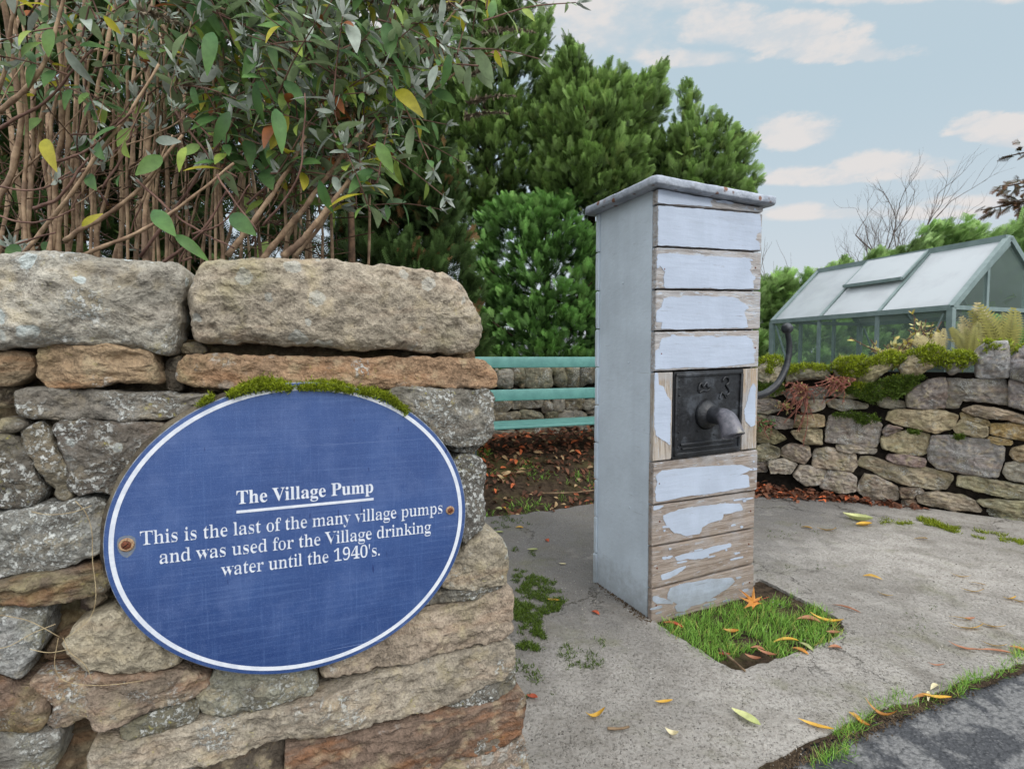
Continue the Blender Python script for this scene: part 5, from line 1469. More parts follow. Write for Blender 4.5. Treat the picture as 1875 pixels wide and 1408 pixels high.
def wall_core(line, name, parent, z1, q0, q1, h0=-.30, h1=-.055):
    q = np.linspace(q0, q1, 40); V = []
    for h, z in ((h1, -.05), (h1, z1), (h0, z1), (h0, -.05)):
        V.append(line.at(q, np.full(40, z), np.full(40, h)))
    V = np.concatenate(V)
    F = [(k * 40 + i, k * 40 + i + 1, ((k + 1) % 4) * 40 + i + 1, ((k + 1) % 4) * 40 + i) for k in range(4) for i in range(39)]
    F += [(0, 40, 80, 120), (159, 119, 79, 39)]
    mesh(name, V, F, M['core'], parent, smooth=False)
    rubble(lambda a, b, c: line.at(a, b, c + h1 - .018), q0, q1, -.05, z1 - .02, 26, parent, .034)
wall_core(RW, 'core', dry, .90, 0, RW.L[-1])
# the stretch of the same wall behind the pump and beyond the picture's right edge
r_ = np.random.default_rng(77)
sA = RW.sz([(1368, 800)])[0, 0]; sB = RW.sz([(1890, 800)])[0, 0]
courses([-.04, .16, .30, .46, .60, .75, .92], 0, sA - .02, .16, .34, RW.at, dry, [G1, G3, G4], 2000, thick=.2, step=.03, K=8, R=.02, rough=.01, facet=.016)
courses([-.04, .2, .40, .6, .8, 1.02], sB + .02, RW.L[-1], .2, .4, RW.at, dry, [G1, G3, G4], 2100, thick=.2, step=.03, K=8, R=.02, rough=.01, facet=.016)

bwall = thing('low_stone_wall', 'low grey stone wall with rounded coping behind the green bench', 'wall', BW.at(1.6, 0, -.1))
r_ = np.random.default_rng(78)
GP = [(128, 124, 100), (140, 134, 116), (112, 108, 84), (150, 144, 130), (120, 112, 92)]
courses([-.04, .20, .37, .52, .71], 0, BW.L[-1], .09, .36, BW.at, bwall, GP, 2200, jit=.03, split=.3, grow=.008, smooth_it=1, thick=.2, step=.018, K=10, R=.010, rough=.014, facet=.03)
courses([.73, .93], 0, BW.L[-1], .08, .30, BW.at, bwall, GP, 2300, jit=.045, grow=.008, smooth_it=1, thick=.3, step=.018, K=10, R=.02, bulge=.02, rough=.016, facet=.04)
wall_core(BW, 'core', bwall, .84, 0, BW.L[-1])

# bank of soil and fallen leaves between the pavement and that wall
def bank_h(X, Y):
    d = (X * BN[0] + Y * BN[1]) - (BW.p[3] @ BN[:2])         # distance in front of the wall
    t = np.clip(1 - (d - .05) / 1.25, 0, 1)
    side = np.clip((X + 1.9) / .5, 0, 1) * np.clip((1.75 - X) / .55, 0, 1)
    p = np.stack([X.ravel(), Y.ravel(), np.zeros(X.size)], -1)
    return -.045 + side * t * t * (3 - 2 * t) * .36 + fbm(p * 5, 4).reshape(X.shape) * .02 * side
grid_sheet('soil_bank', -2.2, 1.8, 2.7, 5.0, 120, bank_h, M['soil'])

# ------------------------------------------------------------------ greenhouse
M['gh_frame'] = simple_noise_mat('green_grey_aluminium', srgb(122, 138, 136), srgb(106, 123, 121), 12, .45, 0, .5)
def glass_mat(name, col, op, rough):
    m, t, out = material(name)
    b = t.new('ShaderNodeBsdfPrincipled')
    o = t.obj()
    t.put(b.inputs['Base Color'], t.mix(t.step(t.noise(o, 3, 4), .4, .65), col, tuple(v * .86 for v in col)))
    b.inputs['Roughness'].default_value = rough
    tr = t.new('ShaderNodeBsdfTransparent'); tr.inputs[0].default_value = (.95, .98, .97, 1)
    mx = t.new('ShaderNodeMixShader')
    t.put(mx.inputs[0], op)
    t.t.links.new(tr.outputs[0], mx.inputs[1]); t.t.links.new(b.outputs[0], mx.inputs[2])
    t.t.links.new(mx.outputs[0], out.inputs[0])
    return m
M['roof_glass'] = glass_mat('sky_pale_roof_glass', (.50, .53, .55), .72, .15)  # pale base stands in for sky reflected by the translucent panes
M['side_glass'] = glass_mat('clear_glass', (.40, .50, .46), .09, .05)
GF = np.array([3.03, 6.13, 0]); GNr = np.array([3.64, 4.37, 0])
GLd = (GNr - GF); GL = np.linalg.norm(GLd); GLd = GLd / GL
GA = np.array([-GLd[1], GLd[0], 0])
HW, ZE, ZR, ZB = .70, 1.415, 2.035, .05
gh = thing('greenhouse', 'small aluminium greenhouse with pale roof panes and an opening roof vent, beyond the mossy wall', 'greenhouse', GF)
def gp(l, a, z):
    return GF + GLd * (l * GL) + GA * (a * HW) + UP * z
mb = MB()
b_ = .035
for a in (0, 2):
    mb.bar(gp(0, a, ZE), gp(1, a, ZE), .05, .045); mb.bar(gp(0, a, ZB), gp(1, a, ZB), .05, .07)
    for l in (0, 1 / 3, 2 / 3, 1):
        w = .046 if l in (0, 1) else .028
        mb.bar(gp(l, a, ZB), gp(l, a, ZE), w, w, up=GLd)
        nrm = np.cross(GLd, gp(0, 1, ZR) - gp(0, a, ZE))
        mb.bar(gp(l, a, ZE), gp(l, 1, ZR), w, w, up=nrm)
    mb.bar(gp(.03, a, ZE - .05), gp(1 / 3 - .03, a, .1), .015, .015); mb.bar(gp(.97, a, ZE - .05), gp(2 / 3 + .03, a, .1), .015, .015)
    mb.bar(gp(0, a, .72), gp(1, a, .72), .02, .02)
mb.bar(gp(0, 1, ZR), gp(1, 1, ZR), .07, .055)
for l in (0, 1):
    mb.bar(gp(l, 0, ZE), gp(l, 2, ZE), .045, .035); mb.bar(gp(l, 0, ZB), gp(l, 2, ZB), .05, .07)
    for a in (.62, 1.38):
        mb.bar(gp(l, a, ZB), gp(l, a, ZE + (ZR - ZE) * .62), .03, .03, up=GLd)
    mb.bar(gp(l, 0.05, ZE + (ZR - ZE) * .05), gp(l, 1, ZR - .05), .03, .03, up=GLd)
mb.build('frame', M['gh_frame'], gh, smooth=False)
def pane(name, a, b, c, d, mat, parent, th=.004):
    a, b, c, d = (np.asarray(v, float) for v in (a, b, c, d))
    n = np.cross(b - a, d - a); n = n / np.linalg.norm(n) * th
    V = [a, b, c, d, a + n, b + n, c + n, d + n]
    return mesh(name, V, [(3, 2, 1, 0), (4, 5, 6, 7), (0, 1, 5, 4), (1, 2, 6, 5), (2, 3, 7, 6), (3, 0, 4, 7)], mat, parent, smooth=False)
def rp(l, a0, f):           # point on a roof slope, f from eave to ridge
    return gp(l, a0 + (1 - a0) * f, ZE + (ZR - ZE) * f)
e = .012
for k in range(3):
    l0, l1 = k / 3 + e, (k + 1) / 3 - e
    for a in (0, 2):
        if k == 1 and a == 0:
            pane('roof_pane', rp(l0, a, .02), rp(l1, a, .02), rp(l1, a, .52), rp(l0, a, .52), M['roof_glass'], gh)
            n_ = np.cross(GLd, rp(0, 0, 1) - rp(0, 0, 0)); n_ = n_ / np.linalg.norm(n_)
            if n_[2] < 0: n_ = -n_
            q = [rp(l0 - .008, a, .50) + n_ * .045, rp(l1 + .008, a, .50) + n_ * .045, rp(l1 + .008, a, .99) + n_ * .03, rp(l0 - .008, a, .99) + n_ * .03]
            vn = pane('roof_vent', *q, M['roof_glass'], gh)
            mb = MB(); mb.bar(q[0], q[1], .03, .03); mb.bar(q[1], q[2], .018, .018, up=n_); mb.bar(q[0], q[3], .012, .012, up=n_); mb.bar(q[2], q[3], .02, .02)
            mb.build('vent_frame', M['gh_frame'], vn, smooth=False)
        else:
            pane('roof_pane', rp(l0, a, .02), rp(l1, a, .02), rp(l1, a, .97), rp(l0, a, .97), M['roof_glass'], gh)
        pane('side_pane', gp(l0, a, ZB + .04), gp(l1, a, ZB + .04), gp(l1, a, ZE - .025), gp(l0, a, ZE - .025), M['side_glass'], gh)
for l in (0, 1):
    V = [gp(l, a, z) for a, z in ((.03, ZB + .04), (1.97, ZB + .04), (1.97, ZE), (1, ZR - .03), (.03, ZE))]
    mesh('gable_pane', V + [v + GLd * .004 for v in V], [(0, 1, 2, 3, 4), (9, 8, 7, 6, 5)] + [(i, i + 5, (i + 1) % 5 + 5, (i + 1) % 5) for i in range(5)], M['side_glass'], gh, smooth=False)
# inside: a narrow bench with a slumped dark sack on it
M['shelf'] = simple_noise_mat('shelf_metal', srgb(70, 78, 76), srgb(54, 60, 58), 8, .5)
M['sack'] = simple_noise_mat('dark_sack', srgb(50, 54, 62), srgb(34, 36, 42), 9, .6, .01)
shelf = thing('staging', 'metal staging shelf standing inside the greenhouse', 'shelf', gp(.5, 1.5, 0))
mb = MB()
for k in range(6):
    mb.bar(gp(.1, 1.35 + k * .1, .86), gp(.9, 1.35 + k * .1, .86), .05, .02)
mb.build('shelf_top', M['shelf'], shelf, smooth=False)
for l, a in ((.12, 1.35), (.88, 1.35), (.12, 1.85), (.88, 1.85)):
    mb = MB(); mb.bar(gp(l, a, 0), gp(l, a, .85), .03, .03, up=GLd); mb.build('leg', M['shelf'], shelf, smooth=False)
bm = bmesh.new(); bmesh.ops.create_icosphere(bm, subdivisions=4, radius=1)
V = np.array([v.co[:] for v in bm.verts]); bm.verts.index_update(); F = [tuple(v.index for v in f.verts) for f in bm.faces]; bm.free()
V = V * (1 + fbm(V * 1.6, 4)[:, None] * .3); V[:, 2] = np.maximum(V[:, 2], -.55)
V = gp(.58, 1.55, 1.03) + V * np.array([.19, .24, .28])
V[:, 2] += .87 - V[:, 2].min()
mesh('sack', V, F, M['sack'], label='slumped dark grey sack on the staging inside the greenhouse', cat='sack')

# ------------------------------------------------------------------ conifers and hedges
def spray_template(Lf=.27, dx=.55, dy=.9, wf=1.0):
    V = []; F = []; A = []
    def strip(p, d, L, w, t0, t1, z0=0.0):
        d = np.array(d, float); d /= np.linalg.norm(d)
        n = np.array([-d[1], d[0], 0])
        q = np.array(p, float); e = q + d * L + np.array([0, 0, z0])
        i = len(V)
        V.extend([q - n * w / 2, q + n * w / 2, e + n * w * .2, e - n * w * .2])
        F.append((i, i + 3, i + 2, i + 1)); A.extend([t0, t0, t1, t1])
    strip((0, 0, 0), (0, 1, 0), .55, .07, .0, .45, .0)
    strip((0, .5, 0), (0.05, 1, 0), .5, .09, .45, 1, -.06)
    for k in range(7):
        t = .08 + .12 * k
        L = Lf * (1 - t) ** .7 + .10
        for s in (-1, 1):
            d = np.array([s * dx, dy, 0])
            z = -.08 * (1 - t)
            strip((0, t + .02 * s, 0), d, L, .06, t * .6, .25 + t * .75, z)
            for m, f in ((.35, 1), (.65, -1)):
                dd = np.array([s * (.35 if f > 0 else 1.1), 1.0 if f > 0 else .35, 0])
                p = np.array([0, t + .02 * s, 0]) + d / np.linalg.norm(d) * L * m + np.array([0, 0, z * m])
                strip(p, dd, L * .5, .05, .2 + t * .6, .4 + t * .6, -.03)
    return np.array(V), np.array(F), np.array(A)
SPRAY = spray_template()
FAN = spray_template(.46, .85, .7)

def conifer_crown(name, tips, origin_fn, mat, parent, r_, plume=.5, n_spray=16, size=(.11, .22), up=.45, tone_fn=None, spread=.24, **kw):
    """tips: ends of the plumes; origin_fn(tip) -> where the bough leaves the stem"""
    O = origin_fn(tips)
    D = tips - O; Ld = np.linalg.norm(D, axis=1)[:, None]; D = D / (Ld + 1e-9)
    D = D + np.array([0, 0, up]); D /= np.linalg.norm(D, axis=1)[:, None]
    k = len(tips)
    tips = tips + D * np.minimum(r_.exponential(.05, (k, 1)), .2) * (plume / .42)
    t = r_.beta(1.6, 1.0, (k, n_spray))
    pl = plume * r_.uniform(.6, 1.25, (k, 1))
    rad = r_.normal(0, 1, (k, n_spray, 3)) * (spread * plume * .45 * (1.05 - t))[..., None]
    P = tips[:, None] - D[:, None] * (pl * (1 - t))[..., None] + rad
    side = rad / (np.linalg.norm(rad, axis=2)[..., None] + 1e-9)
    dirs = D[:, None] * 1.0 + side * r_.uniform(.2, 1.0, (k, n_spray, 1)) * (1.2 - t)[..., None] + r_.normal(0, .3, (k, n_spray, 3))
    P = P.reshape(-1, 3); dirs = dirs.reshape(-1, 3)
    S = r_.uniform(*size, len(P))
    tone = np.clip(np.repeat(r_.normal(.5, .27, k), n_spray) + r_.normal(0, .22, len(P)), 0, 1)
    Nn = D.repeat(n_spray, 0) * .5 + side.reshape(-1, 3) * .8 + np.array([0, -.35, .75]) + r_.normal(0, .7, P.shape)
    dirs = dirs / np.linalg.norm(dirs, axis=1)[:, None]
    X = np.cross(dirs, Nn); X /= np.linalg.norm(X, axis=1)[:, None] + 1e-9
    FR = np.stack([X, dirs, np.cross(X, dirs)], -1)
    h_ = r_.random(len(P)) < .5
    V, F, A, T = instances(*SPRAY, P[h_], FR[h_], S[h_], tone[h_])
    V2, F2, A2, T2 = instances(*FAN, P[~h_], FR[~h_], S[~h_] * .85, tone[~h_])
    F = np.concatenate([F, F2 + len(V)]); V = np.concatenate([V, V2]); A = np.concatenate([A, A2]); T = np.concatenate([T, T2])
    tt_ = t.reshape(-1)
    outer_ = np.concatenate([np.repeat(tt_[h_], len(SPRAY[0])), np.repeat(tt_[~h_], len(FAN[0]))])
    A = np.clip(A * .65 + outer_ * .6 - .1, 0, 1)  # darker inside each plume: gap shade put into the tone
    return mesh(name, V, F, mat, parent, attrs={'along': A, 'tone': T}, smooth=False, **kw)

def tips_in(poly, Y, depth, n, r_, edge=90):
    """plume ends through a crown whose outline is poly (as seen from the pavement), centred at distance Y"""
    P = np.asarray(poly, float)
    x = r_.uniform(P[:, 0].min(), P[:, 0].max(), n * 6); y = r_.uniform(P[:, 1].min(), P[:, 1].max(), n * 6)
    ok = inside(P, x, y); x = x[ok][:n]; y = y[ok][:n]
    d = np.clip(poly_dist(P, x, y) / edge, 0, 1)
    th = np.sqrt(1 - (1 - d) ** 2) * depth + .08
    yy = Y + th * np.where(r_.random(len(x)) < .6, -r_.uniform(.55, 1, len(x)), r_.uniform(-1, 1, len(x)))
    return at_depth(x, y, yy)

def trunk_and_limbs(name_parent, base, top, r0, tips, r_, mat, n_limb=26, from_z=.3):
    base = np.asarray(base, float); top = np.asarray(top, float)
    t = np.linspace(0, 1, 14)[:, None]
    P = base * (1 - t) + top * t + np.stack([fbm(np.stack([t[:, 0] * 3 + 5, t[:, 0] * 0 + r0 * 90, t[:, 0] * 0], -1), 2) * .06, fbm(np.stack([t[:, 0] * 3 + 25, t[:, 0] * 0 + r0 * 90, t[:, 0] * 0], -1), 2) * .06, np.zeros(14)], -1)
    V, F = tube_geo(P, np.linspace(r0, r0 * .18, 14), 9)
    mesh('trunk', V, F, mat, name_parent)
    mb = MB()
    for q in tips[r_.choice(len(tips), min(n_limb, len(tips)), replace=False)]:
        f = np.clip((q[2] - base[2] - .35 * np.linalg.norm((q - base)[:2])) / (top[2] - base[2]), .08, .95)
        s = base * (1 - f) + top * f
        m = (s + q) / 2 + np.array([0, 0, -.06]) + r_.normal(0, .05, 3)
        mb.tube(smooth_path([s, m, q], 8), np.linspace(.022, .006, len(smooth_path([s, m, q], 8))), 5, False)
    mb.build('limbs', mat, name_parent)

M['bark'] = simple_noise_mat('red_brown_bark', srgb(84, 68, 56), srgb(50, 40, 33), 30, .95, .01, .1)
M['conifer'] = leafy('cypress_green', srgb(20, 34, 24), srgb(142, 174, 94), trans=.22, var=.5, rough=.6, spec=.25, hue=srgb(112, 88, 52), hue_lo=.965)  # near-black base carries the shade of the gaps; tips are fresh growth
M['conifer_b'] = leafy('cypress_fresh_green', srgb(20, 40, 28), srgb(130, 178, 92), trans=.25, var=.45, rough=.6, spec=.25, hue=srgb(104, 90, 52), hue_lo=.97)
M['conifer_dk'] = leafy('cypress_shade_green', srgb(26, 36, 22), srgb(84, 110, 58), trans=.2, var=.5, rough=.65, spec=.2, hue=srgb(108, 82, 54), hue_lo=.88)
M['hedge'] = leafy('hedge_green', srgb(104, 138, 82), srgb(170, 198, 126), trans=.25, var=.4, rough=.6, spec=.25)
M['twig'] = simple_noise_mat('dead_twigs', srgb(98, 76, 58), srgb(60, 46, 36), 15, .95)

def conifer(label, poly, Y, depth, n, base_px, top_px, seed, mat, plume=.34, size=(.07, .15), n_spray=18, up=.3, r0=.09, group=None, edge=90, spread=.42, n_limb=26, lean=.55):
    r_ = np.random.default_rng(seed)
    tips = tips_in(poly, Y, depth, n, r_, edge)
    base = at_depth(np.array(base_px), np.array(1000.), Y); base[2] = -.05
    top = at_depth(np.array(top_px[0]), np.array(top_px[1]), Y)
    root = thing('conifer_tree', label, 'tree', base, group)
    def org(T):
        z = T[:, 2] - lean * np.linalg.norm((T - base)[:, :2], axis=1) - .25
        f = np.clip((z - base[2]) / (top[2] - base[2]), .03, 1)[:, None]
        return base * (1 - f) + top * f
    conifer_crown('crown', tips, org, mat, root, r_, plume, n_spray, size, up, spread=spread)
    trunk_and_limbs(root, base, top, r0, tips, r_, M['bark'], n_limb)
    return root

CG = 'cypress trees behind the bench'
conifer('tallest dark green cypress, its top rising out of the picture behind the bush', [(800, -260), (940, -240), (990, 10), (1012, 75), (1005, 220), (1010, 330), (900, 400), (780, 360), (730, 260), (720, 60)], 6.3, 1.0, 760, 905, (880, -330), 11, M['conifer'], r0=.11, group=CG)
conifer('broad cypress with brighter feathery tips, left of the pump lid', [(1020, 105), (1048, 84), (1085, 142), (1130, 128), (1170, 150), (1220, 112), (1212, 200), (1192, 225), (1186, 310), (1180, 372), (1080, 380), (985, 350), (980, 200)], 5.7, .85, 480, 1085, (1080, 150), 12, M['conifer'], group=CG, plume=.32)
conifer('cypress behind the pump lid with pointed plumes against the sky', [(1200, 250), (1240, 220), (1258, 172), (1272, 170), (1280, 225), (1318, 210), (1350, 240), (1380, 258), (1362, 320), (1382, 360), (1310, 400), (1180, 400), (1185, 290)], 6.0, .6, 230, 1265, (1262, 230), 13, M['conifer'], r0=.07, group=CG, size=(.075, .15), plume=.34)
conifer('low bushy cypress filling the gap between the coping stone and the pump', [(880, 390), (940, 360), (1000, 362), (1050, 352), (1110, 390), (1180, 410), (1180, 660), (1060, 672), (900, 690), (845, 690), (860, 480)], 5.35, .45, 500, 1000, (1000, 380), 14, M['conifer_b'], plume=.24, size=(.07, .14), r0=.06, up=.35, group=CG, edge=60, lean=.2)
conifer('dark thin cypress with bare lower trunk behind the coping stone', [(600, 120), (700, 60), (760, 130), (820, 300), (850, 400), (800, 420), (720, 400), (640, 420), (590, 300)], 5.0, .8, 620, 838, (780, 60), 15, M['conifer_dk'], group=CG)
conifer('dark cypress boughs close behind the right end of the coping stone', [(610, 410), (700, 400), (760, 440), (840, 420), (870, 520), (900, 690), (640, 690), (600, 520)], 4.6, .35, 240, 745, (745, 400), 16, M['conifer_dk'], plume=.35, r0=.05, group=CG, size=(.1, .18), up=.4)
# the dim hedge that closes the view behind the bush
hroot_tips = []
def hedge(label, poly, Y, depth, n, seed, mat, name='hedge', plume=.4, size=(.12, .22), n_spray=12, up=.5, edge=60, base=None, back=.5, cat='hedge'):
    r_ = np.random.default_rng(seed)
    tips = tips_in(poly, Y, depth, n, r_, edge)
    root = thing(name, label, cat, [tips[:, 0].mean(), Y, -.05])
    def org(T):
        return np.stack([T[:, 0], np.maximum(T[:, 1], Y) + back, T[:, 2] - .15], -1)
    conifer_crown('foliage', tips, org, mat, root, r_, plume, n_spray, size, up)
    xs = np.linspace(tips[:, 0].min(), tips[:, 0].max(), max(3, int(np.ptp(tips[:, 0]) / .8)))
    for x in xs:
        s = tips[np.argsort(np.abs(tips[:, 0] - x))[:12]]
        h = s[:, 2].mean()
        mb = MB(); b = np.array([x, Y + .1, -.05])
        P = smooth_path([b, b + np.array([.04, 0, h * .5]), b + np.array([-.03, .05, h])], 8)
        mb.tube(P, np.linspace(.04, .012, len(P)), 7)
        for q in s:
            z0 = max(.1, q[2] - .5)
            a = np.array([x, Y + .1, z0])
            P = smooth_path([a, (a + q) / 2 + r_.normal(0, .04, 3), q], 6); mb.tube(P, np.linspace(.012, .004, len(P)), 4, False)
        mb.build('stem', M['twig'], root)
    return root
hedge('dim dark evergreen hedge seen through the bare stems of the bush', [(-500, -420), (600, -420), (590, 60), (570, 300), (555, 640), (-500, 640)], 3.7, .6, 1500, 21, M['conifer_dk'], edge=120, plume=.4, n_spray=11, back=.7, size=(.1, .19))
hedge('long clipped green hedge behind the greenhouse', [(1350, 522), (1395, 514), (1450, 508), (1500, 496), (1560, 484), (1640, 468), (1700, 450), (1760, 445), (1830, 432), (1900, 412), (2050, 397), (2050, 760), (1350, 760)], 8.6, .5, 1900, 22, M['hedge'], edge=14, plume=.3, n_spray=14, size=(.13, .24), up=.9, back=.8)
hedge('rounded evergreen bush rising above the ridge of the greenhouse', [(1660, 430), (1700, 418), (1745, 408), (1790, 420), (1840, 430), (1840, 520), (1660, 520)], 8.0, .35, 130, 24, M['hedge'], name='evergreen_bush', edge=40, plume=.3, n_spray=9, up=.4, cat='bush')
hedge('light green feathery conifer bush beside the gable of the greenhouse', [(1800, 470), (1850, 420), (1900, 395), (2050, 380), (2050, 660), (1780, 660), (1790, 560)], 5.6, .45, 240, 23, M['hedge'], name='conifer_bush', edge=50, plume=.35, up=.35, cat='bush')

# overhanging branch tips at the right edge: the tree itself stands just out of the picture
r_ = np.random.default_rng(41)
M['cone_brown'] = leafy('cone_bearing_sprays', srgb(58, 66, 40), srgb(120, 76, 52), trans=.1, var=.35)
tb_ = np.array([7.9, 7.0, -.05])
ot = thing('conifer_tree', 'conifer whose cone-laden branch ends reach in at the right edge against the sky', 'tree', tb_)
V, F = tube_geo(smooth_path([tb_, tb_ + np.array([.05, 0, 2.5]), tb_ + np.array([0, .1, 5.5])], 12), np.linspace(.13, .04, 12 + 0 if False else len(smooth_path([tb_, tb_ + np.array([.05, 0, 2.5]), tb_ + np.array([0, .1, 5.5])], 12))), 9)
mesh('trunk', V, F, M['bark'], ot)
tt = []; mb = MB()
for (px, py), m, n_ in (((1796, 385), 6, 16), ((1826, 345), 5, 16), ((1845, 372), 4, 14), ((1835, 288), 3, 6), ((1870, 350), 3, 14), ((1868, 385), 3, 12), ((1880, 290), 2, 8)):
    q = at_depth(px, py, 6.6)
    s = tb_ * np.array([1, 1, 0]) + np.array([0, 0, q[2] + .15])
    P = smooth_path([s, (s + q) / 2 + np.array([0, 0, .12]), q], 14); mb.tube(P, np.linspace(.03, .006, len(P)), 5)
    for k in range(n_):
        f = r_.uniform(.78, 1.0)
        tt.append(P[int(f * (len(P) - 1))] + r_.normal(0, .035, 3))
mb.build('limbs', M['bark'], ot)
tt = np.array(tt)
dd = np.tile(np.array([-.8, -.1, -.25]), (len(tt), 1)) + r_.normal(0, .35, (len(tt), 3))
V, F, A, T = instances(*SPRAY, tt, frames(dd, None, r_), r_.uniform(.10, .2, len(tt)), r_.random(len(tt)))
mesh('crown', V, F, M['cone_brown'], ot, attrs={'along': A, 'tone': T}, smooth=False)

# ------------------------------------------------------------------ bare trees far behind
M['bare'] = simple_noise_mat('bare_branches', srgb(104, 92, 84), srgb(76, 66, 60), 6, .9)
def bare_tree(label, base_px, Y, height, seed, spread=.5, r0=.07, depth=5, first=None):
    r_ = np.random.default_rng(seed)
    b = at_depth(base_px, 700, Y); b[2] = -.05
    root = thing('bare_tree', label, 'tree', b, 'leafless trees beyond the hedge')
    mb = MB(); tr = MB()
    def grow(p, d, L, r, lvl):
        n = 5
        P = [p]
        for i in range(n):
            d = d + r_.normal(0, .10, 3); d[2] += .06; d /= np.linalg.norm(d)
            P.append(P[-1] + d * L / n)
        (tr if lvl == 0 else mb).tube(np.array(P), np.linspace(r, r * .6, n + 1), 6 if lvl < 2 else 4, False)
        if lvl >= depth: return
        for k in range(r_.integers(2, 4) if lvl else 4):
            f = r_.integers(2, n + 1) if k else n
            nd = d + r_.normal(0, spread, 3); nd[2] = abs(nd[2]) * .8 + .25; nd /= np.linalg.norm(nd)
            grow(P[f], nd, L * r_.uniform(.55, .8), r * .55, lvl + 1)
    grow(b.copy(), np.array([0, 0, 1.0]), height * .42, r0, 0)
    tr.build('trunk', M['bare'], root); mb.build('branches', M['bare'], root)
bare_tree('taller leafless tree against the sky behind the greenhouse', 1560, 17, 6.0, 3, .42, .085, 6)
bare_tree('leafless sapling leaning right of the taller bare tree', 1650, 17, 5.6, 9, .40, .07, 6)
bare_tree('thin leafless twigs beside the upper right edge of the pump', 1425, 14, 5.0, 5, .28, .045, 4)

# ------------------------------------------------------------------ butterfly bush behind the wall
M['cane'] = simple_noise_mat('brown_canes', srgb(178, 152, 124), srgb(128, 104, 84), 26, .8, .003, .2, c3=srgb(104, 84, 72), s3=8)
M['cane_dark'] = simple_noise_mat('purple_brown_shoots', srgb(122, 94, 82), srgb(92, 68, 60), 20, .75, .002, .2)
M['leaf'] = leafy('bush_leaves', srgb(70, 108, 62), srgb(98, 134, 70), back=srgb(140, 158, 118), trans=.3, var=.38, rough=.55, hue=srgb(126, 142, 62))
M['leaf_grey'] = leafy('silver_leaves', srgb(132, 144, 130), srgb(164, 172, 160), back=srgb(178, 184, 174), trans=.2, var=.22, rough=.7)
M['leaf_yellow'] = leafy('yellowing_leaves', srgb(164, 160, 44), srgb(186, 174, 66), trans=.4, var=.25)
M['leaf_rust'] = leafy('withered_leaves', srgb(132, 76, 42), srgb(150, 92, 52), trans=.2, var=.3)
M['seed'] = leafy('old_flower_spikes', srgb(104, 92, 76), srgb(134, 122, 104), trans=.05, var=.35, rough=.9)
r_ = np.random.default_rng(52)
bb = at_depth(300, 700, 1.95); bb[2] = -.05
bush = thing('butterfly_bush', 'tall straggling bush with brown canes and grey-green leaves behind the plaque wall', 'bush', bb)
canes = []
def cane(px0, px1, y1, Y0, Y1, r, bend=0.0, mat='cane', y0=520, rec=True, nn=22):
    a = at_depth(px0, y0, Y0); b = at_depth(px1, y1, Y1)
    lo = a + (a - b) * .25; lo[2] = -.05
    mid = (a + b) / 2 + np.array([bend, r_.normal(0, .03), 0])
    P = smooth_path([lo, a, mid, b], nn)
    p3 = P * 5 + r_.uniform(0, 40)
    P = P + np.stack([fbm(p3, 3), fbm(p3 + 9, 3), fbm(p3 + 19, 2) * .3], -1) * .022
    V, F = tube_geo(P, np.linspace(r, r * .55, len(P)) * (1 + .18 * np.cos(np.arange(len(P)) * 2.1)), 7)
    mesh('cane', V, F, M[mat], bush)
    if rec: canes.append(P)
    return P
for k in range(34):                    # upright canes at the left
    x = -70 + 400 * r_.beta(1.0, 1.3); Y = r_.uniform(1.6, 2.5)
    cane(x, x + r_.normal(18, 34), r_.uniform(-260, 60), Y, Y + r_.normal(0, .12), r_.uniform(.006, .013), r_.normal(0, .03))
for k in range(14):                    # thinner ones in the middle
    x = r_.uniform(330, 600); Y = r_.uniform(1.7, 2.5)
    cane(x, x + r_.normal(10, 40), r_.uniform(-200, 160), Y, Y + r_.normal(0, .1), r_.uniform(.004, .009), r_.normal(0, .03))
for x0, y0, x1, y1, Y, r in ((40, 470, 290, 118, 1.45, .006), (0, 205, 120, -20, 1.4, .007), (120, 440, 335, 250, 1.5, .007), (150, 470, 430, 300, 1.45, .006), (-20, 250, 170, 90, 1.5, .005),
                            (260, 470, 500, 90, 1.6, .005), (420, 470, 560, 250, 1.5, .009), (480, 480, 660, 240, 1.55, .010), (520, 470, 640, 330, 1.5, .011), (540, 470, 700, 200, 1.7, .007),
                            (300, 480, 420, 350, 1.45, .005), (60, 380, 160, 290, 1.4, .005), (-20, 340, 130, 315, 1.4, .003), (-20, 390, 140, 385, 1.38, .003), (0, 440, 100, 425, 1.38, .004),
                            (320, 200, 420, 330, 1.5, .004), (250, 330, 430, 455, 1.45, .004), (590, 300, 760, 180, 1.75, .006), (600, 260, 850, 120, 1.8, .006), (560, 200, 800, 60, 1.8, .006),
                            (400, 320, 470, 420, 1.4, .003), (100, 300, 240, 200, 1.45, .004), (350, 430, 460, 340, 1.42, .003)):
    a = at_depth(x0, y0, Y); b = at_depth(x1, y1, Y - .05)
    m_ = (a + b) / 2 + np.array([r_.normal(0, .02), 0, -.025])
    P = smooth_path([a, m_, b], 18)
    P = P + np.stack([fbm(P * 9 + k, 2), fbm(P * 9 + 33, 2), fbm(P * 9 + 71, 2)], -1) * .008
    V, F = tube_geo(P, np.linspace(r, r * .5, len(P)) * (1 + .15 * np.cos(np.arange(len(P)) * 2.3)), 7)
    mesh('cane', V, F, M['cane_dark' if r < .0055 else 'cane'], bush)
    canes.append(P)
for k in range(18):                    # long tops that arch over out of the picture
    x = r_.uniform(150, 700); Y = r_.uniform(1.6, 2.1)
    cane(x, x + r_.uniform(30, 260), r_.uniform(-160, 40), Y, Y - .15, r_.uniform(.004, .007), r_.normal(0, .03), y0=r_.uniform(150, 330))
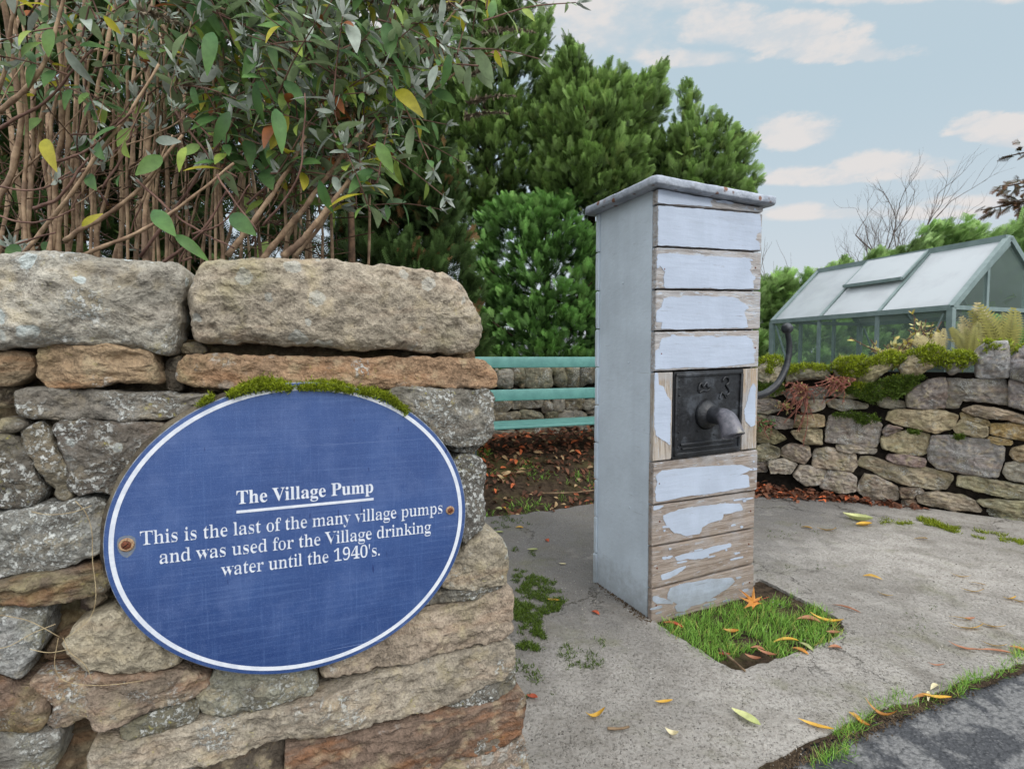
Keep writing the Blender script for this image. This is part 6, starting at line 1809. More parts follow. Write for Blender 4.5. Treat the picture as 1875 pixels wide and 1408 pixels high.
for k in range(46):                    # tangle of thin crossing shoots
    x0, y0 = r_.uniform(-60, 560), r_.uniform(230, 490)
    x1, y1 = x0 + r_.normal(60, 110), y0 - r_.uniform(60, 250)
    Y = r_.uniform(1.38, 1.9)
    a = at_depth(x0, y0, Y); b = at_depth(x1, y1, Y + r_.normal(0, .1))
    P = smooth_path([a, (a + b) / 2 + np.array([r_.normal(0, .03), 0, r_.normal(-.02, .03)]), b], 16)
    P = P + np.stack([fbm(P * 8 + k, 2), fbm(P * 8 + 33, 2), fbm(P * 8 + 71, 2)], -1) * .012
    V, F = tube_geo(P, np.linspace(1, .45, len(P)) * r_.uniform(.0014, .0036), 6)
    mesh('cane', V, F, M['cane_dark' if r_.random() < .5 else 'cane'], bush)
    canes.append(P)
# dead litter of fine twigs low down
mb = MB()
for k in range(300):
    x = r_.uniform(-60, 620); y = r_.uniform(230, 500); Y = r_.uniform(1.7, 2.7)
    a = at_depth(x, y, Y); d = r_.normal(0, 1, 3) * np.array([.16, .1, .16]) + np.array([0, 0, .06])
    mb.tube(smooth_path([a, a + d * .5 + r_.normal(0, .02, 3), a + d], 5), .0022, 4, False)
mb.build('dead_twigs', M['twig'], bush, kind='stuff')

LEAF = leaf_template(6, .50, .10, .22)
LEAF2 = leaf_template(6, .40, .16, .42)
LEAF3 = leaf_template(5, .34, .05, -.15)
lv = {'leaf': [], 'leaf_grey': [], 'leaf_yellow': [], 'leaf_rust': []}
twV = MB()
def add_leaf(kind, p, d, nrm, s, tone, tpl):
    lv[kind].append((p, d, nrm, s, tone, tpl))
def shoot(px, py, Y, ang, L, n_pairs, leaf_len, mix_):
    """a leafy side shoot with opposite pairs; ang is its lean in the view, degrees from straight up"""
    a = at_depth(px, py, Y)
    d = np.array([math.sin(math.radians(ang)), r_.normal(0, .35) - .2, math.cos(math.radians(ang))]); d /= np.linalg.norm(d)
    sag = np.array([0, 0, -.3 * L])
    P = smooth_path([a, a + d * L * .5 + sag * .1, a + d * L + sag * .5], 10)
    twV.tube(P, np.linspace(.0026, .0012, len(P)), 5, False)
    for k in range(n_pairs):
        f = (k + .6) / n_pairs
        p = P[min(len(P) - 1, int(f * (len(P) - 1)))]
        sd = np.cross(d, r_.normal(0, 1, 3)); sd /= np.linalg.norm(sd)
        for s in (-1, 1):
            if r_.random() < .12: continue
            dd = sd * s * .9 + d * .45 + np.array([0, 0, -.55 + .3 * f])
            l = leaf_len * (1.05 - .5 * f) * r_.uniform(.65, 1.15)
            u = r_.random()
            kd = 'leaf_yellow' if u < mix_[1] else 'leaf_rust' if u < mix_[1] + mix_[2] else 'leaf_grey' if u < mix_[1] + mix_[2] + mix_[0] * (.4 + f) else 'leaf'
            add_leaf(kd, p, dd, np.array([0, -.5, 1.0]) + r_.normal(0, .35, 3), l, r_.random(), int(r_.integers(2)))
    tuft(P[-1], d, leaf_len * .42)
def tuft(p, d, l, n=7, kd='leaf_grey'):
    for k in range(n):
        dd = d * r_.uniform(.4, 1.0) + r_.normal(0, .55, 3)
        add_leaf(kd, p + r_.normal(0, .004, 3), dd, r_.normal(0, 1, 3) + np.array([0, -.4, .6]), l * r_.uniform(.6, 1.2), r_.random(), 2)
REG = np.array([(330, -120), (900, -120), (890, 110), (780, 200), (730, 300), (690, 400), (600, 420), (470, 360), (400, 300), (330, 140)], float)
nsh = 0
while nsh < 330:
    x, y = r_.uniform(300, 900), r_.uniform(-120, 430)
    if not inside(REG, np.array([x]), np.array([y]))[0]: continue
    w = .95 if x < 720 else .38
    if y > 330: w *= .75
    if r_.random() > w: continue
    shoot(x, y, r_.uniform(1.4, 1.95), r_.normal(25, 55), r_.uniform(.12, .28), int(r_.integers(3, 6)), r_.uniform(.065, .122), (.09, .05, .03))
    nsh += 1
for k in range(110):
    x, y = r_.uniform(-60, 380), r_.uniform(-120, 200)
    shoot(x, y, r_.uniform(1.35, 1.9), r_.normal(10, 60), r_.uniform(.08, .2), int(r_.integers(2, 4)), r_.uniform(.055, .095), (.22, .06, .02))
for k in range(60):
    P = canes[int(r_.integers(len(canes)))]
    p = P[int(r_.uniform(.35, 1) * (len(P) - 1))]
    if p[2] > 1.15: tuft(p, np.array([r_.normal(0, .3), -.5, .8]), r_.uniform(.03, .05), 6)
for k in range(34):
    P = canes[int(r_.integers(len(canes)))]
    p = P[int(r_.uniform(.3, 1) * (len(P) - 1))]
    if p[2] > 1.2: add_leaf('leaf', p, np.array([r_.normal(0, .6), -.5, -.5]), r_.normal(0, .6, 3) + np.array([0, -1, .6]), r_.uniform(.06, .11), r_.random(), 0)
# the single leaves that stand out
for px, py, L, dx, dz, kd in ((83, 255, .105, .55, -.8, 'leaf_yellow'), (150, 415, .06, .55, .5, 'leaf_yellow'), (40, 105, .075, .8, .35, 'leaf'), (190, 30, .05, .5, -.6, 'leaf_yellow'),
                              (280, 385, .11, .7, -.6, 'leaf'), (320, 430, .10, .7, -.45, 'leaf'), (340, 270, .07, -.1, -1, 'leaf'), (420, 205, .10, -.3, -1, 'leaf'), (345, 60, .10, -.9, -.3, 'leaf'), (390, 60, .12, .1, -1, 'leaf'),
                              (285, 258, .065, 1, .0, 'leaf_grey'), (470, 150, .11, -.2, -1, 'leaf'), (505, 200, .12, .4, -1, 'leaf'), (585, 330, .09, .2, -1, 'leaf'), (120, 90, .09, .4, -1, 'leaf_grey'), (640, 40, .10, .3, -.8, 'leaf_grey'), (690, 260, .09, .5, -.9, 'leaf'), (822, 100, .08, -.1, -1, 'leaf'), (800, 120, .07, -.4, -1, 'leaf_grey')):
    p = at_depth(px, py, 1.36)
    add_leaf(kd, p, np.array([dx, -.15 + r_.normal(0, .3), dz]), np.array([.1, -1.0, .35]) + r_.normal(0, .45, 3), L * .9, r_.random(), int(r_.integers(2)))
for kd, L in lv.items():
    V_, F_, A_, T_ = [], [], [], []; off = 0
    for ti, tpl in enumerate((LEAF, LEAF2, LEAF3)):
        q = [e for e in L if e[5] == ti]
        if not q: continue
        P = np.array([e[0] for e in q]); D = np.array([e[1] for e in q]); Nn = np.array([e[2] for e in q])
        D = D / np.linalg.norm(D, axis=1)[:, None]
        X = np.cross(D, Nn); X /= np.linalg.norm(X, axis=1)[:, None] + 1e-9
        fr = np.stack([X, D, np.cross(X, D)], -1)
        V, F, A, T = instances(*tpl, P, fr, np.array([e[3] for e in q]), np.array([e[4] for e in q]))
        V_.append(V); F_.append(F + off); A_.append(A); T_.append(T); off += len(V)
    mesh({'leaf': 'foliage', 'leaf_grey': 'silver_foliage', 'leaf_yellow': 'yellow_leaves', 'leaf_rust': 'withered_leaves'}[kd], np.concatenate(V_), np.concatenate(F_), M[kd], bush, attrs={'along': np.concatenate(A_), 'tone': np.concatenate(T_)}, kind='stuff')
twV.build('side_shoots', M['cane_dark'], bush, kind='stuff')
# faded flower spikes
for px, py, ang, L, Y in ((640, 20, 70, .26, 1.7), (720, 30, 75, .22, 1.7), (790, 25, 65, .2, 1.75), (640, 190, -170, .2, 1.6), (700, 110, 85, .22, 1.7), (860, 190, 70, .17, 1.85), (850, 215, 75, .16, 1.85), (250, 20, 100, .18, 1.5),
                          (330, 155, 95, .13, 1.5), (560, 110, 60, .14, 1.6), (760, 95, 90, .2, 1.75), (610, 250, 170, .16, 1.6), (840, 150, 60, .15, 1.85), (880, 60, 80, .2, 1.9)):
    a = at_depth(px, py, Y); d = np.array([math.sin(math.radians(ang)), -.1, math.cos(math.radians(ang))])
    n_ = 170; t = r_.random(n_)
    P = a + d * (t * L)[:, None] + np.array([0, 0, -1.0]) * (t * t * L * .25)[:, None]
    dr = r_.normal(0, 1, (n_, 3)); dr /= np.linalg.norm(dr, axis=1)[:, None]
    V, F, A, T = instances(*blade_template(.5, .2, 2), P, frames(dr + d * .5, None, r_), .020 * (1.1 - .75 * t) * r_.uniform(.6, 1.2, n_), r_.random(n_))
    mesh('flower_spike', V, F, M['seed'], bush, attrs={'along': A, 'tone': T}, smooth=False)

# ------------------------------------------------------------------ small plants on and behind the right wall
M['fern_gold'] = leafy('turning_fern', srgb(112, 110, 46), srgb(136, 130, 66), trans=.3, var=.3)
M['fern_pale'] = leafy('faded_fern', srgb(168, 154, 106), srgb(180, 168, 124), trans=.3, var=.2)
M['fern_green'] = leafy('green_fern', srgb(74, 112, 54), srgb(104, 142, 72), trans=.3, var=.3)
def frond_template():
    V = []; F = []; A = []
    def q(p, d, L, w, t0):
        d = np.array(d, float); d /= np.linalg.norm(d); n = np.array([-d[1], d[0], 0]); p = np.array(p, float); e = p + d * L
        m = p + d * L * .4
        i = len(V); V.extend([p - n * w * .25, p + n * w * .25, m + n * w * .5, m - n * w * .5, e + n * w * .06, e - n * w * .06]); F.extend([(i, i + 3, i + 2, i + 1), (i + 3, i + 5, i + 4, i + 2)]); A.extend([t0, t0, t0 + .2, t0 + .2, 1, 1])
    q((0, 0, 0), (0, 1, 0), 1.0, .02, 0)
    for k in range(16):
        t = .12 + .055 * k
        L = .30 * math.sin(math.pi * min(1, .18 + (1 - t) * .62)) * (1 - t) ** .35
        for s in (-1, 1):
            q((0, t, 0), (s, .38, 0), L, .05, .2)
    V = np.array(V); V[:, 2] = -.32 * V[:, 1] ** 2 - .12 * np.abs(V[:, 0])
    return V, np.array(F), np.array(A)
FROND = frond_template()
def fern(label, px, py, Y, n, L, mat, seed, spread=.7, lean=(0, 0)):
    r_ = np.random.default_rng(seed)
    b = at_depth(px, py, Y)
    root = thing('fern', label, 'fern', b, 'ferns behind the mossy wall')
    a = r_.uniform(0, 2 * math.pi, n)
    for k in range(n):
        d = np.array([[math.cos(a[k]) * spread + lean[0], math.sin(a[k]) * spread * .6 + lean[1], 1.0]])
        V, F, A, T = instances(*FROND, b[None], frames(d, [d[0][0] * .2 - .15, -1, .3], r_), [L * r_.uniform(.7, 1.15)], [r_.random()])
        mesh('frond', V, F, M[mat], root, attrs={'along': A, 'tone': T}, smooth=False)
fern('golden fern with dense fronds beside the greenhouse corner post', 1775, 655, 3.75, 7, .27, 'fern_gold', 1, .4)
fern('pale faded fern standing tall in front of the greenhouse gable', 1790, 650, 3.95, 6, .34, 'fern_pale', 2, .45)
fern('pale bleached fern bent low left of the corner post', 1715, 655, 3.85, 6, .24, 'fern_pale', 3, .8, (-.2, 0))
fern('ochre fern with upright tip near the right edge of the picture', 1835, 650, 3.85, 8, .34, 'fern_gold', 4, .5)
fern('green fern at the right edge below the conifer bush', 1890, 650, 3.9, 8, .36, 'fern_green', 5, .6, (-.15, 0))
# flowering scrap of yellow-leaved shrub on top of the wall
M['leaf_pale'] = leafy('pale_yellow_leaves', srgb(186, 170, 78), srgb(206, 190, 116), back=srgb(190, 186, 130), trans=.35, var=.35, hue=srgb(150, 160, 120))
M['leaf_orange'] = leafy('orange_berries', srgb(196, 110, 50), srgb(206, 130, 60), trans=.2, var=.3)
r_ = np.random.default_rng(63)
def small_shrub(name, label, px, py, Y, w, h, n, mat, ls, cat, up=1.0, stem='cane_dark', hang=0.0, tpl=LEAF, group=None):
    b = at_depth(px, py, Y)
    root = thing(name, label, cat, b, group)
    mb = MB(); P_, D_, S_ = [], [], []
    for k in range(n):
        e = b + np.array([r_.normal(0, w), r_.normal(0, .05), abs(r_.normal(.6, .3)) * h * up - hang * abs(r_.normal(.5, .4))])
        if hang: e = e + np.array([0, -.05, 0])
        P = smooth_path([b + np.array([r_.normal(0, w * .3), 0, 0]), (b + e) / 2 + r_.normal(0, .02, 3), e], 8)
        mb.tube(P, .0035, 4, False)
        for q in range(9):
            p = P[int(r_.uniform(.35, 1) * (len(P) - 1))]
            P_.append(p); D_.append(r_.normal(0, 1, 3) + np.array([0, -.3, .2])); S_.append(ls * r_.uniform(.5, 1.3))
    mb.build('stems', M[stem], root)
    V, F, A, T = instances(*tpl, np.array(P_), frames(np.array(D_), None, r_), S_, r_.random(len(P_)))
    mesh('foliage', V, F, M[mat], root, attrs={'along': A, 'tone': T})
    return root
small_shrub('garden_shrub', 'sparse shrub with pale yellow autumn leaves just behind the mossy coping stones', 1640, 665, 4.0, .16, .22, 34, 'leaf_pale', .045, 'shrub')
small_shrub('garden_shrub', 'little yellow-leaved seedling on the wall in front of the greenhouse panes', 1545, 675, 3.98, .05, .13, 9, 'leaf_pale', .04, 'shrub')
small_shrub('garden_shrub', 'pale twiggy shrub with a few orange berries near the greenhouse corner', 1700, 640, 4.1, .10, .26, 16, 'leaf_pale', .04, 'shrub')
M['stonecrop'] = leafy('red_stonecrop', srgb(132, 74, 62), srgb(160, 96, 80), trans=.2, var=.35, hue=srgb(120, 120, 62))
q = RW.sz([(1530, 700)])[0]; p = RW.at(q[:1], q[1:], np.array([.09]))[0]
def trailing(label, px, py, w, hang, n, mat, seed):
    global r_
    r_ = np.random.default_rng(seed)
    q = RW.sz([(px, py)])[0]; b = RW.at(q[:1], q[1:], np.array([.06]))[0]
    root = thing('trailing_plant', label, 'plant', b)
    mb = MB(); P_, S_ = [], []
    for k in range(n):
        e = b + np.array([r_.normal(-.02, w), -abs(r_.normal(.05, .03)), -abs(r_.normal(.4, .5)) * hang + .03])
        P = smooth_path([b + np.array([r_.normal(0, w * .7), .02, r_.normal(.02, .02)]), (b + e) / 2 + np.array([r_.normal(0, .03), -.05, .02]), e], 8)
        mb.tube(P, .003, 4, False)
        for z in range(8):
            P_.append(P[int(r_.uniform(.2, 1) * (len(P) - 1))] + r_.normal(0, .008, 3)); S_.append(r_.uniform(.012, .026))
    mb.build('stems', M['red_stem'], root)
    V, F, A, T = instances(*leaf_template(3, .5, .1, .2), np.array(P_), frames(r_.normal(0, 1, (len(P_), 3)), None, r_), S_, r_.random(len(P_)))
    mesh('foliage', V, F, M[mat], root, attrs={'along': A, 'tone': T})
M['red_stem'] = simple_noise_mat('red_stems', srgb(146, 96, 82), srgb(110, 70, 60), 20, .8)
trailing('reddish stonecrop spilling over the wall below the coping stones', 1530, 700, .075, .12, 34, 'stonecrop', 71)
trailing('reddish creeping plant hanging down the wall beside the pump handle', 1462, 710, .06, .26, 34, 'stonecrop', 72)
M['leaf_sp'] = leafy('bright_small_leaves', srgb(58, 104, 48), srgb(92, 138, 70), trans=.3, var=.3)
trailing('small green weed growing from the wall joint right of the pump', 1396, 775, .05, .10, 22, 'leaf_sp', 73)
trailing('tiny yellow-green rosettes at the end of the creeping stems', 1432, 745, .03, .05, 12, 'leaf_pale', 74)

# ------------------------------------------------------------------ ground cover
r_ = np.random.default_rng(81)
def scatter_px(poly, n):
    P = np.asarray(poly, float); out = []
    x = r_.uniform(P[:, 0].min(), P[:, 0].max(), n * 6); y = r_.uniform(P[:, 1].min(), P[:, 1].max(), n * 6)
    ok = inside(P, x, y)
    return x[ok][:n], y[ok][:n]
def ground_tufts(name, polys, n, size, mat, label, cat, thr=-.1, fs=9, z=.001, per=5, w=.26, spread=.7):
    pos = []
    for poly, n_ in polys:
        x, y = scatter_px(poly, n_)
        g = on_ground(x, y, z)
        k = fbm(np.stack([g[:, 0], g[:, 1], g[:, 0] * 0], -1) * fs, 4)
        d = np.clip(poly_dist(poly, x, y) / 25, 0, 1)
        ok = k + (d - 1) * .5 > thr
        pos.append(g[ok])
    pos = np.concatenate(pos)
    return tufts(name, pos, np.tile(np.array([0, 0, 1.0]), (len(pos), 1)), size, mat, per=per, w=w, spread=spread, label=label, cat=cat, kind='stuff', r_=r_)
ground_tufts('moss', [([(925, 1035), (990, 1045), (1045, 1075), (1040, 1120), (1010, 1150), (990, 1200), (950, 1220), (930, 1180)], 5200),
                      ([(890, 930), (960, 925), (980, 965), (900, 980)], 700), ([(915, 980), (975, 1000), (985, 1025), (930, 1015)], 260),
                      ([(1010, 1170), (1110, 1170), (1120, 1230), (1020, 1250)], 300), ([(930, 1210), (1000, 1210), (1020, 1270), (960, 1290)], 240)], 1, .011, M['moss_dark'],
             'dark green moss spreading over the pavement beside the end of the plaque wall', 'moss', thr=-.12, fs=14)
ground_tufts('moss', [([(1640, 950), (1700, 948), (1780, 968), (1770, 982), (1700, 968), (1640, 960)], 1800), ([(1560, 945), (1660, 950), (1660, 965), (1560, 958)], 300), ([(1780, 970), (1875, 985), (1875, 1000), (1780, 985)], 500)], 1, .014, M['moss'],
             'bright strip of moss along the foot of the mossy wall', 'moss', thr=-.35, fs=10)
ground_tufts('moss', [([(1385, 905), (1420, 900), (1440, 930), (1390, 945)], 240), ([(1390, 945), (1560, 950), (1600, 985), (1420, 1010), (1390, 990)], 420), ([(1410, 1015), (1530, 1020), (1530, 1060), (1420, 1060)], 300), ([(1600, 1090), (1720, 1100), (1720, 1180), (1600, 1170)], 160)], 1, .008, M['moss_dark'],
             'thin scattered moss specks on the pavement right of the pump', 'moss', thr=.12, fs=12)
# grass in the open square before the pump
ins_ = []
P = NOTCH
x = r_.uniform(P[:, 0].min(), P[:, 0].max(), 9000); y = r_.uniform(P[:, 1].min(), P[:, 1].max(), 9000)
ok = inside(P, x, y) | (poly_dist(P, x, y) < .008)
g = np.stack([x[ok], y[ok], np.full(ok.sum(), -.013)], -1)
k = fbm(g * np.array([9, 9, 0]) + 3.3, 4)
px_ = (g[:, 0] - P0[0]) * E1[0] + (g[:, 1] - P0[1]) * E1[1]
front_d = (g - P0) @ PN
keep = (k + .16 > 0) & (front_d > .03) & ~((front_d > .30) & (px_ < .22)) & ~((px_ > .42) & (front_d < .07))
gg = g[keep][:2400]
tv, tf, ta = blade_template(.065, .4, 3)
n_ = len(gg); rep = 2
PP = np.repeat(gg, rep, 0) + r_.normal(0, .006, (n_ * rep, 3)) * np.array([1, 1, 0])
D = np.tile(np.array([.12, -.05, 1.0]), (len(PP), 1)) + r_.normal(0, .42, (len(PP), 3))
V, F, A, T = instances(tv, tf, ta, PP, frames(D, None, r_), r_.uniform(.016, .045, len(PP)), r_.random(len(PP)))
mesh('grass', V, F, M['grass'], attrs={'along': A, 'tone': T}, smooth=False, label='fresh green grass growing in the square opening at the foot of the pump', cat='grass', kind='stuff')
# weeds along the road edge
pos = []
for a, b, n_ in (((1490, 1392), (1560, 1368), 60), ((1530, 1345), (1590, 1318), 90), ((1575, 1310), (1660, 1268), 70), ((1745, 1262), (1795, 1232), 90), ((1800, 1238), (1875, 1205), 60), ((1860, 1200), (1875, 1188), 60), ((1640, 1300), (1740, 1262), 40)):
    t = r_.random(n_); x = a[0] + (b[0] - a[0]) * t + r_.normal(0, 5, n_); y = a[1] + (b[1] - a[1]) * t + r_.normal(0, 5, n_)
    c_ = r_.random(n_)
    pos.append(on_ground(x, y + 6, -.006))
pos = np.concatenate(pos); pos = np.repeat(pos, 3, 0); pos = pos + r_.normal(0, .006, pos.shape) * np.array([1, 1, 0])
D = np.tile(np.array([0, 0, 1.0]), (len(pos), 1)) + r_.normal(0, .7, (len(pos), 3)); D[:, 2] = np.abs(D[:, 2])
V, F, A, T = instances(tv, tf, ta, pos, frames(D, None, r_), r_.uniform(.012, .035, len(pos)), r_.random(len(pos)))
mesh('weeds', V, F, M['grass'], attrs={'along': A, 'tone': T}, smooth=False, label='small tufts of grass and weeds in the joint between pavement and road', cat='weeds', kind='stuff')
# loose grit on pavement and road edge
bm = bmesh.new(); bmesh.ops.create_icosphere(bm, subdivisions=1, radius=1); bm.verts.index_update()
iv = np.array([v.co[:] for v in bm.verts]); iff = np.array([[v.index for v in f.verts] for f in bm.faces]); bm.free()
x, y = scatter_px([(940, 1000), (1100, 1080), (1230, 1180), (1400, 1250), (1400, 1010), (1875, 1000), (1875, 1215), (1400, 1408), (960, 1408), (950, 1200)], 900)
g = on_ground(x, y, .0005); s = r_.uniform(.0007, .0026, len(g)) * np.linalg.norm(g - CAM, axis=1) * .6
V, F, A, T = instances(iv, iff, np.zeros(len(iv)), g, frames(r_.normal(0, 1, g.shape), None, r_), np.stack([s, s * .8, s * .6], -1), r_.random(len(g)))
M['grit'] = leafy('loose_grit', srgb(150, 144, 134), srgb(150, 144, 134), trans=0, var=.55, rough=.9)
mesh('grit', V, F, M['grit'], attrs={'along': A, 'tone': T}, smooth=False, label='loose grit and pale specks strewn over the pavement', cat='grit', kind='stuff')
x = []; y = []
for a, b, n_ in (((1430, 1405), (1560, 1345), 700), ((1560, 1345), (1700, 1285), 800), ((1700, 1285), (1875, 1215), 600)):
    t = r_.random(n_); x += list(a[0] + (b[0] - a[0]) * t + r_.normal(0, 11, n_)); y += list(a[1] + (b[1] - a[1]) * t + r_.normal(0, 7, n_))
g = on_ground(np.array(x), np.array(y), -.004); s = r_.uniform(.001, .004, len(g))
V, F, A, T = instances(iv, iff, np.zeros(len(iv)), g, frames(r_.normal(0, 1, g.shape), None, r_), np.stack([s, s * .8, s * .6], -1), r_.random(len(g)))
mesh('soil_and_shade_crumbs', V, F, M['soil_crumb'], attrs={'along': A, 'tone': T}, smooth=False, label='crumbs of soil lying in the joint between pavement and road', cat='soil', kind='stuff')

gs = []  # dirt crumbs laid along the pump and wall foot as contact shade
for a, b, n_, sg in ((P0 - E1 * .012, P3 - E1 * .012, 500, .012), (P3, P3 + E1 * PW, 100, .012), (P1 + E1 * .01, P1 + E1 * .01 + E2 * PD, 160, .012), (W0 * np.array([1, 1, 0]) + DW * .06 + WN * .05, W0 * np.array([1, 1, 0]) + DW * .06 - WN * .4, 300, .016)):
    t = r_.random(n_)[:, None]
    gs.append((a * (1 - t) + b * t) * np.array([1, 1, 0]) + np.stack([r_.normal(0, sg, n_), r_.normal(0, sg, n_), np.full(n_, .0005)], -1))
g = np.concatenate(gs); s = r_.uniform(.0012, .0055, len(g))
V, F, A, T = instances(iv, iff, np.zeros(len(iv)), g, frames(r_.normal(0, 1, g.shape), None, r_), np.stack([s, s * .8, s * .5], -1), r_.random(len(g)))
mesh('soil_and_shade_crumbs', V, F, M['soil_crumb'], attrs={'along': A, 'tone': T}, smooth=False, label='dark dirt crumbs added as contact shade along the foot of the pump and the wall end', cat='dirt', kind='stuff')

# ------------------------------------------------------------------ leaf litter
M['litter'] = leafy('rotting_leaves', srgb(96, 62, 46), srgb(120, 78, 56), trans=.1, var=.6, rough=.8, hue=srgb(168, 88, 52), hue_lo=.82)
M['litter_pale'] = leafy('bleached_leaves', srgb(176, 152, 116), srgb(150, 120, 84), trans=.1, var=.4, rough=.8)
LIT = leaf_template(4, .55, .22, .3)
def litter(name, pos, nz, mat, label, smin=.03, smax=.075, tilt=.45):
    D = np.stack([r_.normal(0, 1, len(pos)), r_.normal(0, 1, len(pos)), r_.normal(0, tilt, len(pos))], -1)
    roll = np.array([0, 0, 1.0])
    D /= np.linalg.norm(D, axis=1)[:, None]
    Z = nz + r_.normal(0, .35, pos.shape)
    X = np.cross(D, Z); X /= np.linalg.norm(X, axis=1)[:, None]
    V, F, A, T = instances(*LIT, pos, np.stack([X, D, np.cross(X, D)], -1), r_.uniform(smin, smax, len(pos)), r_.random(len(pos)))
    mesh(name, V, F, mat, attrs={'along': A, 'tone': T}, label=label, cat='fallen leaves', kind='stuff')
n_ = 5200
X = r_.uniform(-1.3, 1.7, n_); Y = r_.uniform(2.9, 4.95, n_)
d = (X * BN[0] + Y * BN[1]) - (BW.p[3] @ BN[:2])
dens = np.clip(1.35 - d / 1.0, 0.0, 1); k = fbm(np.stack([X * 3, Y * 3, X * 0], -1), 3)
ok = (r_.random(n_) < dens + k * .35) & (d > 0)
X, Y = X[ok], Y[ok]
pos = np.stack([X, Y, bank_h(X, Y) + r_.uniform(.004, .03, len(X))], -1)
sel = r_.random(len(pos)) < .9
litter('leaf_litter', pos[sel], np.array([.1, -.3, 1.0]), M['litter'], 'brown and rust-red fallen leaves heaped on the bank below the green bench')
litter('leaf_litter', pos[~sel], np.array([.1, -.3, 1.0]), M['litter_pale'], 'bleached tan fallen leaves mixed into the heap below the green bench')
pos = []
t = r_.random(640) ** 2.0
q = RW.sz([(1370, 870)])[0, 0]; q1 = RW.sz([(1690, 900)])[0, 0]
s_ = q + (q1 - q) * t
h_ = .07 + np.abs(r_.normal(0, .09, 640)) * (1.1 - t)
zz_ = np.clip(.14 * (1 - t) * np.exp(-h_ * 7), 0, 1) * r_.random(640) + .006
litter('leaf_litter', RW.at(s_, zz_, h_), np.array([0, 0, 1.0]), M['litter'], 'rust-red fallen leaves gathered along the foot of the mossy wall', .03, .07)
# green shoots on the bank
X = r_.uniform(-.4, 1.0, 700); Y = r_.uniform(3.3, 4.1, 700); k = fbm(np.stack([X * 5, Y * 5, X * 0 + 4], -1), 3)
ok = k > .16; X, Y = X[ok], Y[ok]
pos = np.stack([X, Y, bank_h(X, Y)], -1)
tufts('weeds', pos, np.tile(np.array([0, 0, 1.0]), (len(pos), 1)), .035, M['grass'], per=6, w=.16, spread=.6, label='green weeds sprouting between the leaves at the edge of the bank', cat='weeds', kind='stuff', r_=r_)
M['wet_twig'] = simple_noise_mat('fallen_twigs', srgb(140, 118, 92), srgb(96, 78, 60), 30, .9)
def stick(label, a, b, r, z=.008, za=None):
    P = on_ground(np.array([a[0], (a[0] + b[0]) / 2 + 3, b[0]]), np.array([a[1], (a[1] + b[1]) / 2 + 2, b[1]]), z)
    if za is not None: P[0, 2] = za
    V, F = tube_geo(smooth_path(P, 10), [r] * 5 + [r * .8] * (len(smooth_path(P, 10)) - 5), 6)
    mesh('twig', V, F, M['wet_twig'], label=label, cat='twig')
stick('brown twig lying across the front corner of the grass square', (1318, 1188), (1364, 1228), .0045, .006)
stick('short pale twig lying on the pavement in the foreground', (1112, 1333), (1152, 1330), .004)
stick('long thin twig lying at the foot of the bank below the bench', (992, 903), (1092, 897), .007, .05)

# ------------------------------------------------------------------ single fallen leaves
for nm, a, b in (('f_yellow', (198, 150, 44), (212, 172, 84)), ('f_amber', (196, 128, 50), (190, 140, 84)), ('f_brown', (160, 104, 74), (176, 126, 96)), ('f_red', (176, 84, 56), (160, 80, 54)), ('f_green', (176, 184, 120), (196, 196, 140)), ('f_pale', (206, 192, 150), (214, 204, 170))):
    M[nm] = leafy(nm.replace('f_', 'fallen_leaf_'), srgb(*a), srgb(*b), trans=.2, var=.2, rough=.6)
def curled_leaf(px, py, L, w, ang, mat, label, group=None, curl=.5, z=.003, roll=.25, seed=0, bend=0.0):
    rr = np.random.default_rng(seed + int(px * 7 + py))
    V, F, A = leaf_template(9, w / L, .35 * roll / .25 * .5, 0)
    V = V * L
    t = A
    V[:, 0] += bend * L * (t * (1 - t)) * 2
    V[:, 2] += curl * L * .35 * (2 * (t - .5)) ** 2 * (1 if rr.random() < .7 else -.2) + np.abs(V[:, 0]) * roll * 2
    V[:, 2] += fbm(V / L * 3 + px, 2) * .02 * L
    V[:, 1] -= L / 2
    c, s = math.cos(math.radians(ang)), math.sin(math.radians(ang))
    R = np.array([[c, -s, 0], [s, c, 0], [0, 0, 1]])
    V = V @ R.T
    V[:, 2] -= V[:, 2].min()
    g = on_ground(px, py, z)
    return mesh('fallen_leaf', V + g, F, M[mat], attrs={'along': A, 'tone': np.full(len(V), rr.random())}, label=label, cat='fallen leaf', group=group, loc=g)
B7 = lambda x, y: (1200 + x / 2.778, 950 + y / 2.778)
YL = 'slender curled yellow leaf fallen on the grey pavement right of the pump'
for x, y, L, w, a in ((1105, 300, .075, .016, 55), (1170, 385, .055, .014, 50), (1550, 290, .075, .013, 60), (1640, 330, .06, .014, 60), (1610, 365, .09, .014, 80), (1800, 403, .06, .016, 95), (1850, 418, .06, .015, 50), (1550, 505, .07, .014, 65),
                      (1580, 548, .12, .017, 85), (1710, 543, .08, .017, 65), (1720, 640, .075, .014, 70), (1350, 100, .075, .022, 90), (770, 45, .06, .03, 60), (870, 55, .11, .025, 85)):
    curled_leaf(*B7(x, y), L, w, a + 180 * (int(x) % 2), 'f_yellow', YL, 'slender yellow leaves on the pavement', bend=.2 * ((int(x * 3) % 5) - 2) / 2)
BR = 'thin brown curled leaf fallen on the pavement right of the grass square'
for x, y, L, w, a in ((970, 455, .10, .014, 45), (1600, 510, .04, .014, 90), (1570, 660, .085, .013, 55), (1730, 675, .11, .014, 75), (1430, 745, .05, .008, 80), (915, 655, .045, .02, 80)):
    curled_leaf(*B7(x, y), L, w, a, 'f_brown', BR, 'thin brown leaves on the pavement')
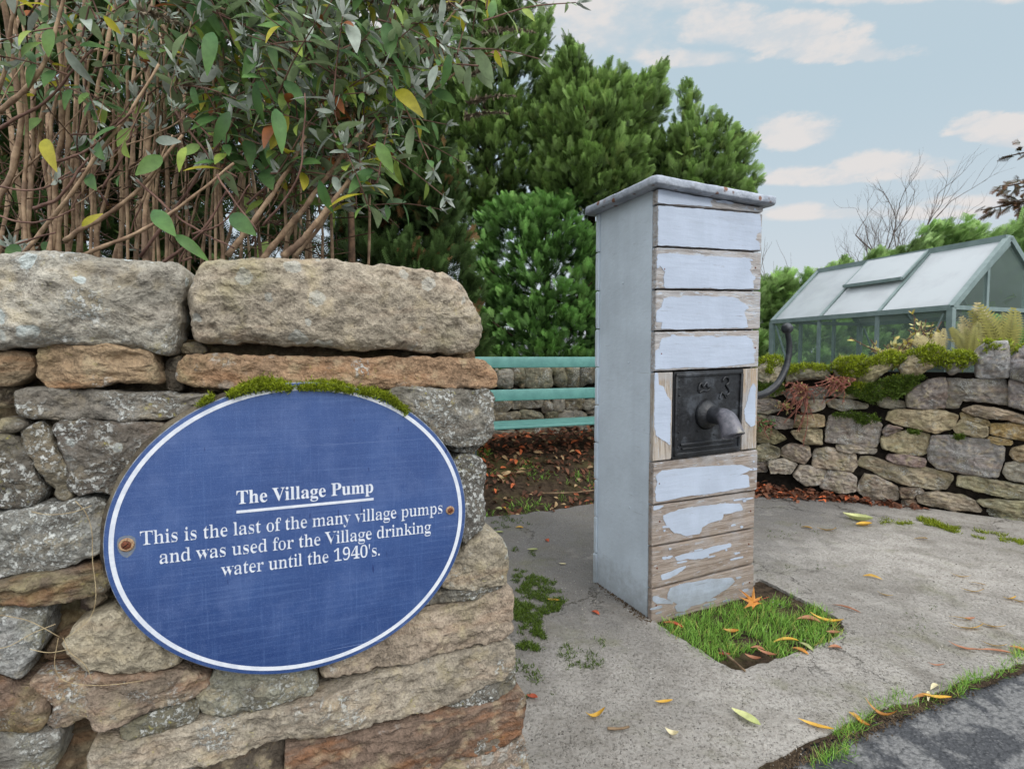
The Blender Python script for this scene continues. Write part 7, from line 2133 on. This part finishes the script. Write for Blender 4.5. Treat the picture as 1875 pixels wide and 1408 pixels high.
for px, py, L, w, a, mat, lab, curl in (
    (1365, 1316, .085, .036, 35, 'f_green', 'broad pale green leaf lying alone on the pavement in the foreground', .3),
    (1570, 952, .16, .09, 40, 'f_green', 'large pale green leaf on the pavement near the foot of the mossy wall', .5),
    (1582, 962, .11, .05, 100, 'f_yellow', 'yellow leaf tucked under the large pale green leaf near the wall', .3),
    (1230, 1345, .035, .022, 60, 'f_pale', 'small crumpled cream leaf on the pavement in the foreground', 1.2),
    (1215, 1286, .055, .014, 95, 'f_yellow', 'small yellow leaf in the middle of the front pavement', .4),
    (1090, 1312, .06, .018, 110, 'f_yellow', 'curled yellow leaf on the pavement nearest the plaque wall', 1.0),
    (974, 1277, .035, .022, 70, 'f_red', 'rust-red leaf at the right foot of the plaque wall', .4),
    (1494, 1330, .085, .017, 60, 'f_yellow', 'bright yellow leaf on the pavement edge left of the weed tufts', .3),
    (1566, 1314, .05, .018, 5, 'f_yellow', 'upright pale yellow leaf among the weeds of the road joint', .5),
    (1577, 1322, .055, .016, 10, 'f_amber', 'amber leaf standing in the weeds of the road joint', .6),
    (1612, 1308, .075, .016, 40, 'f_amber', 'hooked amber leaf beside the weeds at the road edge', 1.2),
    (1690, 1276, .075, .016, 100, 'f_amber', 'amber leaf under the crossed leaves at the road edge', .4),
    (1700, 1274, .06, .012, 140, 'f_pale', 'pale straw-coloured leaf crossing two yellow ones at the road edge', .3),
    (1716, 1278, .075, .016, 80, 'f_yellow', 'yellow leaf lying on the road edge under a pale one', .3),
    (1711, 1258, .05, .016, 120, 'f_pale', 'cream leaf curled above the crossed leaves at the road edge', .8),
    (1868, 1190, .06, .02, 30, 'f_amber', 'amber leaf at the right border of the picture on the pavement edge', .5),
    (951, 966, .05, .02, 80, 'f_yellow', 'small yellow leaf on dark tarmac left of the pump', .3),
    (1001, 990, .035, .03, 30, 'f_red', 'orange-red leaf fragment on the dark tarmac left of the pump', .4),
    (975, 1007, .055, .022, 90, 'f_green', 'pale green leaf by a moss spot left of the pump', .3),
    (1030, 1033, .035, .016, 70, 'f_pale', 'small cream leaf on dark tarmac close to the foot of the pump', .3),
    (913, 932, .05, .035, 60, 'f_green', 'round pale green leaf at the end of the bank beside the wall', .2),
    (923, 930, .045, .02, 30, 'f_yellow', 'yellow leaf overlapping the round pale green leaf beside the wall', .4),
    (914, 975, .05, .022, 85, 'f_green', 'green leaf on the moss right beside the plaque wall', .3),
    (1013, 1100, .05, .02, 75, 'f_yellow', 'yellow leaf lying in the moss patch beside the plaque wall', .4),
    (1090, 1122, .04, .022, 40, 'f_red', 'reddish leaf on the pavement left of the pump foot', .3),
    (1232, 1144, .075, .022, 60, 'f_red', 'red-brown leaf wedged against the foot of the pump corner', .6)):
    curled_leaf(px, py, L, w, a, mat, lab, None, curl)
for x, y, L, w, a, mat, lab, curl in (
    (385, 578, .055, .026, 80, 'f_amber', 'folded apricot leaf in the middle of the grass square', .6),
    (780, 520, .085, .035, 70, 'f_brown', 'crumpled pinkish-brown leaf at the right end of the grass square', .8),
    (870, 520, .11, .022, 60, 'f_yellow', 'long yellow leaf with a dark rim at the right tip of the grass', .6),
    (665, 625, .10, .020, 95, 'f_yellow', 'long yellow leaf arched over the front of the grass square', 1.0),
    (735, 672, .055, .022, 40, 'f_amber', 'amber leaf at the front edge of the grass square', .5),
    (765, 650, .06, .020, 20, 'f_green', 'pale green leaf standing at the front edge of the grass square', .8),
    (495, 712, .05, .022, 60, 'f_brown', 'pink-brown leaf by the twig at the front corner of the grass', .7),
    (565, 688, .06, .020, 50, 'f_brown', 'brown leaf at the front edge left of the long yellow one', .5),
    (520, 660, .045, .020, 70, 'f_brown', 'dull brown leaf in the bare soil corner of the square', .4),
    (350, 692, .04, .016, 80, 'f_red', 'rusty leaf under the twig in the bare soil corner', .4),
    (905, 582, .05, .022, 85, 'f_brown', 'pale brown leaf on the pavement just off the grass tip', .4)):
    curled_leaf(*B7(x, y), L, w, a, mat, lab, None, curl, z=.002)
# maple leaf leaning in the grass against the pump
def maple():
    c = on_ground(*B7(498, 440), .02)
    P = []
    for k, (a, L) in enumerate(((-128, .055), (-88, .085), (-45, .10), (0, .115), (45, .10), (88, .085), (128, .055))):
        P.append((a - 20, .030)); P.append((a - 6, L * .62)); P.append((a, L)); P.append((a + 6, L * .62))
    P.append((160, .022)); P.append((200, .022))
    n = len(P)
    V = [np.zeros(3)] + [np.array([math.sin(math.radians(a)) * r, math.cos(math.radians(a)) * r, .10 * r - 2.2 * r * r * math.cos(math.radians(a * 3.4))]) for a, r in P]
    F = [(0, 1 + (i + 1) % n, 1 + i) for i in range(n)]
    V = np.array(V) * .62
    ca, sa = math.cos(.5), math.sin(.5)
    V = V @ np.array([[ca, -sa, 0], [sa, ca, 0], [0, 0, 1]]).T
    tl = math.radians(38)
    V = np.stack([V[:, 0], V[:, 1] * math.cos(tl) - V[:, 2] * math.sin(tl), V[:, 1] * math.sin(tl) + V[:, 2] * math.cos(tl)], -1)
    o = mesh('fallen_leaf', V + c + UP * .012, F, M['f_amber'], smooth=False, attrs={'along': np.clip(np.linalg.norm(V, axis=1) * 9, 0, 1), 'tone': np.full(len(V), .6)}, label='orange maple leaf leaning in the grass against the foot of the pump', cat='fallen leaf', loc=c)
    st_ = c + UP * .012
    V2, F2 = tube_geo(smooth_path([st_, st_ + np.array([.03, .0, .012]), st_ + np.array([.065, .01, .018])], 8), .0011, 5)
    WLOC[o.name] = np.array(c)
    mesh('leaf_stalk', V2, F2, M['f_red'], o)
maple()
